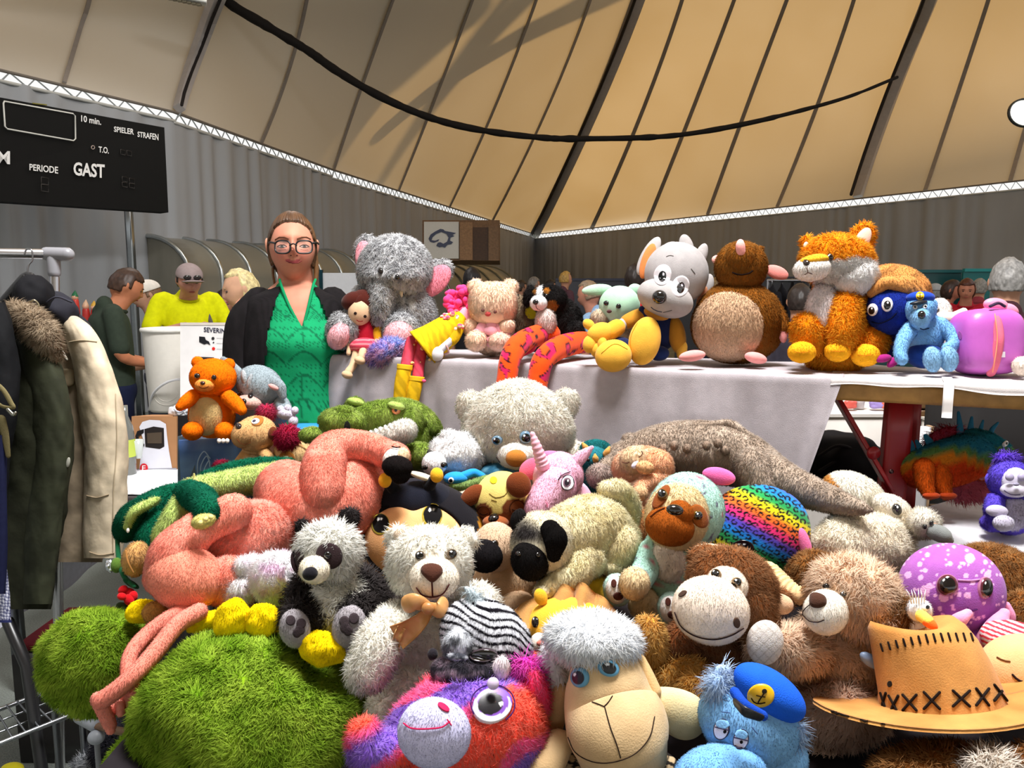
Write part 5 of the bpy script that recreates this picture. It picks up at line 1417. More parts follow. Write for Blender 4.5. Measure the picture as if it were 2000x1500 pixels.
# peach lying bear / bunny
t = toy('plush_bunny', 'peach plush bunny lying on its back with closed eyes behind the hooded sloth', 'plush toy', (1250, 980, 1.72))
PC = (238, 182, 142); PF2 = F(5, 20, 1.5)
hd = t.part('head', ell(1255, 914, 1.78, 60, 42, 44, n=16), mottled((232, 168, 128), (246, 206, 172), 28, .35, .65), fur=PF2)
t.part('cheek', ell(1285, 912, 1.745, 30, 34, 30), (238, 176, 134), fur=PF2); fc = t.part('face', ell(1238, 900, 1.74, 27, 27, 24), (238, 206, 166), fur=PF2)
t.line('closed_eye', fc, [(1246, 894), (1252, 890), (1251, 884)], 1.8, (70, 40, 30), off=6); t.line('closed_eye', fc, [(1219, 902), (1226, 904), (1230, 902)], 1.6, (90, 50, 40), off=6)
t.part('nose_bow', ell(1241, 908, 1.705, 9, 6, 5, roll=40), (232, 222, 246), 'satin')
t.part('body', ell(1262, 985, 1.74, 48, 54, 40, n=14), mottled((236, 178, 140), (250, 222, 196), 28, .35, .65), fur=PF2)
t.part('paw', ell(1260, 913, 1.70, 18, 13, 12, roll=-10), (228, 176, 126), fur=F(3, 20, 1.4)); t.part('paw', ell(1251, 963, 1.67, 15, 15, 13), (226, 184, 140), fur=F(3, 20, 1.4)); t.part('arm', tub([(1290, 935, 1.73, 20), (1262, 945, 1.71, 16), (1250, 955, 1.69, 13)]), (238, 178, 138), fur=PF2)
t.part('leg', ell(1240, 1030, 1.66, 26, 46, 28), (196, 130, 76), fur=PF2)

# hooded sloth
d = 1.42
t = toy('plush_sloth', 'plush sloth in a mint flowered hooded suit looking up beside the rainbow cushion', 'plush toy', (1320, 1200, d))
def mintc(V, px, py):
    n = vnoise(V * 95); m = vnoise(V * 95 + 31); c = np.tile(np.array([176., 218, 204]), (len(V), 1)); c[(n > .83)] = (206, 120, 140); c[(m > .86)] = (110, 100, 130); return c
MF = F(2, 22, 1.2)
bo = t.part('body', tub([(1305, 1080, d + .03, 52), (1310, 1130, d + .02, 64), (1305, 1180, d + .02, 56)], 20, n=18), mintc, fur=MF)
t.part('bib', ell(1305, 1095, d - .045, 32, 42, 22, roll=8), (240, 228, 214), fur=F(5, 22, 1.3))
hd = t.part('hood', ell(1340, 1000, d + .0, 74, 78, 62, roll=-20, n=20), mintc, fur=MF)
fc = t.part('face', ell(1322, 1010, d - .045, 62, 66, 42, roll=-18, n=18), (232, 206, 156), fur=F(4, 24, 1.2), bald=[(1294, 970, 12, 16), (1360, 1003, 12, 14), (1318, 1020, 36, 40)])
t.decal('eye_patch', fc, 1292, 972, 10, 26, -34, (130, 66, 24), off=4); t.decal('eye_patch', fc, 1364, 1008, 15, 24, 24, (150, 80, 28), off=4)
mz = t.part('muzzle', join(ell(1308, 1028, d - .075, 48, 38, 40, roll=-12, n=16), ell(1330, 1000, d - .085, 26, 22, 24, roll=-30, n=12)), (150, 76, 24), fur=F(1.5, 30, 1.0))
ns = t.part('nose', ell(1318, 996, d - .125, 17, 11, 11, roll=-8, n=10), (18, 14, 14), 'glossy')
for q in ((1296, 968), (1359, 1006)): t.button('eye', fc, *q, 9, ring_eye((90, 66, 18), pr=.75), off=6, dome=.6)
t.line('mouth', mz, [(1272, 1010), (1284, 1000), (1298, 994)], 2.4, (80, 34, 12), off=2)
for x, y in ((1393, 1005),): t.part('cheek_stripe', ell(1383, 1000, d - .03, 10, 26, 14, roll=-8), (150, 74, 24), fur=F(2, 24, 1.1))
t.part('arm', tub([(1270, 1080, d - .02, 26), (1262, 1110, d - .05, 26), (1250, 1130, d - .07, 26)], 16), mintc, fur=MF)
t.part('hand', ell(1239, 1140, d - .11, 30, 32, 28, n=12), (228, 202, 158), fur=F(3, 24, 1.2))
t.part('leg', ell(1258, 1180, d - .03, 30, 34, 28), (226, 200, 158), fur=F(3, 24, 1.2))
for x, y, rl in ((1206, 1152, 12), (1312, 1188, 8)):
    f = t.part('foot', ell(x, y, d - .075, 28, 32, 22, roll=rl, n=12), (190, 222, 212), fur=MF)
    s_ = t.part('sole', ell(x - 3, y + 2, d - .09, 20, 26, 16, roll=rl, n=12), (236, 230, 226), fur=F(1.5, 26, 1.0))
    for dx, dy, r1, r2 in ((-4, -12, 5, 7.5), (9, -9, 5, 7), (4, 12, 9, 7)): t.decal('pad', s_, x - 3 + dx, y + dy, r1, r2, 0, (70, 34, 26), off=3)

# rainbow leopard cushion
d = 1.62
def rainbow(V, px, py):
    a = rad(28); s = ((px - 1400) * -math.sin(a) + (py - 940) * math.cos(a)) / 105.0 + 0.05 * (vnoise(V * 18) - .5)
    pal = np.array([(236, 50, 120), (90, 70, 190), (30, 130, 220), (40, 150, 80), (244, 220, 30), (240, 110, 40), (236, 50, 120), (90, 70, 190), (30, 130, 220), (40, 150, 80), (244, 220, 30), (240, 110, 40), (236, 50, 120)], float)
    k = np.clip(s * 6 + 4, 0, 11.99); i = k.astype(int); c = mix(pal[0], pal[0], k * 0); f = np.clip((k - i) * 1.6 - .3, 0, 1)[:, None]; c = pal[i] * (1 - f) + pal[i + 1] * f
    gx, gy = (px * math.cos(a) + py * math.sin(a)) / 16, (-px * math.sin(a) + py * math.cos(a)) / 13
    row = np.floor(gy); gx = gx + 0.5 * (row % 2); ci = np.floor(gx)
    ox, oy = h3(ci.astype(int), row.astype(int), 1) - .5, h3(ci.astype(int), row.astype(int), 2) - .5
    u, v = gx - ci - .5 - .25 * ox, gy - row - .5 - .25 * oy; r_ = np.hypot(u, v * 1.05); ang = np.arctan2(v, u) + 6.28 * ox
    c[(r_ < .43) & (r_ > .19) & (np.cos(ang) < .85)] = (16, 14, 18)
    return c
t = toy('rainbow_cushion', 'rainbow leopard print cushion toy with pink ears behind the hooded sloth', 'cushion', (1490, 1130, d))
bo = t.part('body', ell(1478, 1042, d, 100, 100, 62, roll=-35, n=60, fn=lambda u: u * np.stack([1 + 0 * u[:, 0], 1 + .12 * u[:, 0], 1 + 0 * u[:, 0]], 1)), rainbow)
t.part('ear', ell(1404, 930, d - .01, 33, 17, 10, roll=-12), (244, 110, 176)); t.part('ear', ell(1573, 1068, d - .05, 12, 38, 10, roll=14), (246, 122, 176))
t.decal('eye', bo, 1450, 1070, 23, 15, 0, off=1, mat='glossy', rings=[(1, (20, 12, 20)), (.1, (230, 230, 235), -.3, .5), (.12, (230, 230, 235), .15, .45), (.1, (230, 230, 235), .55, -.1)])

# cream bird/sheep with white belly and grey-beaked head
t = toy('plush_vulture', 'cream woolly plush with small grey-beaked head flopped toward the purple octopus', 'plush toy', (1690, 1120, 1.62))
CW = (240, 228, 204); CWF = F(8, 22, 1.6, mess=1, swirl=1.5)
t.part('body', ell(1685, 1068, 1.62, 98, 66, 66, n=16, lump=.12), CW, fur=CWF)
t.part('neck', tub([(1752, 1042, 1.64, 26), (1780, 1030, 1.62, 24), (1800, 1020, 1.60, 26)], 14), (214, 200, 174), fur=CWF)
hd = t.part('head', ell(1806, 1024, 1.58, 28, 26, 26, n=12), (224, 216, 200), fur=F(8, 22, 1.5, mess=1.2)); bk = t.part('beak', tub([(1825, 1038, 1.555, 16), (1842, 1046, 1.55, 16), (1852, 1054, 1.55, 10)]), (128, 132, 130)); t.part('cere', ell(1822, 1026, 1.56, 14, 8, 9, roll=-20), (226, 178, 150)); eyes(t, [hd, t.parts[-1]], ((1818, 1022), (1806, 1028)), 4.4, off=5)
# guinea-pig-like white and orange toy
t = toy('plush_guinea_pig', 'white and ginger round plush with black eye lying beside the red bench leg', 'plush toy', (1680, 1010, 1.74))
bo = t.part('body', ell(1668, 972, 1.74, 66, 46, 46, roll=-28, n=18), lambda V, px, py: np.where((px - 1612 < 8 + (py - 925) * .75)[:, None], (206, 138, 62), (242, 236, 220)), fur=F(4, 24, 1.4))
hd = t.part('head', ell(1742, 994, 1.66, 40, 26, 30, roll=-28, n=14), (242, 234, 218), fur=F(3, 24, 1.4)); t.decal('eye', hd, 1751, 995, 8, 11, 24, off=4, dome=.4, mat='glossy', rings=[(1, (14, 12, 14)), (.2, (230, 230, 230), .1, .45)])
t.part('mouth_seam', tub([(1655, 965, 1.665, 2), (1675, 985, 1.65, 2), (1688, 1002, 1.65, 2)], 6), (90, 40, 26), 'thread')
# dark green dragon
t = toy('plush_dragon', 'dark green plush dragon with lime belly lying behind the flamingo', 'plush toy', (350, 1060, 1.7))
DG, LG_ = (10, 84, 58), (186, 208, 116)
GF2 = F(5, 22, 1.4, mess=.9)
t.part('body', tub([(270, 1015, 1.66, 38), (320, 995, 1.68, 44), (370, 975, 1.70, 36)], 20, n=20), DG, fur=GF2)
t.part('belly', tub([(320, 1045, 1.57, 22), (340, 1015, 1.58, 25), (358, 985, 1.60, 24)], 14), LG_, fur=F(5, 22, 1.4, mess=1))
hd = t.part('head', ell(256, 1018, 1.62, 28, 44, 36, roll=-28, n=14), (8, 62, 42), fur=F(3, 22, 1.2)); t.part('head_stripe', tub([(248, 1028, 1.585, 7), (262, 1000, 1.58, 9), (290, 984, 1.60, 9), (306, 976, 1.62, 6)], 10), LG_, fur=F(5, 22, 1.3, mess=1))
t.part('arm', tub([(366, 964, 1.62, 26), (394, 976, 1.52, 27), (404, 1000, 1.43, 24)], 16), DG, fur=GF2); t.part('arm', tub([(305, 1020, 1.63, 24), (290, 1045, 1.61, 24), (286, 1064, 1.60, 20)], 16), DG, fur=GF2)
ps = t.part('paw', ell(397, 1018, 1.39, 24, 14, 16, roll=15), (214, 206, 120), fur=F(3, 20, 1.2)); 
for x, y in ((392, 1021), (402, 1014), (412, 1010)): t.part('toe', ell(x, y, 1.365, 5, 5, 5, n=6), (232, 222, 140))
t.part('snout_tooth', ell(250, 1036, 1.575, 3, 5, 3, n=5), (236, 230, 226), 'plastic'); t.button('eye', hd, 246, 1020, 4, None, (140, 40, 30))
t.part('tail', tub([(375, 960, 1.76, 26), (430, 950, 1.80, 27), (490, 938, 1.84, 27), (560, 925, 1.88, 24)], 18, n=26), LG_, fur=F(6, 22, 1.5, mess=1)); t.part('tail_back', tub([(400, 938, 1.83, 17), (450, 920, 1.87, 17), (510, 908, 1.90, 15), (565, 906, 1.93, 12)], 14, n=20), DG, fur=GF2)
for x, y in ((385, 940), (372, 948), (333, 962)): t.part('spike', tub([(x, y + 8, 1.70, 8), (x - 5, y - 4, 1.71, 5), (x - 6, y - 14, 1.71, 2)], 8, flat=.5), (206, 196, 120))

# tan foot and rose
t = toy('plush_ball', 'small tan plush ball squeezed between green dragon and flamingo thigh', 'plush toy', (265, 1120, 1.55))
t.part('ball', ell(266, 1092, 1.55, 25, 34, 26, roll=-10), (206, 158, 98), fur=F(4, 22, 1.3)); t.part('seam_ring', tub([(246, 1076, 1.515, 2), (250, 1098, 1.51, 2), (260, 1118, 1.515, 2)], 6), (170, 120, 66), 'thread')
t = toy('fabric_rose', 'red fabric rose with green stem and silver wrapping beside the lime plush', 'flower', (230, 1225, 1.52))
t.part('stem', tub([(229, 1055, 1.60, 4), (232, 1090, 1.58, 5), (242, 1125, 1.56, 5), (262, 1145, 1.54, 4)], 8), (22, 88, 54)); t.part('bud', ell(228, 1104, 1.57, 11, 15, 11), (84, 116, 44)); t.part('wrap', ell(214, 1106, 1.575, 8, 12, 6, roll=15, lump=.5), (214, 218, 224), 'metal')
for k, (x, y, r_) in enumerate(((250, 1160, 15), (240, 1152, 10), (260, 1165, 11), (252, 1172, 12), (238, 1165, 9))): t.part('petal', ell(x, y, 1.545 - .006 * k, r_, r_ * .8, 7, roll=40 * k, n=8), (206, 20, 30))
t.part('leaf', ell(256, 1140, 1.55, 18, 6, 5, roll=-30), (20, 74, 46)); t.part('silver_wrap', ell(219, 1206, 1.50, 15, 15, 10, lump=.6), (200, 204, 210), 'metal'); t.part('leaf', ell(240, 1185, 1.53, 14, 8, 8, roll=-20), (50, 60, 36))

# yellow flower plush: five puffy petals under the flamingo and panda
t = toy('plush_sunflower', 'yellow puffy flower plush whose petals stick out from under flamingo and panda', 'plush toy', (450, 1240, 1.38))
YL = (248, 214, 14); YFu = F(2, 20, 1.3)
for x, y, d, rx, ry, rl in ((276, 1194, 1.44, 31, 23, 10), (398, 1214, 1.38, 36, 18, 22), (452, 1212, 1.27, 34, 42, -24), (512, 1212, 1.27, 34, 34, 10), (548, 1224, 1.30, 32, 28, 0), (628, 1268, 1.215, 46, 34, -12)):
    t.part('petal', ell(x, y, d, rx, ry, 24, roll=rl, n=12, lump=.25), YL, fur=YFu)
t.part('flower_centre', ell(500, 1225, 1.42, 80, 26, 50), (206, 150, 84)); t.part('flower_centre_edge', ell(305, 1196, 1.41, 26, 22, 20), (186, 130, 66), fur=F(3, 20, 1.2))

# lime shaggy monster
t = toy('plush_monster', 'enormous shaggy lime green plush filling the lower corner under the flamingo legs', 'plush toy', (480, 1500, 1.2))
LM = mottled((84, 126, 12), (146, 182, 36), 34, .3, .7); LMF = F(11, 30, 1.5, mess=1.0, lay=.55, swirl=1.5, clump=30)
t.part('body', ell(505, 1412, 1.28, 226, 172, 200, n=24, lump=.12, roll=-16), LM, fur=LMF)
t.part('arm', ell(190, 1292, 1.46, 104, 96, 84, n=16, lump=.15, roll=-30), LM, fur=LMF)
t.part('shoulder', ell(560, 1290, 1.30, 100, 52, 70, roll=-16), LM, fur=LMF)
t.part('foot', ell(300, 1490, 1.36, 96, 70, 70, roll=30, n=14), LM, fur=LMF)
t.part('care_tag', slab(146, 1385, 158, 1408, 1.44, 0.002), (206, 190, 160), 'fabric', smooth=False)

# white and pink kitten
d = 1.42
t = toy('plush_kitten', 'small white and pink fluffy plush kitten lying face down beside the panda', 'plush toy', (520, 1170, d))
KC = mottled((250, 246, 250), (232, 196, 226), 45, .5, .72); KF = F(8, 24, 1.4, mess=1.0)
t.part('head', ell(540, 1128, d - .02, 50, 50, 44, n=14), KC, fur=KF); t.part('body', ell(488, 1120, d + .03, 36, 34, 36), KC, fur=KF); t.part('ear', ell(471, 1108, d - .0, 15, 18, 12), KC, fur=KF); t.part('paw', ell(470, 1155, d - .0, 30, 30, 24), KC, fur=KF)
t.button('nose', t.parts[0], 548, 1172, 5, None, (40, 30, 40), ry=3, off=6); t.part('ear', tub([(560, 1140, d - .06, 9), (548, 1128, d - .07, 9), (552, 1110, d - .07, 5)], 10, flat=.6), KC, fur=F(4, 22, 1.3))

# panda
d = 1.30
t = toy('plush_panda', 'shaggy black and white plush panda sitting with grey foot pads toward the viewer', 'plush toy', (640, 1250, d))
PW, PFU = (246, 244, 234), F(14, 22, 1.6, mess=1.1, swirl=1.2)
PB = (30, 26, 26)
t.part('body', ell(662, 1185, d - .01, 52, 62, 52, n=14), (244, 240, 226), fur=PFU)
t.part('arm', tub([(690, 1130, d + .03, 28), (725, 1155, d + .01, 27), (738, 1190, d - .0, 25)]), PB, fur=PFU); t.part('arm', tub([(605, 1140, d + .02, 28), (588, 1165, d - .0, 27)]), PB, fur=PFU)
hd = t.part('head', ell(642, 1078, d - .03, 58, 55, 50, n=16), PW, fur=PFU, bald=[(642, 1084, 27, 25, -20), (588, 1095, 14, 24), (614, 1112, 32, 30)])
t.part('ear', ell(682, 1012, d - .0, 20, 20, 14), PB, fur=F(8, 24, 1.4, mess=1)); t.part('ear', ell(590, 1030, d - .0, 14, 16, 12), PB, fur=F(8, 24, 1.4, mess=1))
t.decal('eye_patch', hd, 643, 1085, 25, 23, -30, (46, 32, 34), off=8); t.decal('eye_patch', hd, 586, 1094, 9, 21, 8, (46, 32, 34), off=8)
mz = t.part('muzzle', ell(614, 1113, d - .085, 30, 27, 26, roll=-20, n=14), (238, 228, 206), fur=F(2, 24, 1.1)); t.button('nose', mz, 606, 1120, 14, None, (26, 24, 30), ry=12, roll=15, mat='velour', off=3)
t.button('eye', hd, 641, 1083, 7, None, (10, 8, 8), off=10)
for x, y, s_ in ((580, 1216, 1), (688, 1212, 1.1)):
    t.part('leg', ell(x + 14, y - 10, d - .04, 40 * s_, 36 * s_, 36, n=12), PB, fur=PFU)
    f = t.part('sole', ell(x - 4 if s_ == 1 else x - 6, y + 12, d - .085, 30 * s_, 38 * s_, 20, roll=12 if s_ == 1 else -14, n=14), (166, 160, 166), fur=F(2, 26, 1.0))
    for q, (dx, dy) in enumerate(((-8, -12), (12, -6), (10, 6), (4, 12))):
        r_ = (9, 9, 9, 8)[q] * s_; t.decal('paw_pad', f, x - 4 + dx * (1 if s_ == 1 else -.9), y + 8 + dy, r_, r_ * 1.1, 0, (60, 50, 54), off=2.4, m=3, n=16)
# small pug
d = 1.42
t = toy('plush_pug', 'small beige plush pug with black muzzle squeezed beside the white teddy', 'plush toy', (965, 1170, d))
PG = (214, 182, 152); PGF = F(1.5, 26, 1.0)
t.part('body', ell(985, 1140, d + .02, 62, 60, 44, n=14), (208, 172, 134), fur=PGF)
hd = t.part('head', ell(968, 1068, d - .02, 44, 48, 42, n=16), PG, fur=PGF); mz = t.part('muzzle', ell(946, 1086, d - .06, 36, 32, 28, roll=-14, n=14), (26, 24, 26), fur=F(1.5, 28, .9))
t.button('eye', hd, 966, 1062, 8, ring_eye((60, 40, 24), pr=.7)); t.button('nose', mz, 924, 1078, 6, None, (12, 12, 14)); t.part('ear', ell(1004, 1050, d - .0, 13, 22, 10, roll=28), (26, 22, 24)); t.part('ear', ell(922, 1048, d + .0, 10, 10, 8), (40, 34, 34))
t.part('arm', ell(944, 1148, d - .03, 14, 16, 14), (214, 180, 142)); t.line('seam', t.parts[0], [(1000, 1090), (1015, 1120), (1008, 1165)], 1.4, (180, 140, 104), off=2)
t.part('foot', ell(1010, 1180, d - .02, 36, 26, 28), (222, 186, 150), fur=PGF)

# curled pug on top
d = 1.40
t = toy('plush_pug', 'cream plush pug with black ears and mask standing on the golden lion cushion', 'plush toy', (1120, 1160, d))
CP = mottled((206, 190, 140), (232, 220, 180), 35, .3, .7); CPF = F(5, 24, 1.3, mess=.8)
bo = t.part('body', tub([(1110, 1050, d + .0, 64), (1160, 1035, d + .05, 68), (1200, 1055, d + .08, 52)], 22, n=24), CP, fur=CPF)
t.part('haunch', ell(1205, 1075, d + .02, 44, 52, 40, n=14, roll=-20), CP, fur=CPF)
t.part('tail', tub([(1225, 1030, d + .1, 20), (1230, 990, d + .1, 22), (1210, 960, d + .08, 22), (1185, 957, d + .06, 18)], 16, n=22), CP, fur=CPF)
hd = t.part('head', ell(1058, 1062, d - .06, 60, 62, 54, n=18), lambda V, px, py: mix((230, 220, 190), (52, 48, 48), np.clip(1.3 - np.hypot((px - 1028) / 42, (py - 1042) / 26) + .5 * (vnoise(V * 60) - .5), 0, 1)), fur=CPF, bald=[(1030, 1090, 36, 40)])
mk = t.part('muzzle', ell(1036, 1094, d - .09, 38, 40, 36, roll=20, n=14), (22, 20, 20), fur=F(3, 26, 1.0)); t.part('ear', tub([(1075, 1035, d - .11, 20), (1085, 1055, d - .115, 24), (1082, 1085, d - .11, 14)], 16, flat=.5, n=14), (18, 16, 16), fur=F(2, 28, .9)); t.part('ear', ell(1012, 1015, d - .06, 15, 22, 10, roll=-20), (30, 28, 28), fur=F(2, 28, .9))
for x, y in ((1014, 1082), (1050, 1084)): t.button('eye', [mk, hd], x, y, 4.5, None, off=4, dome=.3)
t.part('foreleg', tub([(1135, 1090, d - .03, 36), (1120, 1120, d - .06, 34), (1090, 1140, d - .08, 30), (1075, 1148, d - .09, 25)], 18), CP, fur=CPF); t.part('hind_paw', ell(1196, 1108, d + .0, 24, 18, 20, roll=-20), CP, fur=CPF)
t.part('paw', ell(1062, 1155, d - .10, 20, 14, 18), (226, 214, 176), fur=CPF); t.part('leg', ell(1150, 1095, d - .02, 32, 36, 34), CP, fur=CPF)

# lion cushion and tan mane
t = toy('plush_lion', 'golden yellow lion cushion with black eye, white muzzle and wavy tan mane', 'cushion', (1140, 1290, 1.25))
LN = mottled((240, 176, 44), (248, 190, 60), 20)
bo = t.part('head', ell(1110, 1228, 1.27, 84, 60, 60, n=18, roll=-6), LN); t.part('body', ell(1165, 1150, 1.42, 60, 30, 36, roll=-18), (246, 204, 60))
mn = [(1005, 1190), (1035, 1175), (1070, 1160), (1100, 1143), (1120, 1150), (1138, 1140), (1160, 1160), (1178, 1168), (1196, 1190), (1210, 1212), (1222, 1236)]
q = catmull(np.array(mn, float), 60); G = np.array([[P(x + 1.5 * k, y + 12 * k, 1.30 - .012 * k + .012 * math.sin(i * .55 + k)) for k in range(5)] for i, (x, y) in enumerate(q)])
t.part('mane', sheet(G, 0.004), (184, 134, 76))
t.part('ear', ell(1056, 1166, 1.26, 13, 17, 9, roll=20), (244, 182, 48)); t.part('ear', ell(1166, 1208, 1.22, 17, 14, 9, roll=-20), (244, 184, 60))
mz = t.part('muzzle', ell(1053, 1256, 1.215, 18, 20, 18), (238, 226, 214)); t.decal('eye', bo, 1046, 1215, 6.5, 11, -4, off=1.5, dome=.4, mat='glossy', rings=[(1, (16, 12, 12)), (.2, (230, 230, 230), -.2, .5)])
t.button('nose', mz, 1056, 1256, 8, None, (226, 126, 110), ry=6, mat='velour'); t.line('mouth', mz, [(1054, 1262), (1050, 1270), (1044, 1266)], 1.4, (90, 60, 50)); t.part('chin', ell(1050, 1290, 1.21, 20, 26, 18), (206, 84, 40))

# white teddy with ribbon
d = 1.24
t = toy('plush_teddy', 'white curly teddy bear with brown nose and tan satin bow in the centre', 'plush toy', (790, 1400, d))
TW = (250, 244, 230); TF = F(9, 24, 1.4, mess=1.1, swirl=1.5)
bo = t.part('body', ell(810, 1295, d + .02, 96, 115, 76, n=18), TW, fur=TF)
hd = t.part('head', ell(838, 1102, d - .02, 80, 70, 68, n=20), TW, fur=TF, bald=[(822, 1086, 10, 10), (879, 1083, 10, 10), (848, 1120, 48, 40)])
t.part('ear', ell(778, 1050, d + .01, 24, 22, 16, roll=30), TW, fur=TF); t.part('ear', ell(908, 1052, d + .02, 26, 18, 16, roll=-20), TW, fur=TF); t.part('ear_lining', ell(782, 1046, d - .012, 12, 14, 8), (236, 214, 190), fur=F(5, 20, 1.3))
mz = t.part('muzzle', ell(848, 1130, d - .095, 49, 41, 36, n=18), (236, 224, 206), fur=F(1.5, 30, 1.0))
t.decal('nose', mz, 843, 1118, None or 21, 18, 0, (78, 44, 32), off=2.5, dome=.35, poly=[(823, 1118), (826, 1106), (843, 1101), (860, 1106), (864, 1118), (852, 1133), (843, 1137), (834, 1131)])
t.line('mouth', mz, [(844, 1138), (845, 1162)], 3, (70, 30, 30), off=2.2); t.line('mouth', mz, [(815, 1147), (826, 1160), (845, 1164), (864, 1158), (876, 1141)], 2.6, (70, 30, 30), off=2.2, n=24)
eyes(t, hd, ((822, 1087), (879, 1084)), 9.5, ring_eye((84, 66, 46), pr=.72), off=6, dome=.6)
SA = (196, 142, 84)
def ribbon(pts, w0, w1, tw=0): 
    q = catmull(np.array(pts, float), 16); G = []
    for i, (x, y, dd) in enumerate(q):
        s = i / 15; w = w0 + (w1 - w0) * s; T = q[min(i + 1, 15)] - q[max(i - 1, 0)]; n_ = np.array([-T[1], T[0]]); n_ /= np.linalg.norm(n_) + 1e-9
        G.append([P(x + n_[0] * w * k, y + n_[1] * w * k, dd + .006 * math.cos(k * 3) * 1 + .003 * math.sin(i * .8 + k)) for k in np.linspace(-.5, .5, 7)])
    return sheet(np.array(G), 0.0015)
bw = d - .13
t.part('bow_loop', join(tub([(838, 1186, bw, 10), (812, 1176, bw - .01, 17), (796, 1180, bw, 18)], 14, flat=.45), ), SA, 'satin'); t.part('bow_loop', tub([(838, 1186, bw, 10), (858, 1192, bw - .01, 16), (866, 1180, bw, 15)], 14, flat=.45), SA, 'satin'); t.part('bow_knot', ell(836, 1188, bw - .012, 13, 12, 10), (176, 120, 66), 'satin')
t.part('ribbon_tail', ribbon([(838, 1192, bw - .004), (822, 1212, bw - .008), (800, 1230, bw + .0), (775, 1245, bw + .01)], 20, 52), SA, 'satin'); t.part('ribbon_tail', ribbon([(785, 1225, bw + .0), (776, 1245, bw + .005), (772, 1275, bw + .012)], 18, 16), (206, 156, 98), 'satin')
t.part('arm', tub([(775, 1215, d - .04, 38), (742, 1262, d - .10, 45), (718, 1310, d - .12, 40)], 20, n=18), TW, fur=TF); t.part('leg', tub([(790, 1350, d - .03, 60), (768, 1400, d - .06, 52), (755, 1430, d - .06, 44)], 20, n=16), (250, 236, 222), fur=TF)
t.part('arm', ell(930, 1190, d + .0, 48, 50, 40), TW, fur=TF)

# zebra-striped cub
d = 1.11
t = toy('plush_tiger', 'white tiger cub plush with black stripes and black eyes tucked under the teddy ribbon', 'plush toy', (930, 1330, d))
def zeb(V, px, py):
    q = (py - 1180) - .26 * (px - 880) - .0026 * np.maximum(px - 940, 0) ** 2 + 9 * np.sin(px * .045) + 10 * vnoise(V * 40)
    s = np.sin(q * .40 + .8 * np.sin(px * .03)); c = mix((226, 228, 236), (22, 20, 26), np.clip((s - .25) * 6, 0, 1)); return c
bo = t.part('head', ell(950, 1250, d + .0, 96, 74, 66, n=40, roll=-32), zeb, fur=F(3, 34, .9))
mz = t.part('muzzle', ell(915, 1312, d - .045, 74, 34, 44, roll=-3, n=18), mottled((38, 36, 42), (150, 124, 140), 55, .46, .68), fur=F(4, 28, 1.0)); t.part('brow', ell(893, 1262, d - .045, 30, 34, 24), mottled((90, 92, 98), (214, 218, 226), 90), fur=F(4, 26, 1.0))
t.part('tuft', tub([(925, 1175, d - .0, 14), (920, 1160, d - .0, 10), (912, 1150, d - .0, 5)]), (196, 212, 220), fur=F(12, 24, 1.3, mess=1.2))
t.decal('eye', [bo, mz], 944, 1280, 28, 14, 4, off=5, dome=.15, mat='glossy', rings=[(1, (70, 58, 64)), (.93, (10, 8, 10), 0, .05)]); t.decal('eye', [bo, mz, t.parts[2]], 848, 1270, 10, 12, 0, off=4, dome=.3, mat='glossy', col=(12, 10, 12))
t.part('nose_bridge', ell(893, 1283, d - .088, 22, 7, 8, roll=-6), mottled((60, 62, 70), (150, 152, 160), 120), fur=F(2, 24, .9))
t.part('ear', ell(978, 1306, d - .06, 18, 24, 12, roll=-14), (240, 226, 230), fur=F(4, 24, 1.1)); t.part('ear', ell(845, 1278, d - .02, 10, 12, 8), (40, 36, 42)); t.part('ear', ell(1010, 1300, d + .0, 18, 18, 12), mottled((210, 130, 150), (30, 26, 32), 60), fur=F(4, 24, 1.1))
# pink orange purple monster
d = 1.02
t = toy('plush_monster', 'pink, orange and purple patchwork furry plush with lilac muzzle and one big glitter eye', 'plush toy', (900, 1560, d))
def tri(V, px, py):
    n = np.sin((px * .5 + py * .8) * .033 + 2.2 * vnoise(V * 16)); m = vnoise(V * 13 + 40)
    c = np.tile(np.array([255., 84, 64]), (len(V), 1)); c[(n > .1)] = (252, 84, 144); c[(n > .62)] = (142, 98, 214); c[(m > .72)] = (255, 100, 60); return c
MFu = F(8, 26, 1.2, mess=1.0, swirl=1.3)
bo = t.part('head', ell(905, 1440, d + .03, 165, 118, 100, n=26, roll=14), tri, fur=MFu)
mz = t.part('muzzle', ell(848, 1432, d - .065, 72, 68, 44, roll=-14, n=20), (206, 204, 238), fur=F(1.5, 30, .9))
t.line('mouth', mz, [(791, 1413), (806, 1422), (835, 1423), (862, 1420), (877, 1410)], 3, (196, 30, 80), off=2.4, n=26); t.line('mouth', mz, [(873, 1406), (880, 1416)], 2.6, (196, 30, 80), off=2.4); t.decal('nostril', mz, 866, 1382, 13, 5.5, -35, (206, 40, 90), off=2.4)
t.decal('eye', bo, 960, 1380, 38, 32, 20, off=9, mat='plastic', rings=[(1, (120, 80, 180)), (.98, (240, 240, 246), -.1, -.18), (.80, (124, 76, 176), .06, .10), (.64, (14, 10, 20), -.08, .08), (.12, (250, 250, 250), .42, -.15)])
t.line('eye_outline', bo, [(960 + 40 * math.cos(a), 1380 + 33 * math.sin(a)) for a in np.linspace(2.6, 7.2, 16)], 2.5, (60, 30, 90), off=10)
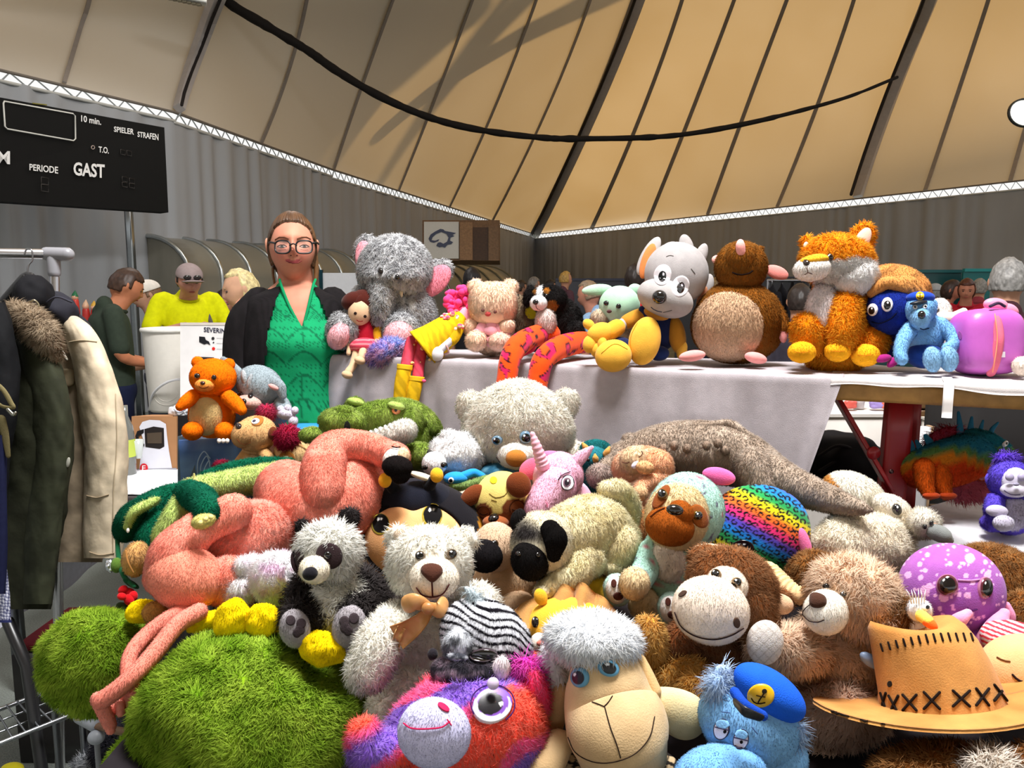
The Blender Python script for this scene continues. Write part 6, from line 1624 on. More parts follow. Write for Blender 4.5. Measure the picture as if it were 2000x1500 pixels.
t.part('horn_bead', ell(963, 1335, d - .02, 12, 12, 10), (206, 190, 216), 'satin'); t.part('arm', tub([(770, 1470, d - .02, 40), (725, 1465, d - .03, 42), (712, 1440, d - .03, 36)], 18), tri, fur=MFu); t.part('ear', ell(1050, 1355, d + .04, 22, 46, 20, roll=12), (246, 60, 110), fur=MFu); t.part('mane', ell(1025, 1312, d + .06, 40, 26, 24, roll=-30), (222, 50, 170), fur=F(16, 20, 1.5, mess=1.3)); t.part('ear', ell(842, 1345, d + .06, 24, 22, 18), (236, 70, 90), fur=MFu)

# sheep
d = 1.05
t = toy('plush_sheep', 'big beige plush sheep with fluffy white wool cap and blue-ringed eyes at the table edge', 'plush toy', (1190, 1560, d))
SH = mottled((198, 166, 122), (212, 182, 138), 14)
fc = t.part('face', tub([(1178, 1300, d - .01, 66), (1183, 1325, d - .01, 76), (1190, 1370, d - .01, 90), (1205, 1420, d - .03, 100), (1212, 1452, d - .03, 92)], 34, n=40), SH)
t.part('wool_cap', ell(1158, 1249, d + .004, 90, 44, 82, n=18, roll=-4), (242, 246, 252), fur=F(11, 30, 1.3, mess=1.1, swirl=1.3)); t.part('wool_side', ell(1084, 1308, d + .05, 24, 44, 36, roll=14), (238, 238, 244), fur=F(11, 28, 1.3, mess=1.1))
SE = ring_eye((88, 150, 184), (14, 18, 22), pr=.68)
t.decal('eye', fc, 1134, 1323, 17, 20, 8, off=3, dome=.22, mat='plastic', rings=SE); t.decal('eye', fc, 1188, 1305, 21, 16, -24, off=3, dome=.22, mat='plastic', rings=SE)
for L in ([(1157, 1371), (1168, 1375), (1180, 1380)], [(1196, 1360), (1188, 1372), (1180, 1380)], [(1181, 1380), (1192, 1420), (1205, 1455), (1212, 1480)], [(1110, 1440), (1125, 1470), (1160, 1488), (1200, 1488), (1240, 1472), (1268, 1440), (1278, 1400)]): t.line('mouth_stitch', fc, L, 2, (40, 28, 22), off=.6, n=26)
t.part('ear', ell(1320, 1388, d + .0, 66, 44, 26, roll=-32, n=16, fn=lambda u: u * np.stack([1 + 0 * u[:, 0], 1 + .3 * u[:, 0], 1 + 0 * u[:, 0]], 1)), (228, 208, 158)); t.part('ear_fold', tub([(1250, 1290, d + .01, 12), (1265, 1320, d + .0, 13), (1280, 1350, d - .01, 12)], 12), (206, 172, 120)); t.part('ear', tub([(1095, 1350, d + .03, 18), (1082, 1400, d + .04, 24), (1070, 1440, d + .05, 20)], 14), (206, 168, 122)); t.part('arm', tub([(1090, 1455, d + .0, 30), (1060, 1500, d - .02, 40)], 16), SH)
def plaid(V, px, py): a = (np.sin(px * .35 + py * .1) > .5) | (np.sin(py * .35 - px * .1) > .5); return np.where(a[:, None], (30, 26, 24), (190, 166, 130))
t.part('scarf', ell(1200, 1495, d + .05, 125, 40, 60, n=30), plaid, 'fabric')

# golden brown toy behind
t = toy('plush_bear', 'golden brown furry plush mostly hidden between sheep and brown monkey', 'plush toy', (1300, 1420, 1.15))
GBF = F(9, 24, 1.4, mess=.9); GB = (206, 144, 62)
t.part('leg', ell(1270, 1260, 1.18, 32, 56, 36, roll=8), GB, fur=GBF); t.part('body', ell(1330, 1330, 1.17, 66, 48, 40), GB, fur=GBF); t.part('paw', ell(1365, 1350, 1.13, 42, 34, 34, roll=-20), (196, 130, 50), fur=GBF)

# brown monkey
d = 1.20
t = toy('plush_monkey', 'brown plush monkey with big cream muzzle and stitched smile', 'plush toy', (1390, 1350, d))
MB_, MBF = (128, 76, 42), F(7, 26, 1.3, mess=.8)
t.part('body', ell(1400, 1265, d + .05, 100, 80, 70, n=14), (106, 58, 30), fur=MBF); hd = t.part('head', ell(1430, 1145, d + .02, 90, 74, 64, n=18, roll=-22), MB_, fur=MBF)
t.part('temple', ell(1470, 1195, d + .0, 44, 76, 50, roll=14), MB_, fur=MBF)
fc = t.part('face', ell(1420, 1142, d - .018, 42, 36, 38, roll=-20, n=14), (238, 220, 200), fur=F(1.5, 26, 1.0)); mz = t.part('muzzle', ell(1388, 1192, d - .065, 76, 66, 52, n=22, roll=-16), (240, 222, 204), fur=F(1.5, 30, .9))
eyes(t, [fc, mz, hd], ((1400, 1123), (1437, 1138)), 9.5, ring_eye((110, 84, 50), pr=.76), off=2.5, dome=.6)
t.decal('nostril', mz, 1334, 1160, 9, 4, 35, (70, 50, 40), off=2.2); t.decal('nostril', mz, 1438, 1216, 6, 10, 4, (74, 52, 40), off=2.2)
t.line('mouth', mz, [(1320, 1196), (1332, 1222), (1358, 1240), (1392, 1247), (1425, 1240), (1450, 1226)], 2.4, (50, 34, 34), off=2.2, n=30)
t.part('ear', ell(1524, 1180, d + .02, 26, 20, 14, roll=-14), (226, 186, 150)); t.part('ear', ell(1520, 1172, d + .035, 30, 24, 14, roll=-14), MB_, fur=MBF); t.part('ear', ell(1372, 1085, d + .05, 30, 20, 18, roll=20), MB_, fur=MBF); t.part('crown', ell(1385, 1072, d + .06, 30, 10, 18), (236, 214, 186))
t.part('arm', tub([(1330, 1255, d + .0, 36), (1300, 1290, d - .01, 36), (1290, 1320, d - .02, 30)]), (100, 54, 28), fur=MBF); t.part('arm', tub([(1490, 1275, d + .02, 36), (1470, 1320, d + .02, 34)]), (96, 52, 28), fur=MBF)
# ribbed cream tail in front of rainbow cushion
t = toy('ribbed_tail', 'ribbed cream plush tail between brown monkey and curly tan bear', 'plush toy', (1540, 1160, 1.3))
a = catmull(np.array([(1500, 1118, 1.32, 22), (1520, 1140, 1.30, 24), (1550, 1160, 1.28, 20), (1582, 1165, 1.27, 15)], float), 60); a[:, 3] *= 1 + .07 * np.sin(np.arange(60) * 1.1)
t.part('tail', wtube(np.array([P(x, y, q) for x, y, q, _ in a]), a[:, 3] * a[:, 2] / FPX, 16), (236, 196, 146)); t.part('tail_tip', ell(1585, 1166, 1.27, 10, 13, 12), (230, 186, 136))

# curly tan bear
d = 1.25
t = toy('plush_bear', 'shaggy tan plush bear with white muzzle and brown ear beside the purple octopus', 'plush toy', (1640, 1440, d))
TB, TBF = (236, 196, 160), F(15, 24, 1.5, mess=1.1, swirl=1.5)
bo = t.part('body', ell(1645, 1300, d + .03, 108, 112, 76, n=18), (216, 174, 138), fur=TBF); hd = t.part('head', ell(1668, 1162, d - .01, 84, 70, 70, n=20, roll=-14), TB, fur=TBF, bald=[(1648, 1158, 10, 10), (1612, 1195, 42, 46, -20)])
mz = t.part('muzzle', ell(1612, 1196, d - .075, 42, 44, 38, roll=-22, n=18), (238, 230, 216), fur=F(1.5, 30, .9)); t.decal('nose', mz, 1597, 1172, 16, 15, 0, (74, 46, 34), off=2.5, dome=.4, poly=[(1582, 1176), (1584, 1163), (1596, 1159), (1612, 1166), (1613, 1180), (1600, 1187), (1586, 1185)])
t.line('mouth', mz, [(1583, 1182), (1572, 1192), (1570, 1200)], 1.8, (50, 36, 34), off=2.2); t.line('mouth', mz, [(1570, 1200), (1582, 1212), (1598, 1214), (1609, 1210)], 2, (50, 36, 34), off=2.2); t.button('eye', hd, 1648, 1160, 7, ring_eye((90, 70, 50)), off=6); t.button('eye', hd, 1616, 1146, 6, None, off=6)
t.part('ear', ell(1760, 1205, d - .05, 36, 38, 24, roll=-20), (96, 58, 28), fur=F(14, 24, 1.5, mess=1.2)); t.part('cheek', ell(1712, 1215, d - .03, 54, 40, 44), (222, 180, 146), fur=TBF)
t.part('arm', tub([(1580, 1270, d - .02, 40), (1530, 1270, d - .06, 42), (1500, 1265, d - .07, 38)], 16), (218, 176, 142), fur=TBF)
def quilt(V, px, py): q = (np.abs(np.sin((px + py) * .16)) > .25) & (np.abs(np.sin((px - py) * .16)) > .25); return np.where(q[:, None], (214, 206, 200), (186, 176, 168))
t.part('sole', ell(1494, 1255, d - .11, 36, 44, 22, roll=-8, n=22), quilt, 'fabric'); t.part('leg', ell(1640, 1390, d - .03, 90, 60, 60, n=14), (206, 160, 132), fur=TBF); t.part('leg', ell(1600, 1470, d + .0, 56, 50, 50, n=12), (206, 164, 134), fur=TBF)
t.part('neck_bow', ell(1700, 1290, d - .07, 24, 12, 10, roll=-35), (120, 140, 170), 'satin')

# purple octopus
d = 1.36
t = toy('plush_octopus', 'round purple plush octopus with white dots and glittering brown eyes', 'plush toy', (1860, 1230, d))
g = np.random.default_rng(5); dots = [(g.uniform(1760, 1960), g.uniform(1055, 1240), g.choice([2.5, 3.5, 5, 7, 10], p=[.45, .3, .17, .06, .02])) for _ in range(150)]
def octo(V, px, py):
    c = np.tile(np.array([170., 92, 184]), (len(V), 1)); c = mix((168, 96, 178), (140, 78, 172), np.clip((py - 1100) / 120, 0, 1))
    for x, y, r_ in dots: c[np.hypot(px - x, py - y) < r_] = (232, 176, 228)
    return c
bo = t.part('head', ell(1857, 1152, d, 97, 90, 80, n=64), octo, 'velour')
for x, y, rx in ((1850, 1143, 22), (1923, 1148, 14)): t.decal('eye', bo, x, y, rx, 22, 0, off=1.5, dome=.4, mat='glossy', rings=[(1, (170, 110, 140)), (.88, (84, 30, 44)), (.66, (12, 8, 12)), (.10, (240, 240, 240), -.35, .4)])
t.line('brow_seam', bo, [(1872, 1133), (1895, 1134), (1912, 1132)], 3, (196, 140, 200), off=1); t.line('mouth', bo, [(1890, 1187), (1896, 1193), (1908, 1190)], 2, (70, 30, 80), off=1)
OT = (240, 158, 196)
t.part('tentacle', tub([(1850, 1228, d - .06, 12), (1872, 1212, d - .09, 14), (1890, 1198, d - .09, 9)]), OT); t.part('tentacle', tub([(1920, 1258, d - .06, 18), (1945, 1225, d - .08, 19), (1962, 1198, d - .08, 10)]), OT); t.part('tentacle', tub([(1965, 1230, d - .02, 10), (1974, 1205, d - .03, 9), (1966, 1182, d - .03, 7)]), OT); t.part('tentacle', tub([(1830, 1225, d - .0, 20), (1800, 1240, d - .02, 18), (1790, 1260, d - .02, 14)]), (146, 78, 180)); t.part('skirt', ell(1890, 1235, d - .02, 60, 24, 50), (132, 70, 170))

# little bird
d = 1.17
t = toy('plush_bird', 'tiny white plush bird with orange beak and wispy tuft above the brown hat', 'plush toy', (1805, 1240, d))
hd = t.part('head', ell(1796, 1192, d, 23, 23, 20, n=12), (236, 236, 240), fur=F(3, 22, 1.0)); t.part('beak_base', tub([(1800, 1203, d - .02, 12), (1812, 1212, d - .03, 11)], 12), (246, 206, 90)); t.part('beak', tub([(1812, 1214, d - .03, 11), (1822, 1222, d - .035, 9), (1828, 1230, d - .035, 4)], 12), (240, 110, 40)); t.button('eye', hd, 1808, 1186, 7, [(1, (240, 240, 244)), (.55, (14, 14, 20), .15, -.1)])
t.part('tuft', join(*[tub([(1780 + 5 * k, 1178, d - .01, 1.6), (1776 + 6 * k, 1162, d - .015, 1.2), (1770 + 7 * k + 3 * (k % 2), 1152, d - .012, .5)], 5) for k in range(6)]), (236, 236, 240)); t.part('body', ell(1800, 1228, d + .01, 26, 24, 22), (230, 230, 234))

# suede hat
d = 1.05
t = toy('suede_hat', 'tan suede cowboy hat with black cross stitching lying on the heap', 'hat', (1800, 1440, d))
SU = mottled((182, 122, 60), (206, 146, 80), 16, .3, .7)
th = np.linspace(0, 2 * math.pi, 65)
C0 = P(1838, 1368, d + .085)
HX, HY, HZ = np.array([0.995, 0.03, 0.07]), np.array([0, 0.955, -0.29]), np.array([-.06, 0.29, 0.955])
rows = []
for z, xo, rx, ry, dent in ((0, 0, .088, .076, 0), (.012, 0, .086, .075, 0), (.05, -.006, .081, .070, 0), (.085, -.014, .075, .063, .001), (.105, -.022, .069, .056, .003), (.114, -.026, .060, .046, .005), (.104, -.026, .040, .028, .005), (.096, -.026, .004, .004, 0)):
    rows.append([C0 + HX * (xo + rx * math.cos(a)) + HY * ry * math.sin(a) + HZ * (z + dent * math.cos(2 * a)) for a in th])
cr = t.part('crown', sheet(np.array(rows)), SU)
BR_ = []
for s in np.linspace(0, 1, 10):
    BR_.append([C0 + HX * ((.087 + (.098 if math.cos(a) < 0 else .125) * s) * math.cos(a)) + HY * ((.075 + .046 * s) * math.sin(a)) + HZ * (.034 * s * s * max(0, math.cos(a)) ** 2 + .012 * s * s * max(0, -math.cos(a)) ** 2 - .008 * s * abs(math.sin(a))) for a in th])
br = t.part('brim', sheet(np.array(BR_), 0.005), SU)
for x, y, w, h in ((1726, 1370, 5, 16), (1746, 1376, 9, 17), (1777, 1372, 13, 15), (1820, 1368, 15, 16), (1877, 1364, 16, 15), (1918, 1361, 12, 16), (1953, 1353, 12, 15), (1982, 1346, 8, 14)):
    t.line('cross_stitch', cr, [(x - w, y - h), (x + w, y + h)], 4.5, (30, 22, 20), off=1.2, smooth=False); t.line('cross_stitch', cr, [(x + w, y - h), (x - w, y + h)], 4.5, (30, 22, 20), off=1.2, smooth=False)
for k in range(13): x = 1722 + 14.5 * k; y = 1262 - 20 * math.sin(min(1, k / 9) * 1.5); t.line('edge_stitch', cr, [(x - 1, y - 4), (x + 3, y + 9)], 3.6, (30, 22, 20), off=1.2, smooth=False)
t.decal('eyelet', cr, 1738, 1336, 4.5, 6, 0, (24, 18, 14), off=1)
zz = [(1690, 1386), (1655, 1386), (1630, 1382), (1645, 1388), (1625, 1391), (1650, 1396), (1675, 1400), (1690, 1408), (1708, 1402), (1725, 1414), (1750, 1406), (1768, 1418), (1796, 1410), (1818, 1422), (1846, 1412), (1872, 1420), (1900, 1410), (1930, 1414), (1955, 1402), (1985, 1402)]
for k in range(len(zz) - 1): t.line('brim_stitch', br, [zz[k], zz[k + 1]], 3, (34, 24, 18), off=1.4, smooth=False)
# floppy doll face with striped hat
d = 1.16
t = toy('cloth_doll', 'cloth doll with beige face and red and white striped cap beside the suede hat', 'doll', (1985, 1400, d))
fc = t.part('face', ell(2000, 1315, d + .06, 88, 76, 60, n=18), (226, 186, 132)); t.part('striped_cap', ell(1996, 1262, d + .10, 78, 44, 60, n=44, roll=-20), lambda V, px, py: np.where((np.sin((py * .93 - px * .36) * .72) > .0)[:, None], (226, 60, 76), (240, 230, 232)), 'fabric')
t.line('brow', fc, [(1948, 1284), (1960, 1290), (1972, 1292)], 2.5, (110, 70, 40)); t.line('mouth', fc, [(1978, 1318), (1988, 1328), (2000, 1332)], 3.5, (40, 24, 24))

# big dark brown bear at the edge
t = toy('plush_bear', 'large dark brown plush bear lying behind the purple octopus below the monkey', 'plush toy', (1950, 1230, 1.5))
DB, DBF = mottled((112, 66, 30), (134, 84, 40), 40), F(7, 22, 1.5, mess=.8)
t.part('body', ell(1955, 1150, 1.52, 110, 80, 80, n=16, roll=-26), DB, fur=DBF); t.part('head', ell(2010, 1215, 1.42, 70, 60, 56, n=14), DB, fur=DBF); t.part('leg', ell(1580, 1128, 1.50, 44, 56, 40, roll=-30), DB, fur=DBF); t.part('haunch', ell(1650, 1130, 1.56, 80, 50, 50), DB, fur=DBF)
# brown and white fur toy at the bottom
t = toy('plush_dog', 'brown furry plush with white shaggy chest under the hat brim', 'plush toy', (1900, 1560, 1.06))
t.part('body', ell(1850, 1520, 1.06, 150, 60, 60, n=14), (132, 78, 34), fur=F(12, 22, 1.5, mess=1)); t.part('chest', ell(1940, 1520, 1.02, 60, 50, 40, n=12), (224, 208, 190), fur=F(17, 24, 1.6, mess=1.2)); t.part('ear', ell(2010, 1490, 1.02, 40, 34, 30), (128, 76, 36), fur=F(10, 22, 1.5, mess=1))
# sleepy blue hippo with cap
d = 0.99
t = toy('plush_hippo', 'light blue sleepy-eyed plush with fuzzy ears and blue captain cap at the table edge', 'plush toy', (1470, 1560, d))
HB, HF = (120, 172, 220), F(2, 26, 1.0)
hd = t.part('head', ell(1462, 1412, d + .02, 100, 80, 80, n=18, roll=-26), HB, fur=HF); mz = t.part('muzzle', ell(1405, 1515, d - .03, 92, 56, 64, n=18, roll=10), (116, 172, 226), fur=HF); t.part('cheek', ell(1500, 1480, d + .02, 76, 60, 56), HB, fur=HF)
on = [hd, mz, t.parts[2]]
for x, y, rl in ((1410, 1424, -10), (1447, 1444, -14)):
    e = t.decal('eye', on, x, y, 15, 20, rl, off=2.5, mat='velour', rings=[(1, (40, 34, 60)), (.9, (236, 224, 236))]); t.decal('eyelid', e, x + 1, y - 9, 12.5, 9, rl, (126, 178, 224), off=1); t.line('lid_line', e, [(x - 12, y - 4), (x + 1, y - 1), (x + 13, y + 2)], 2, (40, 34, 60), off=1.2); t.button('pupil', e, x + 6 - (5 if x > 1430 else 0), y + 5, 3, None, dome=.1, off=1.2, mat='velour')
t.line('brow', on, [(1412, 1391), (1420, 1392), (1426, 1393)], 2, (60, 80, 120), off=3); t.line('brow', on, [(1468, 1420), (1474, 1427), (1478, 1432)], 2, (60, 80, 120), off=3)
EFu = F(15, 24, 1.3, mess=1.2)
t.part('ear', ell(1402, 1345, d + .01, 22, 26, 16, roll=-14), (156, 186, 226), fur=EFu); t.part('ear', ell(1542, 1432, d + .01, 26, 26, 16, roll=-14), (150, 182, 224), fur=EFu); t.part('forelock', ell(1410, 1322, d + .02, 18, 24, 12), (166, 194, 230), fur=EFu)
cp = t.part('cap', ell(1503, 1352, d - .0, 78, 42, 52, roll=-34, n=18), (26, 92, 214), 'fabric'); t.part('cap_band', tub([(1435, 1352, d - .05, 10), (1455, 1378, d - .065, 11), (1490, 1398, d - .06, 10)], 10), (20, 70, 180), 'fabric'); t.part('cap_visor', tub([(1436, 1372, d - .06, 9), (1455, 1390, d - .085, 11), (1485, 1402, d - .075, 9)], 12, flat=.4), (16, 18, 26), 'satin')
bg = t.decal('cap_badge', cp, 1486, 1358, 26, 22, 0, (222, 172, 14), off=2, mat='plastic', m=6)
t.line('badge_line', bg, [(1496, 1349), (1488, 1360), (1481, 1371)], 2.4, (40, 26, 10)); t.line('badge_line', bg, [(1478, 1358), (1486, 1360), (1494, 1361)], 2, (40, 26, 10)); t.line('badge_line', bg, [(1468, 1364), (1474, 1372), (1484, 1374), (1494, 1372)], 2.2, (40, 26, 10)); t.decal('badge_dot', bg, 1493, 1350, 5, 4.5, 0, (24, 18, 12), off=1.2, m=3, n=14)

# ------------------------------------------------------------------ right end: dragon and monkey on the side table
d = 1.98
t = toy('plush_dragon', 'rainbow plush dragon with teal spikes and orange body standing under the bench', 'plush toy', (1850, 985, d))
def drag(V, px, py):
    top = 880 - 22 * np.sin((px - 1760) / 60.); q = (py - top) / 60 + .3 * (vnoise(V * 60) - .5)
    c = mix((34, 106, 128), (60, 110, 70), np.clip(q * 3, 0, 1)); c = mix(c, (206, 126, 30), np.clip(q * 3 - .8, 0, 1)) if False else np.where((q < .25)[:, None], (34, 104, 128), np.where((q < .5)[:, None], (86, 124, 66), np.where((q < .75)[:, None], (206, 120, 30), (206, 62, 20)))); return c
DF = F(4, 18, 1.5)
t.part('body', tub([(1765, 900, d + .04, 30), (1800, 915, d, 40), (1850, 905, d - .02, 46), (1900, 890, d - .02, 44), (1920, 900, d, 40)], 24, n=44), drag, fur=DF)
t.part('head', tub([(1900, 862, d - .0, 26), (1930, 868, d - .03, 24), (1958, 880, d - .05, 18)], 18, n=24), lambda V, px, py: np.where((py < 872)[:, None], (30, 104, 120), np.where((py < 888)[:, None], (90, 130, 60), (210, 140, 40))), fur=DF); t.button('eye', t.parts[-1], 1962, 868, 5, [(1, (236, 236, 236)), (.5, (20, 20, 20), .2, -.2)], off=5)
for x, y0, y1, r_, k in ((1876, 868, 806, 8, -4), (1895, 862, 816, 8, 3), (1914, 858, 822, 6, 6), (1935, 852, 826, 6, 14), (1822, 890, 852, 12, -14), (1800, 895, 862, 9, -10), (1780, 880, 856, 8, -6)): t.part('spike', tub([(x, y0, d - .0, r_), (x + k * .2, (y0 + y1) / 2, d - .0, r_ * .85), (x + k, y1, d, r_ * .4)], 10, flat=.5), (34, 96, 126))
t.part('feather_crest', ell(1845, 858, d + .02, 40, 22, 14, roll=20), (150, 30, 50), fur=F(20, 10, 1.8, mess=1.3)); t.part('feather_wing', ell(1885, 948, d + .02, 60, 28, 20, roll=-8), (196, 70, 84), fur=F(20, 12, 2.0, mess=1.3, comb=(1, 0, -.3)))
for x in (1805, 1838): t.part('leg', tub([(x, 915, d - .05, 20), (x + 2, 945, d - .06, 17), (x + 8, 962, d - .07, 13)]), (206, 84, 20), fur=DF); t.part('claw_foot', ell(x + 14, 968, d - .08, 17, 7, 10), (170, 60, 20))
t.part('chest', ell(1918, 910, d - .03, 20, 26, 16), (214, 140, 140), fur=DF)
d = 1.80
t = toy('plush_monkey', 'purple plush monkey with lilac face sitting on the white covered crate', 'plush toy', (1965, 1040, d))
PU, PUF = (92, 72, 200), F(4, 18, 1.4)
t.part('body', ell(1972, 1000, d + .02, 46, 44, 36), PU, fur=PUF); t.part('belly', ell(1978, 1002, d - .02, 28, 34, 20), (176, 168, 192), fur=F(5, 16, 1.4)); hd = t.part('head', ell(1972, 938, d - .01, 40, 40, 34), PU, fur=PUF); fc = t.part('face', ell(1982, 942, d - .035, 27, 30, 22), (196, 190, 208), 'satin'); mz = t.part('muzzle', ell(1982, 957, d - .05, 27, 15, 18), (202, 196, 214), 'satin')
for x in (1972, 1996): t.part('eyelid', ell(x, 932, d - .065, 8, 8, 6), (172, 164, 196), 'satin')
t.line('closed_eye', t.parts[5], [(1965, 937), (1972, 941), (1980, 938)], 1.6, (50, 40, 70)); t.line('mouth', mz, [(1962, 958), (1975, 966), (1992, 966)], 1.6, (70, 60, 90)); t.part('nose', ell(1985, 946, d - .075, 6, 3.5, 3), (150, 144, 170), 'satin')
t.part('forelock', ell(1968, 897, d - .0, 24, 12, 12), (84, 50, 196), fur=F(14, 16, 1.6, mess=1.2)); t.part('ear', ell(1932, 936, d, 8, 12, 6), PU)
t.part('arm', tub([(1945, 978, d - .01, 18), (1940, 995, d - .03, 17)]), PU, fur=PUF); t.part('hand', ell(1947, 998, d - .05, 21, 12, 12, roll=-4), (190, 182, 204)); t.part('foot', ell(1960, 1022, d - .065, 20, 16, 14), (194, 188, 208), fur=F(2, 18, 1.2)); t.part('leg', ell(1940, 1022, d - .0, 24, 16, 20), PU, fur=PUF)
# ------------------------------------------------------------------ people
def head_fn(jaw=.26, nose=1.0):
    def f(u):
        x, y, z = u[:, 0].copy(), u[:, 1].copy(), u[:, 2].copy()
        low = np.clip(-y, 0, 1); fr = np.clip(z * 3, 0, 1)
        g = lambda cx, cy, sx, sy: np.exp(-((x - cx) / sx) ** 2 - ((y - cy) / sy) ** 2) * fr
        X = x * (1 - jaw * low ** 1.7); Z = z * (1 - .12 * low ** 2) + .10 * low * fr
        Z += nose * (.20 * g(0, -.20, .12, .14) + .13 * g(0, -.02, .085, .2)) - .08 * g(-.36, .05, .2, .12) - .08 * g(.36, .05, .2, .12)
        Z += .05 * g(0, .24, .5, .12) + .05 * g(-.42, -.26, .2, .2) + .05 * g(.42, -.26, .2, .2) + .07 * g(0, -.50, .24, .09) - .045 * g(0, -.475, .26, .022) - .03 * g(0, -.64, .3, .06) + .08 * g(0, -.85, .25, .16)
        Z += .035 * g(-.12, -.26, .07, .07) + .035 * g(.12, -.26, .07, .07)
        return np.stack([X, y, Z], 1)
    return f
def cut(geo, cond):
    V, Q, T = geo; c = cond(V)
    return V, Q[~c[Q].all(1)], (T[~c[T].all(1)] if len(T) else T)
def stack(rows, d, seg=48, n=40, wr=0.0, seed=0):
    """rows: (cx, cy, rx, rz) in picture units at depth d (+ optional depth offset): upright tube of ellipses"""
    a = catmull(np.array([list(r) + ([0] if len(r) == 4 else []) for r in rows], float), n)
    th = np.linspace(0, 2 * math.pi, seg + 1)
    G = []
    for cx, cy, rx, rz, dz in a:
        w = 1 + wr * (vnoise(np.stack([np.cos(th) * 2.2 + seed, np.sin(th) * 2.2, np.full(len(th), cy * .018)], 1)) - .5) + wr * .5 * (vnoise(np.stack([np.cos(th) * 5 + seed, np.sin(th) * 5, np.full(len(th), cy * .05)], 1)) - .5)
        G.append([P(cx + rx * w[k] * math.cos(t_), cy, d + dz + rz * w[k] * d / FPX * math.sin(t_)) for k, t_ in enumerate(th)])
    return sheet(np.array(G))
def hand_geo(c, dr, nrm, k=1.0, curl=.5, side=1):
    """palm and five fingers: c wrist, dr pointing direction, nrm back of the hand"""
    dr = np.asarray(dr, float); dr /= np.linalg.norm(dr); nrm = np.asarray(nrm, float); nrm -= dr * (nrm @ dr); nrm /= np.linalg.norm(nrm); sd = np.cross(dr, nrm) * side
    M = np.stack([sd, dr, nrm], 1); g = [ellw(c + dr * .045 * k, (.040 * k, .052 * k, .016 * k), M, 8)]
    for i, L in enumerate((.062, .074, .078, .070)):
        b = c + dr * .085 * k + sd * (.03 - .02 * i) * k; m1 = b + (dr * (1 - .3 * curl) - nrm * .45 * curl) * L * .5 * k; m2 = m1 + (dr * (1 - .8 * curl) - nrm * 1.0 * curl) * L * .5 * k
        g.append(wtube([b - dr * .02 * k, b, m1, m2], np.array([.009, .009, .0085, .0065]) * k, 8, n=9))
    b = c + dr * .025 * k - sd * .034 * k
    g.append(wtube([b + sd * .01 * k, b - sd * .018 * k + dr * .025 * k, b - sd * .022 * k + dr * .055 * k - nrm * .01 * k], np.array([.012, .0105, .0075]) * k, 8, n=9))
    return join(*g)

# -- the seller
WD = 2.65
wS = WD / FPX
w = Thing('person', 'woman with glasses, black cardigan and green eyelet blouse standing behind the stall smiling', 'person', (P(573, 560, WD)[0], P(573, 560, WD)[1], 0))
Hc = P(571, 484, WD)
Mh = rot3(roll=1, yaw=16, pit=3)
hg = ellw(Hc, (.0765, .1155, .098), Mh, 44, head_fn())
ear = [ellw(Hc + Mh @ np.array([sx * .0795, .004, -.012]), (.010, .030, .018), rot3(roll=-8 * sx), 8) for sx in (-1, 1)]
neck = wtube([Hc + [0, .02, -.06], Hc + [0.002, .035, -.135], Hc + [0.004, .05, -.20]], np.array([.060, .058, .066]), 24, n=12)
chest = wtube(np.array([P(573, 552, WD + .03), P(573, 572, WD + .025), P(574, 596, WD + .01), P(576, 625, WD - .002), P(577, 655, WD - .010), P(578, 740, WD + .01), P(580, 860, WD + .02)]), np.array([33, 58, 72, 75, 76, 74, 86]) * wS, 30, .60, 26, True, W)
def limb(pts, r, n=16): return wtube(np.array(pts), np.array(r), 14, n=n)
sl, sr = P(484, 606, WD + .03), P(662, 600, WD + .03)
la = [sl, P(470, 700, WD + .02), P(474, 800, WD - .03), P(520, 870, WD - .14)]; ra = [sr, P(684, 700, WD + .05), P(690, 790, WD + .03), P(660, 880, WD - .08)]
body = remesh(join(hg, *ear, neck, chest, limb(la, [.048, .042, .036, .027]), limb(ra, [.048, .042, .036, .027]), hand_geo(la[-1], (.9, -.3, -.3), (0, -.3, 1)), hand_geo(ra[-1], (-.8, -.4, -.3), (0, -.3, 1), side=-1)), .0042)
SKIN = (208, 146, 120)
def wskin(V, px, py):
    q = (V - Hc) @ Mh; x, y = q[:, 0] / .0765, q[:, 1] / .1155; fr = q[:, 2] > .03
    c = mix(SKIN, (194, 118, 98), np.clip(vnoise(V * 30) * .5, 0, 1))
    ch = np.exp(-((np.abs(x) - .42) / .26) ** 2 - ((y + .28) / .2) ** 2) * fr; c = mix(c, (214, 120, 104), ch * .6); ns = np.exp(-(x / .16) ** 2 - ((y + .22) / .12) ** 2) * fr; c = c * (1 - .35 * ns[:, None]) + np.array((216, 124, 108)) * .35 * ns[:, None]
    lip = fr & (np.abs(x) < .30) & (np.abs(y + .495 - .05 * (x / .3) ** 2) < .052 * np.sqrt(np.clip(1 - (x / .31) ** 2, 0, 1))); c[lip] = (176, 84, 88)
    lid = fr & (((np.abs(x) - .36) / .22) ** 2 + ((y - .055) / .085) ** 2 < 1); c[lid] = c[lid] * .86
    return c
bd_ = w.part('body', body, wskin, 'skin')
for x, y in ((551, 482), (594, 482)):
    e = w.decal('eye', bd_, x, y, 7.2, 1.9, 0, (150, 126, 118), off=1.0, mat='glossy', dome=.12); w.decal('iris', e, x, y - .2, 3.3, 2.6, 0, (42, 42, 32), off=.6, mat='glossy', m=4, n=14)
    w.line('eyelid_line', bd_, [(x - 9, y - .5), (x - 3, y - 3.6), (x + 4, y - 3.6), (x + 9, y - .5)], 1.5, (70, 40, 32), off=1.4); w.line('crease', bd_, [(x - 7, y + 5), (x, y + 6.2), (x + 7, y + 5)], .8, (180, 110, 94), off=.3)
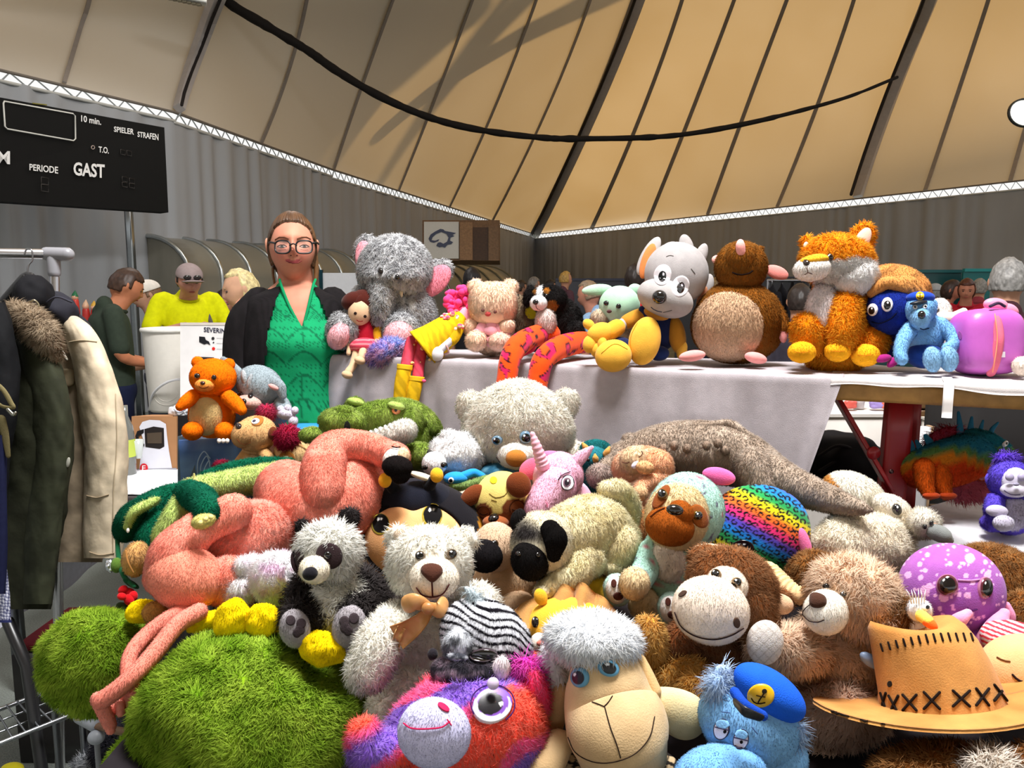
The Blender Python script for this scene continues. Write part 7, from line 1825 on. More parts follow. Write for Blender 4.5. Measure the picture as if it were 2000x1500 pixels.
w.line('eyebrow', bd_, [(538, 468), (546, 463), (556, 463), (563, 466)], 2.4, (120, 80, 62), off=.8); w.line('eyebrow', bd_, [(581, 466), (589, 463), (598, 463), (606, 467)], 2.4, (120, 80, 62), off=.8)
w.line('lip_line', bd_, [(560, 510), (566, 513), (574, 514), (582, 513.5), (589, 509.5)], 1.4, (120, 50, 54), off=.7)
for x in (568, 580): w.decal('nostril', bd_, x, 499, 2.0, 1.3, 0, (120, 64, 56), off=.4, m=3, n=12)
def hairfn(u):
    x, y, z = u[:, 0], u[:, 1], u[:, 2]
    line = .66 - .22 * (np.abs(x) / .8) ** 2.5 - .9 * np.clip(np.abs(x) - .72, 0, 1)
    m = (y > line) | (z < .10) & (y > -.55) | (z < -.35) & (y > -.75)
    r_ = np.where(m, 1.085 + .012 * np.sin(np.arctan2(x, z + .2) * 46) - .02 * np.exp(-(x / .05) ** 2) * (z > 0), .90)
    return u * r_[:, None]
w.part('hair', ellw(Hc, (.0765, .1155, .098), Mh, 56, hairfn), lambda V, px, py: mix((56, 36, 22), (108, 74, 46), np.clip(vnoise((V - Hc) @ Mh * np.array([90, 20, 20])) * 1.2 - .1, 0, 1)), 'hair')
w.part('hair_strand', join(wtube([P(536, 500, WD + .03), P(533, 530, WD + .03), P(537, 560, WD + .02)], [.007, .005, .004], 7, n=10), wtube([P(615, 500, WD + .03), P(618, 535, WD + .03), P(612, 562, WD + .02)], [.010, .009, .005], 7, n=10)), (110, 76, 44), 'hair')
gz = WD - .118
def rim(x0, y0, x1, y1): 
    cx, cy, a, b = (x0 + x1) / 2, (y0 + y1) / 2, (x1 - x0) / 2, (y1 - y0) / 2; th = np.linspace(0, 2 * math.pi, 33)
    return wtube(np.array([P(cx + a * abs(math.cos(t_)) ** .62 * np.sign(math.cos(t_)), cy - b * abs(math.sin(t_)) ** .7 * np.sign(math.sin(t_)) + .10 * b * math.cos(t_) * 0, gz + .028 * abs((cx + a * math.cos(t_) - 573) / 45) ** 2) for t_ in th]), np.full(33, .0028), 8)
gl = w.part('glasses', join(rim(537, 470, 567, 495), rim(578, 470, 610, 495), wtube([P(566, 479, gz), P(573, 476, gz - .004), P(579, 479, gz)], [.0026] * 3, 7, n=7), wtube([P(537, 475, gz + .018), P(527, 473, gz + .05), P(524, 476, WD)], [.0034] * 3, 7, n=9), wtube([P(610, 475, gz + .018), P(619, 474, gz + .05), P(622, 477, WD)], [.0034] * 3, 7, n=9)), (18, 16, 18), 'plastic')
def _glass(m, nt, b):
    b.inputs['Base Color'].default_value = (1, 1, 1, 1); b.inputs['Roughness'].default_value = 0.0; b.inputs['Alpha'].default_value = 0.05; b.inputs['Specular IOR Level'].default_value = .12
nodemat('lens_glass', _glass)
for x0, y0, x1, y1 in ((537, 470, 567, 495), (578, 470, 610, 495)):
    th = np.linspace(0, 2 * math.pi, 25)[:-1]; cx, cy = (x0 + x1) / 2, (y0 + y1) / 2
    V = np.array([P(cx, cy, gz)] + [P(cx + (x1 - x0) / 2 * math.cos(a), cy - (y1 - y0) / 2 * math.sin(a), gz + .01 * abs((cx + 15 * math.cos(a) - 573) / 45) ** 2) for a in th]); k = np.arange(24)
    w.part('lens', (V, E4, np.stack([np.zeros(24, int), 1 + k, 1 + (k + 1) % 24], 1)), (255, 255, 255), 'lens_glass', par=gl)
def vneck(V):
    px, py = proj(V); l = np.interp(py, [540, 560, 600, 645], [546, 550, 566, 590]); r_ = np.interp(py, [540, 560, 600, 645], [616, 611, 602, 591])
    return (px > l) & (px < r_) & (py < 645) & (((V - CAM) @ W) < WD + .03)
def eyelet(V, px, py):
    c = np.tile(np.array([18., 150, 96]), (len(V), 1)); a = np.sin(px * 1.45) * np.sin(py * 1.2); b = vnoise(V * np.array([60, 60, 40])); c[a > .45 + .5 * b] = (6, 92, 60)
    z = np.abs(((py + 26 * np.abs(np.sin(px * .045)) ) % 46) - 23) < 2.2; c[z] = (8, 104, 66); c[np.abs(px - 592 + .02 * (py - 650)) < 1.0] = (10, 104, 66)
    return c
bl = stack([(577, 553, 36, 36, .02), (576, 566, 52, 42, .015), (574, 585, 76, 50, .01), (576, 620, 86, 58, .0), (580, 670, 92, 70, -.02), (580, 715, 90, 64, -.01), (580, 770, 94, 62, .0), (584, 850, 110, 66, .01), (586, 930, 118, 70, .02)], WD, 180, 130, .02, 3)
w.part('blouse', cut(bl, vneck), eyelet, 'fabric')
for L in ([(546, 546), (550, 560), (566, 600), (590, 645)], [(616, 546), (611, 560), (602, 600), (591, 645)]):
    w.part('collar_band', wtube(np.array([P(x, y, WD - np.interp(y, [546, 560, 600, 645], [.045, .065, .092, .112])) for x, y in catmull(np.array(L, float), 14)]), np.full(14, .0048), 8, flat=.5), (14, 136, 86), 'fabric')
def gap(V):
    px, py = proj(V); l = np.interp(py, [540, 560, 600, 640, 700, 900], [556, 548, 532, 522, 516, 512]); r_ = np.interp(py, [540, 560, 600, 640, 680, 900], [600, 612, 634, 648, 662, 680])
    return (px > l) & (px < r_) & (((V - CAM) @ W) < WD + .02)
cg = stack([(577, 556, 38, 40, .025), (574, 568, 60, 50, .02), (573, 582, 94, 56, .02), (573, 610, 100, 66, .01), (572, 670, 100, 76, .0), (572, 760, 102, 74, .0), (574, 900, 114, 80, .01)], WD, 120, 90, .03, 8)
KN = lambda V, px, py: np.asarray((22, 19, 21), float) * (.85 + .3 * (np.sin(px * 2.0) > 0))[:, None]
w.part('cardigan', cut(cg, gap), KN, 'fabric')
w.part('sleeve', wtube([P(506, 588, WD + .03), P(478, 634, WD + .02), P(470, 715, WD + .01), P(474, 800, WD - .04), P(505, 860, WD - .12)], np.array([.050, .062, .060, .054, .044]), 22, n=26), KN, 'fabric'); w.part('sleeve', wtube([P(650, 590, WD + .03), P(676, 636, WD + .04), P(686, 710, WD + .05), P(692, 790, WD + .03), P(668, 870, WD - .06)], np.array([.054, .058, .056, .052, .044]), 22, n=26), KN, 'fabric')
for sx in (-1, 1):
    x = w.base[0] + sx * .095; y = w.base[1] + .03
    w.part('trouser_leg', wtube([(x, y, .78), (x, y, .45), (x, y, .08)], np.array([.095, .075, .065]), 16, n=12), (30, 30, 40), 'fabric'); w.part('shoe', ellw((x, y - .05, .04), (.045, .12, .04), np.eye(3), 8), (30, 28, 28), 'plastic')

# -- everyone else
def person(label, px, py, d, yaw=0, hh=.115, skin=(206, 150, 122), hair=(70, 50, 38), style='short', shirt=(90, 90, 95), legs=(34, 38, 56), pose='hang', group=None, bow=0, wide=1.0, cap=None, extra=None, vox=.012, fur=None, hunch=0.0):
    Hc = P(px, py, d); H = Hc[2] + hh
    t = Thing('person', label, 'person', (Hc[0], Hc[1], 0), group)
    a = rad(yaw); f = np.array([math.sin(a), -math.cos(a), 0]); r_ = np.array([math.cos(a), math.sin(a), 0]); z = np.array([0, 0, 1.0])
    M = np.stack([r_, z, -f * -1], 1); Mz = M.copy(); b = rad(bow); Mz = M @ np.array([[1, 0, 0], [0, math.cos(b), -math.sin(b)], [0, math.sin(b), math.cos(b)]])
    k = hh / .115
    hg = ellw(Hc, np.array((.076, .115, .098)) * k, Mz, 20, head_fn())
    nb = Hc - z * (.13 * k - hunch * .6) - f * (.03 + .0012 * bow + hunch * .5)
    base = Hc - f * (.035 + .0022 * bow + hunch * .7)
    L = lambda x, y, h: np.array([base[0], base[1], 0]) + r_ * x * k + f * y * k + z * h
    shz = Hc[2] - .205 * k + hunch; hip = .50 * H; ww = .165 * wide
    tor = wtube([L(0, -.01, shz + .03 - hunch * .5), L(0, 0, shz - .06), L(0, .02, (shz + hip) / 2), L(0, .01, hip)], np.array([.07, .135, .13, .135]) * k * wide, 20, n=14, flat=.68, up=f)
    arms = []
    for sx in (-1, 1):
        if pose == 'hang': J = [L(sx * ww, 0, shz - .01), L(sx * (ww + .04), .0, shz - .28), L(sx * (ww + .03), .06, shz - .52)]
        elif pose == 'table': J = [L(sx * ww, 0, shz - .01), L(sx * (ww + .09), .05, shz - .22), L(sx * .06, .24, shz - .17)]
        else: J = [L(sx * ww, 0, shz - .01), L(sx * (ww + .05), .02, shz - .26), L(sx * (ww - .04), .24, shz - .34)]
        arms.append(J)
    sk = [hg, wtube([Hc - z * .05, nb - z * .04], np.array([.056, .062]) * k, 14), tor]
    for sx in (-1, 1): sk.append(ellw(Hc + Mz @ np.array([sx * .078, 0, -.012]) * k, np.array((.012, .03, .018)) * k, Mz, 5))
    for sx, J in zip((-1, 1), arms):
        sk.append(wtube(J, np.array([.045, .038, .027]) * k, 12, n=12)); dr = J[2] - J[1]; sk.append(hand_geo(J[2], dr + (0 if pose == 'hang' else 1) * np.array([0, 0, -.02]), z + f * .2 if pose != 'hang' else r_ * sx, k, .5, sx))
    bd = t.part('body', remesh(join(*sk), vox), lambda V, x, y: mix(skin, np.asarray(skin) * .86, vnoise(V * 25)), 'skin')
    g = [wtube([L(0, -.01, shz + .05 - hunch * .6), L(0, 0, shz - .05), L(0, .02, (shz + hip) / 2), L(0, .01, hip - .03)], np.array([.075, .152, .152, .158]) * k * wide, 22, n=16, flat=.70, up=f)]
    for J in arms: g.append(wtube([J[0] + (J[0] - L(0, 0, J[0][2])) * -.3, J[0], J[0] + (J[1] - J[0]) * .82], np.array([.06, .062, .060]) * k, 14, n=8))
    sh = t.part('shirt', remesh(join(*g), vox, 3), shirt, 'coat_cloth')
    t.part('collar', wtube([nb + (r_ * math.cos(q) + f * (math.sin(q))) * .068 * k - z * .045 * k + z * .012 * math.sin(q) * -1 for q in np.linspace(0, 6.28, 18)], np.full(18, .013 * k), 7), tuple(np.asarray(shirt if not callable(shirt) else (60, 60, 60)) * .9), 'fabric')
    lg = [ellw(L(0, .01, hip), np.array((.165, .12, .12)) * k * wide, np.stack([r_, f, z], 1), 8)]
    for sx in (-1, 1): lg.append(wtube([L(sx * .085, .01, hip - .02), L(sx * .09, .02, hip * .52), L(sx * .09, 0, .07)], np.array([.10, .075, .058]) * k, 14, n=10))
    t.part('trousers', remesh(join(*lg), .018, 2), legs, 'coat_cloth')
    for sx in (-1, 1): t.part('shoe', ellw(L(sx * .09, .05, .045), (.045, .12, .045), np.stack([r_, f, z], 1), 6), (40, 38, 38), 'plastic')
    def hf(u):
        x, y, q = u[:, 0], u[:, 1], u[:, 2]
        if style == 'short': m = (y > .55 - .1 * np.abs(x)) | (q < .15) & (y > -.1) | (q < -.3) & (y > -.45)
        elif style == 'long': m = (y > .55) | (q < .25) & (y > -.9)
        else: m = (y > .75) | (q < .05) & (y > -.35)
        if cap is not None: m = m & (y < .25)
        return u * np.where(m, 1.10 + .06 * (vnoise(u * 5) - .5) * (2 if style == 'curly' else 1), .88)[:, None]
    if style != 'bald': t.part('hair', ellw(Hc, np.array((.078, .116, .100)) * k, Mz, 22, hf), lambda V, x, y: mix(np.asarray(hair, float) * .75, np.minimum(np.asarray(hair, float) * 1.2, 255), vnoise(V * np.array([120, 120, 40]))), 'hair', fur=fur)
    for sx in (-1, 1):
        c = Hc + Mz @ (np.array([sx * .030, .006, .083]) * k); e = t.part('eye', ellw(c, np.array((.012, .006, .008)) * k, Mz, 5), (40, 30, 28), 'glossy')
        t.part('eyebrow', ellw(Hc + Mz @ (np.array([sx * .031, .026, .092]) * k), np.array((.018, .0035, .005)) * k, Mz, 5), tuple(np.asarray(hair) * .8), 'hair')
    t.part('mouth', ellw(Hc + Mz @ (np.array([0, -.055, .093]) * k), np.array((.02, .005, .006)) * k, Mz, 5), (160, 84, 80), 'skin')
    if cap is not None:
        cc = Hc + Mz @ (np.array([0, .035, -.004]) * k)
        t.part('cap', ellw(cc, np.array((.088, .085, .112)) * k, Mz, 14, lambda u: u * np.where(u[:, 1:2] < -.02, np.array([[1, .12, 1]]), 1.0)), cap, 'fabric')
        t.part('cap_visor', ellw(cc + Mz @ (np.array([0, -.006, .135]) * k), np.array((.072, .010, .07)) * k, Mz @ np.array([[1, 0, 0], [0, .95, -.3], [0, .3, .95]]).T, 8), tuple(np.asarray(cap) * .95), 'fabric')
    t.L, t.Hc, t.M, t.k, t.arms = L, Hc, Mz, k, arms
    return t
# man in the dark green shirt, seen from behind and the side
person('man in dark green polo shirt and navy trousers looking down beside the white barrel', 247, 560, 5.0, yaw=128, skin=(204, 132, 96), hair=(64, 42, 30), shirt=(52, 62, 52), legs=(26, 32, 60), pose='fwd', bow=26, wide=1.12, hunch=.04)
m = person('man in bright yellow polo shirt and grey cap leaning on the box', 370, 548, 5.3, yaw=32, skin=(216, 156, 138), hair=(60, 50, 46), shirt=(222, 226, 10), legs=(60, 62, 70), pose='table', bow=16, wide=1.08, cap=(158, 142, 142), hunch=.07)
c = m.Hc + m.M @ np.array([0, .052, .10])
m.part('sunglasses', join(*[ellw(c + m.M @ np.array([sx * .032, 0, 0.012]), (.026, .018, .012), m.M, 6) for sx in (-1, 1)]), (24, 20, 22), 'glossy')
m.part('bag_strap', wtube([m.L(.10, .02, m.Hc[2] - .17), m.L(.13, .11, m.Hc[2] - .30), m.L(.16, .12, m.Hc[2] - .48)], [.016] * 3, 8, n=10, flat=.35), (96, 90, 92), 'fabric')
person('person in white cap and grey top half hidden behind the man in green', 287, 577, 5.9, yaw=-55, skin=(206, 156, 130), hair=(120, 90, 66), shirt=(176, 176, 180), legs=(70, 72, 84), pose='fwd', cap=(226, 220, 212), bow=18)
person('dark-haired woman in dark jacket between the yellow shirts', 438, 592, 7.0, yaw=20, skin=(204, 146, 120), hair=(40, 30, 28), style='long', shirt=(40, 40, 46), pose='fwd', bow=10)
person('blond short-haired person in yellow top turned away beside the woman', 470, 566, 4.6, yaw=-62, skin=(214, 166, 136), hair=(226, 200, 146), style='curly', shirt=(206, 212, 60), legs=(60, 66, 80), pose='fwd', bow=12)
# crowd behind the bench
person('dark-haired person seen from behind between elephant and peach bear', 922, 548, 7.2, yaw=170, hair=(24, 20, 24), style='long', shirt=(30, 30, 34), legs=(30, 30, 36))
person('grey-haired person in light blue shirt behind the mountain dog', 1150, 576, 6.6, yaw=-120, skin=(204, 140, 116), hair=(150, 128, 104), style='bald_back', shirt=(150, 186, 226), legs=(60, 70, 90), bow=16)
person('dark-haired person in red shirt behind the grey mascot dog', 1242, 545, 6.0, yaw=150, skin=(200, 136, 108), hair=(40, 28, 24), shirt=(190, 30, 34), legs=(40, 44, 60))
person('person in charcoal shirt behind the orange fox', 1562, 590, 5.2, yaw=165, hair=(50, 40, 36), shirt=(64, 60, 72), legs=(40, 44, 60))
person('woman with silver grey hair and maroon top seen from behind above the pink case', 1968, 552, 3.9, yaw=150, skin=(206, 156, 130), hair=(150, 148, 146), style='curly', shirt=(70, 40, 48), legs=(40, 40, 50))
person('dark-haired person in teal shirt browsing far behind the hermit crab', 1858, 568, 8.6, yaw=60, skin=(190, 120, 96), hair=(56, 36, 30), style='long', shirt=(22, 118, 118), legs=(50, 50, 60), bow=15)
person('brown-haired woman in red top browsing far behind the pink bow', 1888, 566, 8.2, yaw=-30, skin=(200, 132, 106), hair=(84, 44, 30), style='long', shirt=(176, 30, 48), legs=(40, 40, 50), bow=15)
person('grey-haired person far away beside the teal screen', 1913, 564, 9.2, yaw=140, hair=(140, 136, 130), shirt=(150, 60, 70), legs=(40, 40, 50))
person('grey-haired person in white cap far away beside the blue shell', 1826, 572, 9.6, yaw=160, hair=(150, 150, 150), shirt=(90, 96, 110), legs=(40, 40, 50), cap=(170, 172, 176))
for x, y, d, hr, st, sh, lab in ((1018, 562, 12.5, (60, 46, 36), 'short', (60, 66, 70), 'brown-haired visitor in grey, far off between peach bear and corner'), (1043, 556, 12.0, (130, 124, 120), 'short', (60, 80, 60), 'grey-haired visitor in green far off beside the mountain dog'), (1105, 546, 11.5, (190, 150, 80), 'curly', (90, 60, 70), 'blond visitor far off above the mountain dog'), (1075, 560, 13.0, (40, 34, 34), 'long', (110, 40, 60), 'black-haired visitor in maroon far off behind the mountain dog'),
                                 (1395, 560, 10.5, (150, 120, 80), 'curly', (120, 90, 60), 'sandy-haired visitor far off between mascot dog and mole')):
    person(lab, x, y, d, yaw=120, hair=hr, style=st, shirt=sh, vox=.02)
# clothes rail with dark jackets behind the mole
b0 = P(1545, 575, 6.4)
t = Thing('clothes_rail', 'clothes rail full of black jackets standing behind mole and fox', 'clothes rail', [b0[0], b0[1], 0])
ra, rb = P(1500, 548, 6.5), P(1590, 548, 6.3)
t.part('rail', wtube([ra, rb], [.014, .014], 8), (150, 150, 156), 'metal')
for q in (ra, rb): t.part('upright', wtube([q, [q[0], q[1], .02]], [.014, .014], 8), (150, 150, 156), 'metal')
for k, x in enumerate((1508, 1528, 1548, 1568, 1586)):
    q = P(x, 552, 6.45)
    t2 = Thing('jacket', ['black jacket at the near-mole end of the far clothes rail', 'second black jacket along the far clothes rail from the mole', 'middle black jacket of five on the far clothes rail', 'fourth black jacket along the far clothes rail, toward the fox', 'black jacket at the fox end of the far clothes rail'][k], 'jacket', q - [0, 0, .9], 'black jackets on the far rail')
    t2.part('shell', remesh(join(wtube([q + [0, 0, -.03], q + [0, 0, -.15], q + [0, 0, -.5], q + [.0, 0, -.85]], [.05, .17, .20, .20], 14, n=12, flat=.15, up=(1, 0, .01)), wtube([q + [0, -.16, -.1], q + [0.01, -.24, -.4], q + [0, -.24, -.7]], [.032, .032, .03], 10, n=8)), .015, 2), (20, 20, 26), 'coat_cloth'); t2.part('hanger_hook', wtube([q + [0, 0, -.03], q + [0, 0, .02], q + [0, .015, .035]], [.003] * 3, 6), (120, 120, 124), 'metal')
# ------------------------------------------------------------------ clothes rack
t = Thing('clothes_rack', 'chrome clothes rack with grey plastic corner joint holding the coats', 'clothes rack', P(100, 1300, 2.05) * [1, 1, 0])
rd = 2.05
ra, rb = P(-160, 493, rd - .12), P(132, 497, rd)
t.part('rail', wtube([ra, P(98, 496, rd)], [.0135, .0135], 16), (214, 214, 220), 'metal')
t.part('corner_joint', join(wtube([P(92, 496, rd), P(131, 497, rd)], [.0185, .0185], 16), wtube([P(104, 500, rd), P(106, 533, rd)], [.0165, .0165], 16)), (140, 140, 146), 'plastic')
t.part('end_knob', ellw(P(133, 489, rd), (.008, .008, .008), n=6), (190, 190, 196), 'metal')
pf = P(96, 1300, rd); pf[2] = 0.03
t.part('upright', wtube([P(106, 528, rd), pf], [.0125, .0125], 14), (190, 190, 196), 'metal')
t.part('upright', wtube([P(-150, 500, rd - .12), np.array([P(-150, 500, rd - .12)[0], P(-150, 500, rd - .12)[1], .03])], [.0125, .0125], 14), (190, 190, 196), 'metal')
t.part('foot_bar', wtube([P(16, 1215, 1.9), P(52, 1300, 1.86), np.array([*P(82, 1360, 1.83)[:2], .03])], [.014, .014, .014], 10), (24, 24, 26), 'plastic')
def hangr(label, x, d):
    t = Thing('coat_hanger', label, 'hanger', P(x, 545, d))
    t.part('hook', wtube([P(x - 4, 540, d), P(x - 3, 520, d), P(x + 5, 508, d), P(x + 4, 489, d), P(x - 6, 487, d), P(x - 10, 496, d)], [.0022] * 6, 7, n=26), (150, 150, 154), 'metal')
    t.part('shoulder_bar', tub([(x - 60, 600, d, 9), (x - 12, 548, d, 11), (x - 4, 540, d, 9), (x + 6, 548, d, 11), (x + 26, 580, d, 10)], 12, n=24), (20, 20, 22), 'plastic')
hangr('black coat hanger with thin wire hook on the chrome rail', 58, 1.97)
cnoise = lambda c, k=22: mottled(tuple(np.asarray(c) * .88), tuple(np.minimum(np.asarray(c) * 1.06, 255)), k, .3, .7)

# beige jacket
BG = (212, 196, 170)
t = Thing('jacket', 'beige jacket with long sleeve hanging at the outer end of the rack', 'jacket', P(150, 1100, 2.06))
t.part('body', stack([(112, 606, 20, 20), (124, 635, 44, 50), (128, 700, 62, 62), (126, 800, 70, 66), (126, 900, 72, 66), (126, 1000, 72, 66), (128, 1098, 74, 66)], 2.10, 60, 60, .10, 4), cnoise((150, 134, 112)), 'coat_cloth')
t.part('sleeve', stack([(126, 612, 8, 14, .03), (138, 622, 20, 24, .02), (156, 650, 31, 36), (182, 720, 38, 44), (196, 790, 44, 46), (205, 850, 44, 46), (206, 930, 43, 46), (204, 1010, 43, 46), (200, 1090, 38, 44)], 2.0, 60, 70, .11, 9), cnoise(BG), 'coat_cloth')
sv = t.parts[-1]
t.line('seam', sv, [(225, 770), (228, 860), (222, 960), (220, 1080)], 2, (176, 160, 134), off=1.5, n=40); t.line('seam', sv, [(170, 968), (190, 972), (212, 966)], 2.2, (150, 134, 110), off=1.5); t.line('seam', sv, [(136, 668), (160, 665), (188, 668)], 2, (176, 160, 134), off=1.5); t.line('seam', sv, [(176, 1078), (196, 1084), (222, 1080)], 2, (150, 134, 110), off=1.5)
t.part('pocket_flap', ell(122, 738, 2.005, 24, 18, 6, sq=2), (156, 140, 112), 'coat_cloth'); t.part('drawstring', tub([(118, 662, 1.985, 2.4), (116, 672, 1.98, 2.4), (124, 690, 1.98, 2.4), (131, 702, 1.98, 2.0)], 7), (226, 220, 206), 'thread')
t.part('button', ell(117, 694, 1.99, 4, 4, 2), (40, 36, 34), 'plastic')
# olive parka with fur collar
t = Thing('parka', 'dark olive parka with brown fur trimmed hood hanging in front of the beige jacket', 'jacket', P(70, 1190, 1.93))
OL = (44, 46, 33)
t.part('body', stack([(40, 600, 22, 20), (48, 640, 46, 44), (56, 720, 66, 56), (64, 800, 76, 62), (66, 900, 76, 62), (60, 1000, 68, 58), (54, 1100, 58, 54), (52, 1190, 46, 48)], 1.94, 60, 70, .12, 2), cnoise(OL), 'coat_cloth')
t.part('sleeve', stack([(60, 660, 28, 24), (88, 740, 40, 34), (100, 820, 41, 36), (100, 900, 38, 36), (88, 1000, 36, 34), (78, 1090, 34, 32), (74, 1180, 28, 28)], 1.885, 50, 60, .14, 6), cnoise((50, 53, 39)), 'coat_cloth')
t.part('fur_collar', tub([(30, 612, 1.90, 20), (62, 632, 1.87, 26), (88, 660, 1.86, 24), (104, 690, 1.87, 13)], 16), mottled((104, 82, 60), (176, 152, 122), 70), fur=F(16, 26, 1.5, mess=1.3))
t.part('cuff_snap', ell(133, 903, 1.86, 4, 10, 3, roll=-10), (150, 150, 140), 'plastic')
# black hooded jacket
t = Thing('jacket', 'black padded jacket with drooping hood on the hanger behind the fur collar', 'jacket', P(110, 660, 2.0))
t.part('hood', join(ell(106, 604, 2.01, 46, 34, 40, roll=-28, n=14, lump=.25), ell(142, 622, 2.06, 44, 14, 24, roll=-36, n=12)), (38, 38, 46), 'coat_cloth'); t.part('collar', ell(66, 580, 1.96, 34, 42, 40, n=14, lump=.2), (20, 20, 24), 'coat_cloth'); t.part('zip_ring', tub([(58, 590, 1.87, 1.6), (66, 586, 1.865, 1.6), (74, 592, 1.87, 1.6), (76, 600, 1.87, 1.6)], 7), (190, 180, 150), 'metal'); t.part('hood_seam', tub([(84, 596, 1.95, 2), (110, 580, 1.94, 2), (140, 590, 1.95, 2)], 6), (60, 60, 70), 'thread')
# dark coat nearest the edge, with khaki strap
t = Thing('coat', 'very dark coat with khaki buckled strap covering part of the olive parka', 'coat', P(0, 900, 1.8))
t.part('body', stack([(-30, 590, 40, 30), (-24, 660, 56, 44), (-20, 760, 60, 50), (-30, 860, 56, 50), (-36, 960, 50, 46)], 1.82, 50, 40, .12, 12), (16, 17, 20), 'coat_cloth')
t.part('strap', tub([(-10, 746, 1.74, 4), (8, 764, 1.735, 5), (22, 788, 1.735, 5), (26, 796, 1.735, 4), (6, 794, 1.738, 4), (-8, 784, 1.74, 4)], 8, flat=.5), (120, 110, 76), 'fabric'); t.part('buckle', tub([(16, 800, 1.735, 4), (26, 810, 1.735, 4), (30, 806, 1.735, 3)], 8), (150, 150, 140), 'metal'); t.part('strap_end', tub([(2, 820, 1.742, 10), (10, 850, 1.742, 8), (16, 890, 1.742, 5)], 10, flat=.35), (92, 84, 56), 'fabric')
t.part('lining', stack([(-8, 850, 22, 20), (-6, 950, 20, 18), (-4, 1100, 18, 16), (-4, 1160, 14, 14)], 1.76, 30, 24, .1, 3), (22, 26, 56), 'coat_cloth')
# gingham shirt
t = Thing('shirt', 'navy and white gingham shirt hanging low at the edge of the rack', 'shirt', P(5, 1210, 1.80))
def ging(V, px, py): a = (np.sin((px + .1 * py) * 1.0) > 0).astype(float) + (np.sin((py - .15 * px) * 1.0) > 0); return mix((226, 228, 240), (30, 36, 84), a / 2)
t.part('shirt_front', stack([(-6, 1010, 8, 8), (-4, 1080, 14, 12), (0, 1150, 18, 14), (2, 1215, 20, 14)], 1.80, 40, 70, .06, 3), ging, 'fabric'); t.part('hem', stack([(2, 1211, 21, 15), (2, 1216, 21, 15)], 1.80, 30, 4), (40, 46, 92), 'fabric')

# ------------------------------------------------------------------ side table with household goods
TZ = .75
t = Thing('goods_table', 'side table under white paper with boxes and barrel beside the seller', 'table', (-1.45, 3.3, 0))
q = [at_z(250, 958, TZ), at_z(352, 935, TZ), at_z(455, 800, TZ), at_z(150, 805, TZ)]
t.part('table_top', boxw(((q[0] + q[2]) / 2 - [-.05, 0, .02]), (.78, 1.9, .036), bev=.006), (66, 60, 60), 'plastic')
cx, cy = ((q[0] + q[2]) / 2 + [.05, 0, 0])[:2]
for dx in (-.36, .36):
    for dy in (-.85, .85): t.part('leg', barw((cx + dx, cy + dy, 0), (cx + dx, cy + dy, TZ - .04), .035, .035), (120, 122, 128), 'metal')
t, _ = single('white_paper', sheet(grid(lambda u, v: np.array([cx - .38 + .74 * u, cy - .94 + 1.86 * v, TZ + .001 + .002 * math.sin(21 * u + 9 * v)]), 16, 20), .001), (236, 238, 244), 'fabric', 'white paper sheet covering the goods table', 'paper')
G = grid(lambda u, v: np.array([cx - .40 + .02 * math.sin(9 * u + 3 * v), cy - .95 + .8 * u + .02 * math.sin(7 * v), TZ - .01 - .5 * v]), 12, 12)
t, _ = single('hanging_cloth', sheet(G, .001), (190, 192, 204), 'fabric', 'pale cloth hanging from the goods table behind the beige jacket hem', 'cloth')
# white barrel
bz = at_z(340, 800, TZ + .004); bdp = (bz - CAM) @ W; k = bdp / FPX
t = Thing('white_barrel', 'white plastic barrel with rim and carry handle on the goods table', 'barrel', bz)
H_ = 160 * k / math.cos(.02); rr = 50 * k
t.part('barrel', lathe(bz, [(.001, 0), (rr * .84, 0), (rr * .88, H_ * .03), (rr * .97, H_ * .9), (rr * .97, H_ * .96)], 40), (226, 222, 214), 'plastic')
t.part('rim', lathe(bz, [(rr * .9, H_ * .95), (rr * 1.04, H_ * .955), (rr * 1.06, H_ * .98), (rr * 1.03, H_ * 1.0), (rr * .96, H_ * 1.0), (rr * .9, H_ * .985), (.001, H_ * .975)], 40), (234, 232, 226), 'plastic')
t.part('handle', tub([(292, 800, bdp - .06, 2.6), (300, 768, bdp - .15, 2.6), (330, 745, bdp - .22, 2.6), (368, 741, bdp - .2, 2.6), (392, 752, bdp - .1, 2.6)], 8), (232, 232, 236), 'plastic')
for r_ in (.5, .35): t.part('embossed_ring', wtube([bz + [rr * 1.0 * r_ * math.cos(a) * 1.1 + .02, -math.sqrt(max(0, rr ** 2 * .8 - (rr * r_ * math.cos(a) * 1.1 + .02) ** 2)), H_ * .25 + rr * r_ * math.sin(a)] for a in np.linspace(0, 6.28, 22)], np.full(22, .0018), 5), (214, 210, 202), 'plastic')
t.part('latch', ell(381, 660, bdp - .07, 6, 5, 4), (60, 60, 64), 'plastic')
t.part('bracket', tub([(292, 690, bdp, 3.5), (291, 740, bdp, 3.5), (293, 800, bdp, 3.5)], 8), (30, 30, 34), 'plastic')
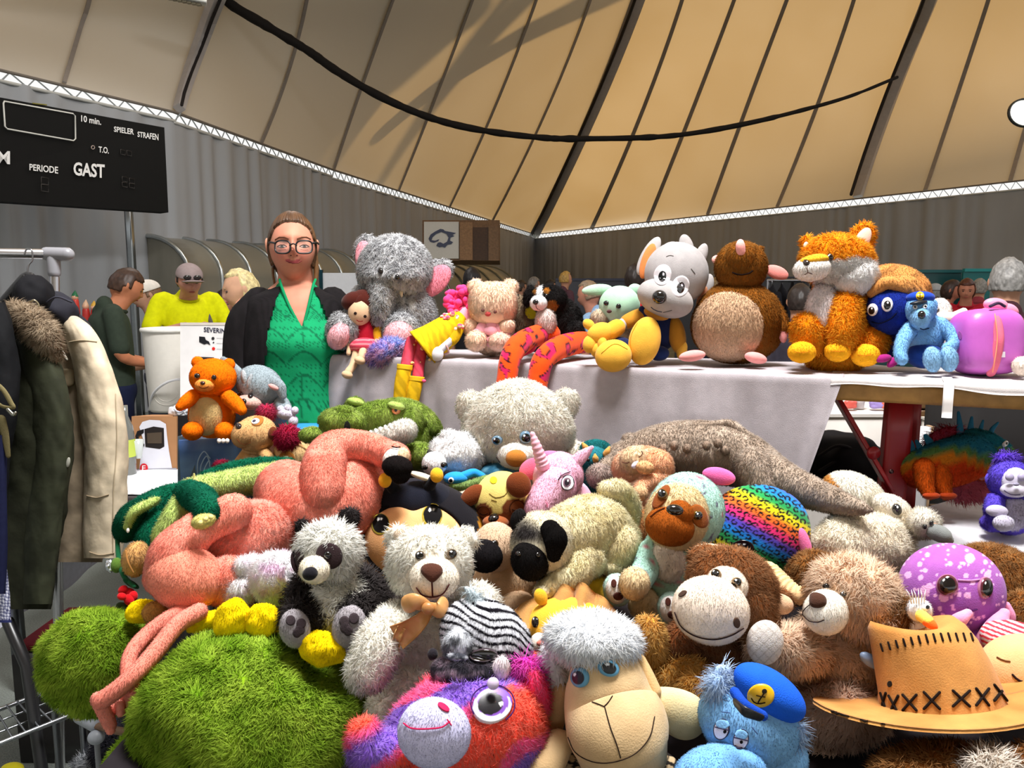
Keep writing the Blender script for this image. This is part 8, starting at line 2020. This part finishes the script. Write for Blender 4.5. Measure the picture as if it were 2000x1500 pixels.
# appliance box with print
xd = 3.9
t = Thing('appliance_box', 'white printed appliance carton standing behind the white barrel', 'box', P(420, 790, xd))
t.part('carton', slab(352, 634, 452, 806, xd, .22), (228, 226, 226), 'matte', smooth=False); surf = lambda a, b: P(a, b, xd - .003)
lettering(t, 'lettering', 'SEVERIN', (398, 648), (440, 651), 9, surf, .02, (34, 34, 60))
t.part('printed_kettle', flatpoly([(389, 657), (400, 658), (402, 664), (408, 667), (411, 674), (404, 671), (399, 673), (389, 668)], xd - .003), (28, 28, 34), 'matte', smooth=False)
for x, y, r_, c in ((416, 661, 3, (40, 40, 44)), (417, 669, 1.6, (60, 60, 64)), (417, 681, 3.2, (210, 40, 36))): th = np.linspace(0, 6.28, 15)[:-1]; t.part('printed_dot', flatpoly([(x + r_ * math.cos(a), y + r_ * math.sin(a)) for a in th], xd - .003), c, 'matte', smooth=False)
for y in (660, 670, 681): t.part('printed_line', flatpoly([(423, y), (441, y + .6), (441, y + 1.4), (423, y + .8)], xd - .003), (170, 170, 176), 'matte', smooth=False)
t.part('printed_panel', flatpoly([(391, 697), (418, 698), (418, 704), (391, 703)], xd - .003), (40, 38, 40), 'matte', smooth=False)
t.part('side_face', slab(443, 636, 452, 806, xd - .004, .01), (244, 244, 248), 'matte', smooth=False); t.part('printed_panel', flatpoly([(446, 654), (451, 654), (451, 668), (446, 668)], xd - .008), (70, 84, 80), 'matte', smooth=False)
t.part('lid', slab(352, 630, 452, 635, xd - .004, .22), (206, 196, 186), 'matte', smooth=False)
# coffee maker carton
xd = 2.96
t = Thing('coffee_maker_box', 'printed carton showing a white coffee maker with glass jug and red badge', 'box', P(302, 925, xd))
t.part('carton', slab(257, 813, 345, 926, xd, .16), (168, 122, 84), 'matte', smooth=False)
pz = xd - .003
def prn(name, poly, c, dz=0): t.part(name, flatpoly(poly, pz - dz), c, 'matte', smooth=False)
prn('print_white_machine', [(272, 834), (278, 824), (292, 820), (312, 821), (324, 828), (326, 850), (330, 880), (336, 914), (272, 916), (276, 880), (280, 860)], (216, 216, 226)); prn('print_jug', [(282, 838), (300, 833), (320, 836), (321, 872), (312, 877), (284, 873)], (34, 28, 26), .001); prn('print_jug_glass', [(287, 846), (316, 844), (316, 866), (288, 866)], (78, 66, 54), .002); prn('print_handle', [(281, 838), (268, 842), (264, 852), (270, 868), (282, 872), (282, 867), (273, 862), (270, 852), (281, 845)], (24, 22, 24), .0015); prn('print_band', [(264, 916), (345, 914), (345, 924), (265, 926)], (150, 150, 158), .0005)
th = np.linspace(0, 6.28, 19)[:-1]; prn('print_badge', [(281 + 8 * math.cos(a), 914 + 9 * math.sin(a)) for a in th], (206, 40, 52), .003)
lettering(t, 'lettering', 'E', (277.5, 919), (284.5, 919), 10, lambda a, b: P(a, b, pz - .0045), .01, (240, 236, 236))
t.part('black_side', slab(338, 812, 366, 922, xd + .01, .15), (22, 20, 22), 'matte', smooth=False)
# bottle
t = Thing('glass_bottle', 'glass bottle with lime label standing by the coffee maker carton', 'bottle', P(250, 940, 2.9))
bq = P(252, 940, 2.9); kk = 2.9 / FPX
t.part('glass', lathe(bq, [(.001, 0), (14 * kk, 0), (15 * kk, 4 * kk), (15 * kk, 92 * kk), (13 * kk, 110 * kk), (6 * kk, 128 * kk), (6 * kk, 150 * kk), (.001, 150 * kk)], 20), (110, 112, 108), 'glossy'); t.part('label', lathe(bq, [(15.5 * kk, 84 * kk), (15.6 * kk, 50 * kk)], 20), (190, 206, 90), 'matte'); t.part('tumbler', lathe(bq + [.032, .02, .085], [(.012, 0), (.022, .07), (.020, .07), (.011, .004), (.001, .004)], 18), (190, 196, 194), 'glossy')
# blue gift box
xd = 2.5
t = Thing('blue_box', 'blue swirl-printed cardboard box under the orange plush', 'box', P(420, 960, xd))
bb = boxw(P(420, 905, xd + .02), (.20, .14, .19), np.stack([np.array([.95, .31, 0]), np.array([-.31, .95, 0]), np.array([0, 0, 1.0])], 1), .002)
t.part('carton', bb, mottled((70, 110, 178), (120, 160, 206), 24, .35, .65), 'satin'); t.part('grey_side', slab(347, 852, 381, 960, xd - .065, .04), (96, 116, 130), 'satin', smooth=False)
for k_ in range(3): t.part('swirl_print', tub([(388 + 5 * k_, 945, xd - .075, 1.2), (386 + 6 * k_, 905 + 8 * k_, xd - .075, 1.2), (398 + 5 * k_, 882 + 9 * k_, xd - .076, 1.2), (410, 895 + 8 * k_, xd - .077, 1.2)], 6), (170, 200, 226), 'satin')
t, _ = single('flat_box', boxw(P(600, 838, 2.45), (.10, .12, .02), bev=.004), (60, 150, 220), 'satin', 'bright blue flat box end showing behind the crocodile snout', 'box')
# white crumpled wrap
t = toy('crumpled_foil', 'crumpled white plastic wrap beside the orange plush arm', 'wrapping', (352, 812, 3.0)); t.part('wrap', ell(350, 803, 3.02, 16, 11, 10, lump=.9, n=10), (228, 230, 236), 'satin'); t.part('crease', tub([(340, 800, 3.0, 1.5), (350, 806, 2.995, 1.5), (362, 800, 3.0, 1.5)], 5), (150, 154, 164), 'satin')

# orange plush, simple cub
d = 2.36
t = toy('plush_cub', 'bright orange plush cub with round ears and cream tummy standing on the blue box', 'plush toy', (410, 862, d))
OC, OFu = (246, 118, 14), F(2, 14, 1.5)
bo = t.part('body', ell(414, 800, d + .02, 44, 56, 38, n=16, fn=lambda u: u * np.stack([1 - .16 * u[:, 1], 1 + 0 * u[:, 1], 1 + 0 * u[:, 1]], 1)), OC, fur=OFu)
t.decal('tummy', bo, 402, 813, 32, 37, 0, (222, 194, 134), off=3, m=8, fur=F(2, 14, 1.4))
hd = t.part('head', ell(416, 737, d - .02, 44, 37, 40, n=16), OC, fur=OFu)
for x, y in ((386, 708), (447, 712)): t.part('ear', ell(x, y, d - .01, 12, 12, 8), OC, fur=OFu)
mz = t.part('muzzle', ell(400, 752, d - .07, 19, 13, 16, n=10), (250, 160, 74), fur=F(2, 14, 1.3)); t.button('nose', mz, 396, 748, 5, None, (60, 30, 20), ry=3.6); t.line('mouth', mz, [(390, 755), (397, 758), (406, 755)], 1.4, (90, 40, 10), off=2.5)
eyes(t, hd, ((386, 734), (418, 737)), 5, None, (24, 16, 14), off=3)
t.part('arm', tub([(378, 774, d - .03, 14), (362, 786, d - .05, 13), (352, 794, d - .06, 9)]), OC, fur=OFu); t.part('arm', tub([(446, 776, d - .03, 15), (462, 790, d - .05, 14), (472, 801, d - .06, 10)]), OC, fur=OFu)
for x in (376, 440): t.part('leg', ell(x, 842, d - .04, 19, 18, 24), OC, fur=OFu)
for k_ in range(3): t.part('toe', ell(428 + 8 * k_, 861, d - .085, 4, 5, 4, n=5), (240, 232, 226))
# grey plush, simple pup
d = 2.42
t = toy('plush_pup', 'blue grey plush pup with pink muzzle and white paw slumped behind the orange cub', 'plush toy', (510, 830, d))
GP, GFu = (150, 164, 172), F(2, 14, 1.5)
t.part('body', ell(520, 800, d + .03, 46, 44, 40), (140, 146, 154), fur=GFu); hd = t.part('head', ell(507, 752, d - .01, 46, 38, 38, n=16, roll=-24), GP, fur=GFu); t.part('ear', tub([(520, 742, d - .04, 14), (545, 755, d - .05, 13), (552, 772, d - .05, 8)], 14, flat=.5), GP, fur=GFu); t.part('ear_lining', ell(534, 756, d - .066, 11, 5, 5, roll=-25), (214, 160, 156)); t.part('ear', tub([(470, 735, d - .02, 12), (452, 716, d - .02, 10), (436, 702, d - .02, 6)], 12, flat=.6), GP, fur=GFu)
t.part('forelock', join(ell(478, 738, d - .06, 6, 16, 6, roll=14), ell(488, 744, d - .065, 5, 15, 6, roll=-14)), (176, 184, 190), fur=GFu)
mz = t.part('muzzle', ell(487, 786, d - .06, 24, 14, 20, n=12, roll=-14), (214, 176, 166), fur=F(2, 14, 1.3)); t.button('nose', mz, 476, 784, 5.5, None, DK); t.line('mouth', mz, [(480, 794), (490, 797), (500, 793)], 1.4, (110, 70, 66), off=2)
eyes(t, [hd, mz], ((470, 770), (489, 773)), 5, None, (24, 20, 22), off=4)
t.part('arm', tub([(550, 790, d - .02, 16), (556, 800, d - .03, 15)]), GP, fur=GFu); t.part('paw', join(ell(558, 808, d - .06, 18, 12, 13, roll=-10), ell(548, 800, d - .065, 7, 8, 7), ell(562, 798, d - .065, 7, 8, 7), ell(576, 802, d - .065, 7, 8, 7), ell(572, 822, d - .06, 10, 12, 9)), (222, 216, 236), fur=GFu)
# tan cub with crimson tuft
d = 2.2
t = toy('plush_meerkat', 'tan plush animal with brown ear and crimson hair tuft gazing upward', 'plush toy', (520, 910, d))
TA, TFu = (218, 172, 118), F(2, 16, 1.4)
hd = t.part('head', ell(500, 848, d - .02, 40, 36, 36, n=16, roll=10), TA, fur=TFu); mz = t.part('muzzle', ell(478, 848, d - .05, 24, 28, 26, roll=-30), (214, 166, 112), fur=TFu); t.button('nose', mz, 466, 832, 6, None, (40, 30, 30)); t.decal('eye_patch', hd, 503, 823, 12, 9, 20, (170, 110, 50), off=2.6); t.decal('eye', hd, 499, 824, 8, 5.5, 16, off=3.4, dome=.3, mat='glossy', rings=[(1, (236, 232, 236)), (.45, (60, 50, 70), -.3, 0)]); t.part('ear', ell(532, 846, d - .05, 8, 13, 8, roll=-10), (104, 52, 26))
t.line('mouth', mz, [(464, 858), (474, 868), (488, 864)], 1.6, (120, 70, 40), off=2)
t.part('neck_ruff', ell(497, 880, d - .01, 24, 12, 20), TA, fur=TFu); t.part('body', tub([(496, 885, d, 22), (476, 912, d - .02, 22), (455, 930, d - .03, 18)], 16), lambda V, px, py: np.where(((px - 486) * .8 + (py - 900) * .6 > -6)[:, None], (238, 216, 180), (206, 158, 100)), fur=TFu)
t.part('arm', tub([(516, 884, d - .03, 12), (524, 896, d - .05, 13)]), (214, 166, 110), fur=TFu); t.part('paw', ell(522, 900, d - .065, 12, 7, 8), (130, 80, 50)); t.part('tail_tip', ell(434, 910, d - .02, 18, 12, 12), (120, 20, 42), fur=F(6, 16, 1.5, mess=1))
t.part('hair_tuft', ell(562, 856, d - .05, 24, 24, 20), (160, 16, 44), fur=F(12, 18, 2.0, mess=1.3)); t.part('hair_tuft', ell(520, 808, d + .02, 16, 16, 12), (170, 30, 60), fur=F(12, 16, 1.8, mess=1.2)); 
t = toy('plush_meerkat', 'tan plush body with brown-ringed cream spot beside the crimson tuft', 'plush toy', (580, 910, d))
t.part('body', ell(582, 884, d - .01, 46, 42, 40, n=16), (228, 190, 136), fur=TFu); t.decal('ring_patch', t.parts[0], 560, 898, 16, 17, 0, off=3, rings=[(1, (150, 92, 34)), (.6, (236, 220, 190), 0, -.15)]); t.line('seam', t.parts[0], [(560, 864), (590, 872), (604, 884)], 1.4, (196, 150, 96), off=2.5)
# little figures on a far shelf
t = Thing('far_shelf', 'dark shelf stand holding small red and green figures by the grey curtain', 'shelf', P(160, 620, 6.6) * [1, 1, 0])
s0 = P(160, 632, 6.6); t.part('shelf_board', boxw(s0, (.42, .2, .03)), (50, 44, 42), 'wood', smooth=False)
for dx in (-.18, .18): t.part('leg', barw(s0 * [1, 1, 0] + [dx, 0, 0], s0 + [dx, 0, 0], .03, .03), (40, 38, 38), 'wood', smooth=False)
for x, y, c1, c2, lab in ((147, 588, (210, 60, 50), (20, 110, 66), 'tiny figure with green pointed cap on the far shelf'), (168, 606, (190, 50, 44), (220, 180, 150), 'tiny red figure on the far shelf'), (184, 608, (200, 50, 40), (220, 170, 60), 'tiny red and yellow figure on the far shelf')):
    q = P(x, y, 6.6); f_ = Thing('figurine', lab, 'figurine', [q[0], q[1], s0[2] + .015], 'small figures on the far shelf')
    f_.part('body', wtube([[q[0], q[1], s0[2] + .02], q], [.035, .028], 10), c1, 'plastic'); f_.part('head', ellw(q + [0, 0, .03], (.026, .026, .03), n=6), (226, 170, 140), 'plastic'); f_.part('cap', wtube([q + [0, 0, .04], q + [0, 0, .06], q + [.005, 0, .085]], [.028, .02, .006], 8), c2, 'plastic')

t = Thing('dark_filler_box', 'added dark box with dull red top, in place of shade under the goods table', 'box', P(190, 1290, 2.35) * [1, 1, 0]); q = P(205, 1200, 2.45)  # dark box added to stand in for the shadowed area here
t.part('box', boxw((q[0], q[1], q[2] / 2 - .03), (.42, .3, q[2] - .06), bev=.006), (26, 22, 24), 'plastic'); t.part('dark_red_top', boxw((q[0], q[1], q[2] - .045), (.40, .28, .03), bev=.012), (84, 14, 24), 'coat_cloth')
# ------------------------------------------------------------------ lower corner: wire shelf, clutter
t = Thing('wire_shelf', 'chrome wire grid shelf low at the corner beside the lime plush', 'shelf', P(60, 1400, 1.95) * [1, 1, 0])
z0 = .40
A, B_, C_, D_ = at_z(-60, 1408, z0), at_z(104, 1346, z0), at_z(160, 1388, z0), at_z(-40, 1468, z0)
for a, b in ((A, B_), (D_, C_), (B_, C_)): t.part('rim_wire', wtube([a, b], [.006, .006], 10), (176, 180, 186), 'metal')
for s in np.linspace(.04, .94, 8): t.part('cross_wire', wtube([A + (B_ - A) * s + [0, 0, .005], D_ + (C_ - D_) * s + [0, 0, .005]], [.0022, .0022], 6), (150, 154, 160), 'metal')
for s in (.33, .66): t.part('long_wire', wtube([A + (D_ - A) * s - [0, 0, .002], B_ + (C_ - B_) * s - [0, 0, .002]], [.0026, .0026], 6), (150, 154, 160), 'metal')
for q in (B_, C_, A, D_): t.part('leg', wtube([q, [q[0], q[1], .02]], [.009, .009], 8), (120, 122, 128), 'metal')
t = toy('table_foot', 'grey plastic caster foot under the lime plush arm', 'table foot', (200, 1440, 1.75)); t.part('foot', join(tub([(160, 1398, 1.78, 16), (186, 1412, 1.76, 16)], 14), ell(188, 1440, 1.74, 16, 14, 14)), (150, 156, 166), 'plastic'); t.part('leg', wtube([P(188, 1430, 1.745), P(188, 1430, 1.745) * [1, 1, 0] + [0, 0, .01]], [.006, .007], 10), (120, 124, 130), 'plastic'); t.part('bracket', tub([(190, 1418, 1.75, 7), (250, 1430, 1.7, 8), (280, 1420, 1.68, 8)], 8), (112, 84, 62), 'wood')
t = toy('black_feather_plush', 'black bristly plush lying on the floor beneath the flamingo feet', 'plush toy', (235, 1480, 1.9)); t.part('body', ell(232, 1462, 1.9, 40, 34, 40), (20, 20, 26), fur=F(24, 14, 2.2, mess=1.4)); t.part('grey_tuft', ell(190, 1486, 1.92, 44, 14, 30, roll=16), (120, 124, 130), fur=F(20, 12, 2.2, mess=1.3))
t = toy('yellow_toy', 'scrap of yellow toy on the concrete floor below the wire shelf', 'toy', (28, 1500, 2.2)); t.part('body', ell(24, 1502, 2.2, 22, 12, 14), (226, 214, 40)); t.part('knob', ell(40, 1506, 2.18, 8, 6, 6), (226, 214, 40))
# ------------------------------------------------------------------ under and beyond the bench
t = Thing('white_box', 'large white carton table seen under the bench between red leg and cloth', 'box', P(1690, 900, 3.2) * [1, 1, 0]); b0 = P(1690, 828, 3.3); t.part('carton', boxw((b0[0], b0[1], .47), (.62, .5, .94), bev=.004), (206, 200, 194), 'matte'); t.part('lid_edge', boxw((b0[0], b0[1], .944), (.63, .51, .012)), (220, 214, 208), 'matte', smooth=False)
t = toy('paper_cup', 'white paper cup standing on the carton under the bench', 'cup', (1676, 790, 3.1)); q = P(1677, 797, 3.15); t.part('cup', lathe(q, [(.001, 0), (.02, 0), (.027, .07), (.025, .07), (.018, .004)], 18), (206, 200, 204), 'plastic'); t.part('cup_rim', wtube([q + [.027 * math.cos(a), .027 * math.sin(a), .07] for a in np.linspace(0, 6.28, 20)], [.002] * 20, 5), (224, 220, 222), 'plastic')
for x, c, lab in ((1660, (206, 90, 80), 'small reddish packet beside the paper cup'), (1712, (160, 140, 206), 'small lilac packet on the carton under the bench'), (1728, (214, 110, 90), 'small orange packet on the carton by the red leg')):
    t = toy('packet', lab, 'packet', (x, 797, 3.1)); t.part('packet', ell(x, 790, 3.12, 12, 8, 8, lump=.3, n=8, sq=2), c, 'satin'); t.part('seal', ell(x, 784, 3.12, 9, 2, 4), tuple(int(v * .8) for v in c), 'satin')
t = Thing('wooden_crate', 'brown wooden crate behind the red bench leg', 'crate', P(1815, 810, 2.7)); q = P(1812, 788, 2.75)
for k_ in range(3): t.part('plank', boxw(q + [0, 0, -.03 + .03 * k_], (.12, .1, .027), bev=.003), (112, 82, 52), 'wood')
t.part('post', barw(q + [.0, 0, -.04], [q[0], q[1], .0], .05, .05), (66, 46, 36), 'wood', smooth=False)
t = toy('owl_mug', 'carved wooden owl mug with painted eyes under the bench', 'figurine', (1848, 820, 2.6)); q = P(1850, 818, 2.6); kk = 2.6 / FPX
t.part('mug', lathe(q, [(.001, 0), (16 * kk, 0), (17 * kk, 20 * kk), (13 * kk, 36 * kk), (12 * kk, 42 * kk), (.001, 42 * kk)], 22), (206, 164, 104), 'wood'); t.button('eye', t.parts[0], 1851, 792, 5.5, ring_eye((60, 130, 140), white=(226, 220, 206))); t.part('ear', ell(1834, 806, 2.59, 8, 12, 6, roll=-20), (226, 214, 196)); t.part('flower_mark', ell(1850, 810, 2.585, 4, 5, 2), (214, 130, 120))
t = Thing('display_block', 'pale block standing under the wooden owl mug', 'block', [q[0], q[1], 0]); t.part('block', boxw((q[0], q[1] + .02, q[2] / 2 - .002), (.10, .10, q[2] - .006), bev=.003), (190, 184, 176), 'matte'); t.part('top_edge', boxw((q[0], q[1] + .02, q[2] - .008), (.104, .104, .008)), (206, 200, 190), 'matte', smooth=False)
t = Thing('white_post', 'white painted post beyond the bench beside the dragon tail', 'post', P(1800, 860, 2.5) * [1, 1, 0]); q = P(1800, 860, 2.5); t.part('post', boxw((q[0], q[1], .5), (.045, .03, 1.0), bev=.003), (206, 204, 206), 'plastic'); t.part('post_strip', boxw((q[0] + .03, q[1] + .01, .5), (.012, .03, 1.0)), (170, 140, 110), 'wood', smooth=False)
t = Thing('black_bag', 'big black bag slumped behind the red brace under the bench', 'bag', P(1640, 960, 2.3)); t.part('bag', ell(1640, 905, 2.38, 92, 62, 70, n=18, lump=.35), (22, 20, 22), 'coat_cloth')
for y0 in (870, 900): t.part('fold', tub([(1600, y0 + 20, 2.29, 3), (1640, y0, 2.28, 3), (1690, y0 + 18, 2.29, 3)], 7), (36, 34, 36), 'coat_cloth')
t = Thing('dark_stand', 'dark cabinet behind the rainbow dragon under the bench', 'cabinet', P(1930, 900, 2.5) * [1, 1, 0]); q = P(1940, 850, 2.55); t.part('cabinet', boxw((q[0], q[1], .55), (.36, .2, 1.1), bev=.004), (28, 26, 26), 'matte'); t.part('cabinet_top', boxw((q[0], q[1], 1.105), (.37, .21, .012)), (44, 40, 38), 'matte', smooth=False)
SC['budget'] = str(BUDGET)
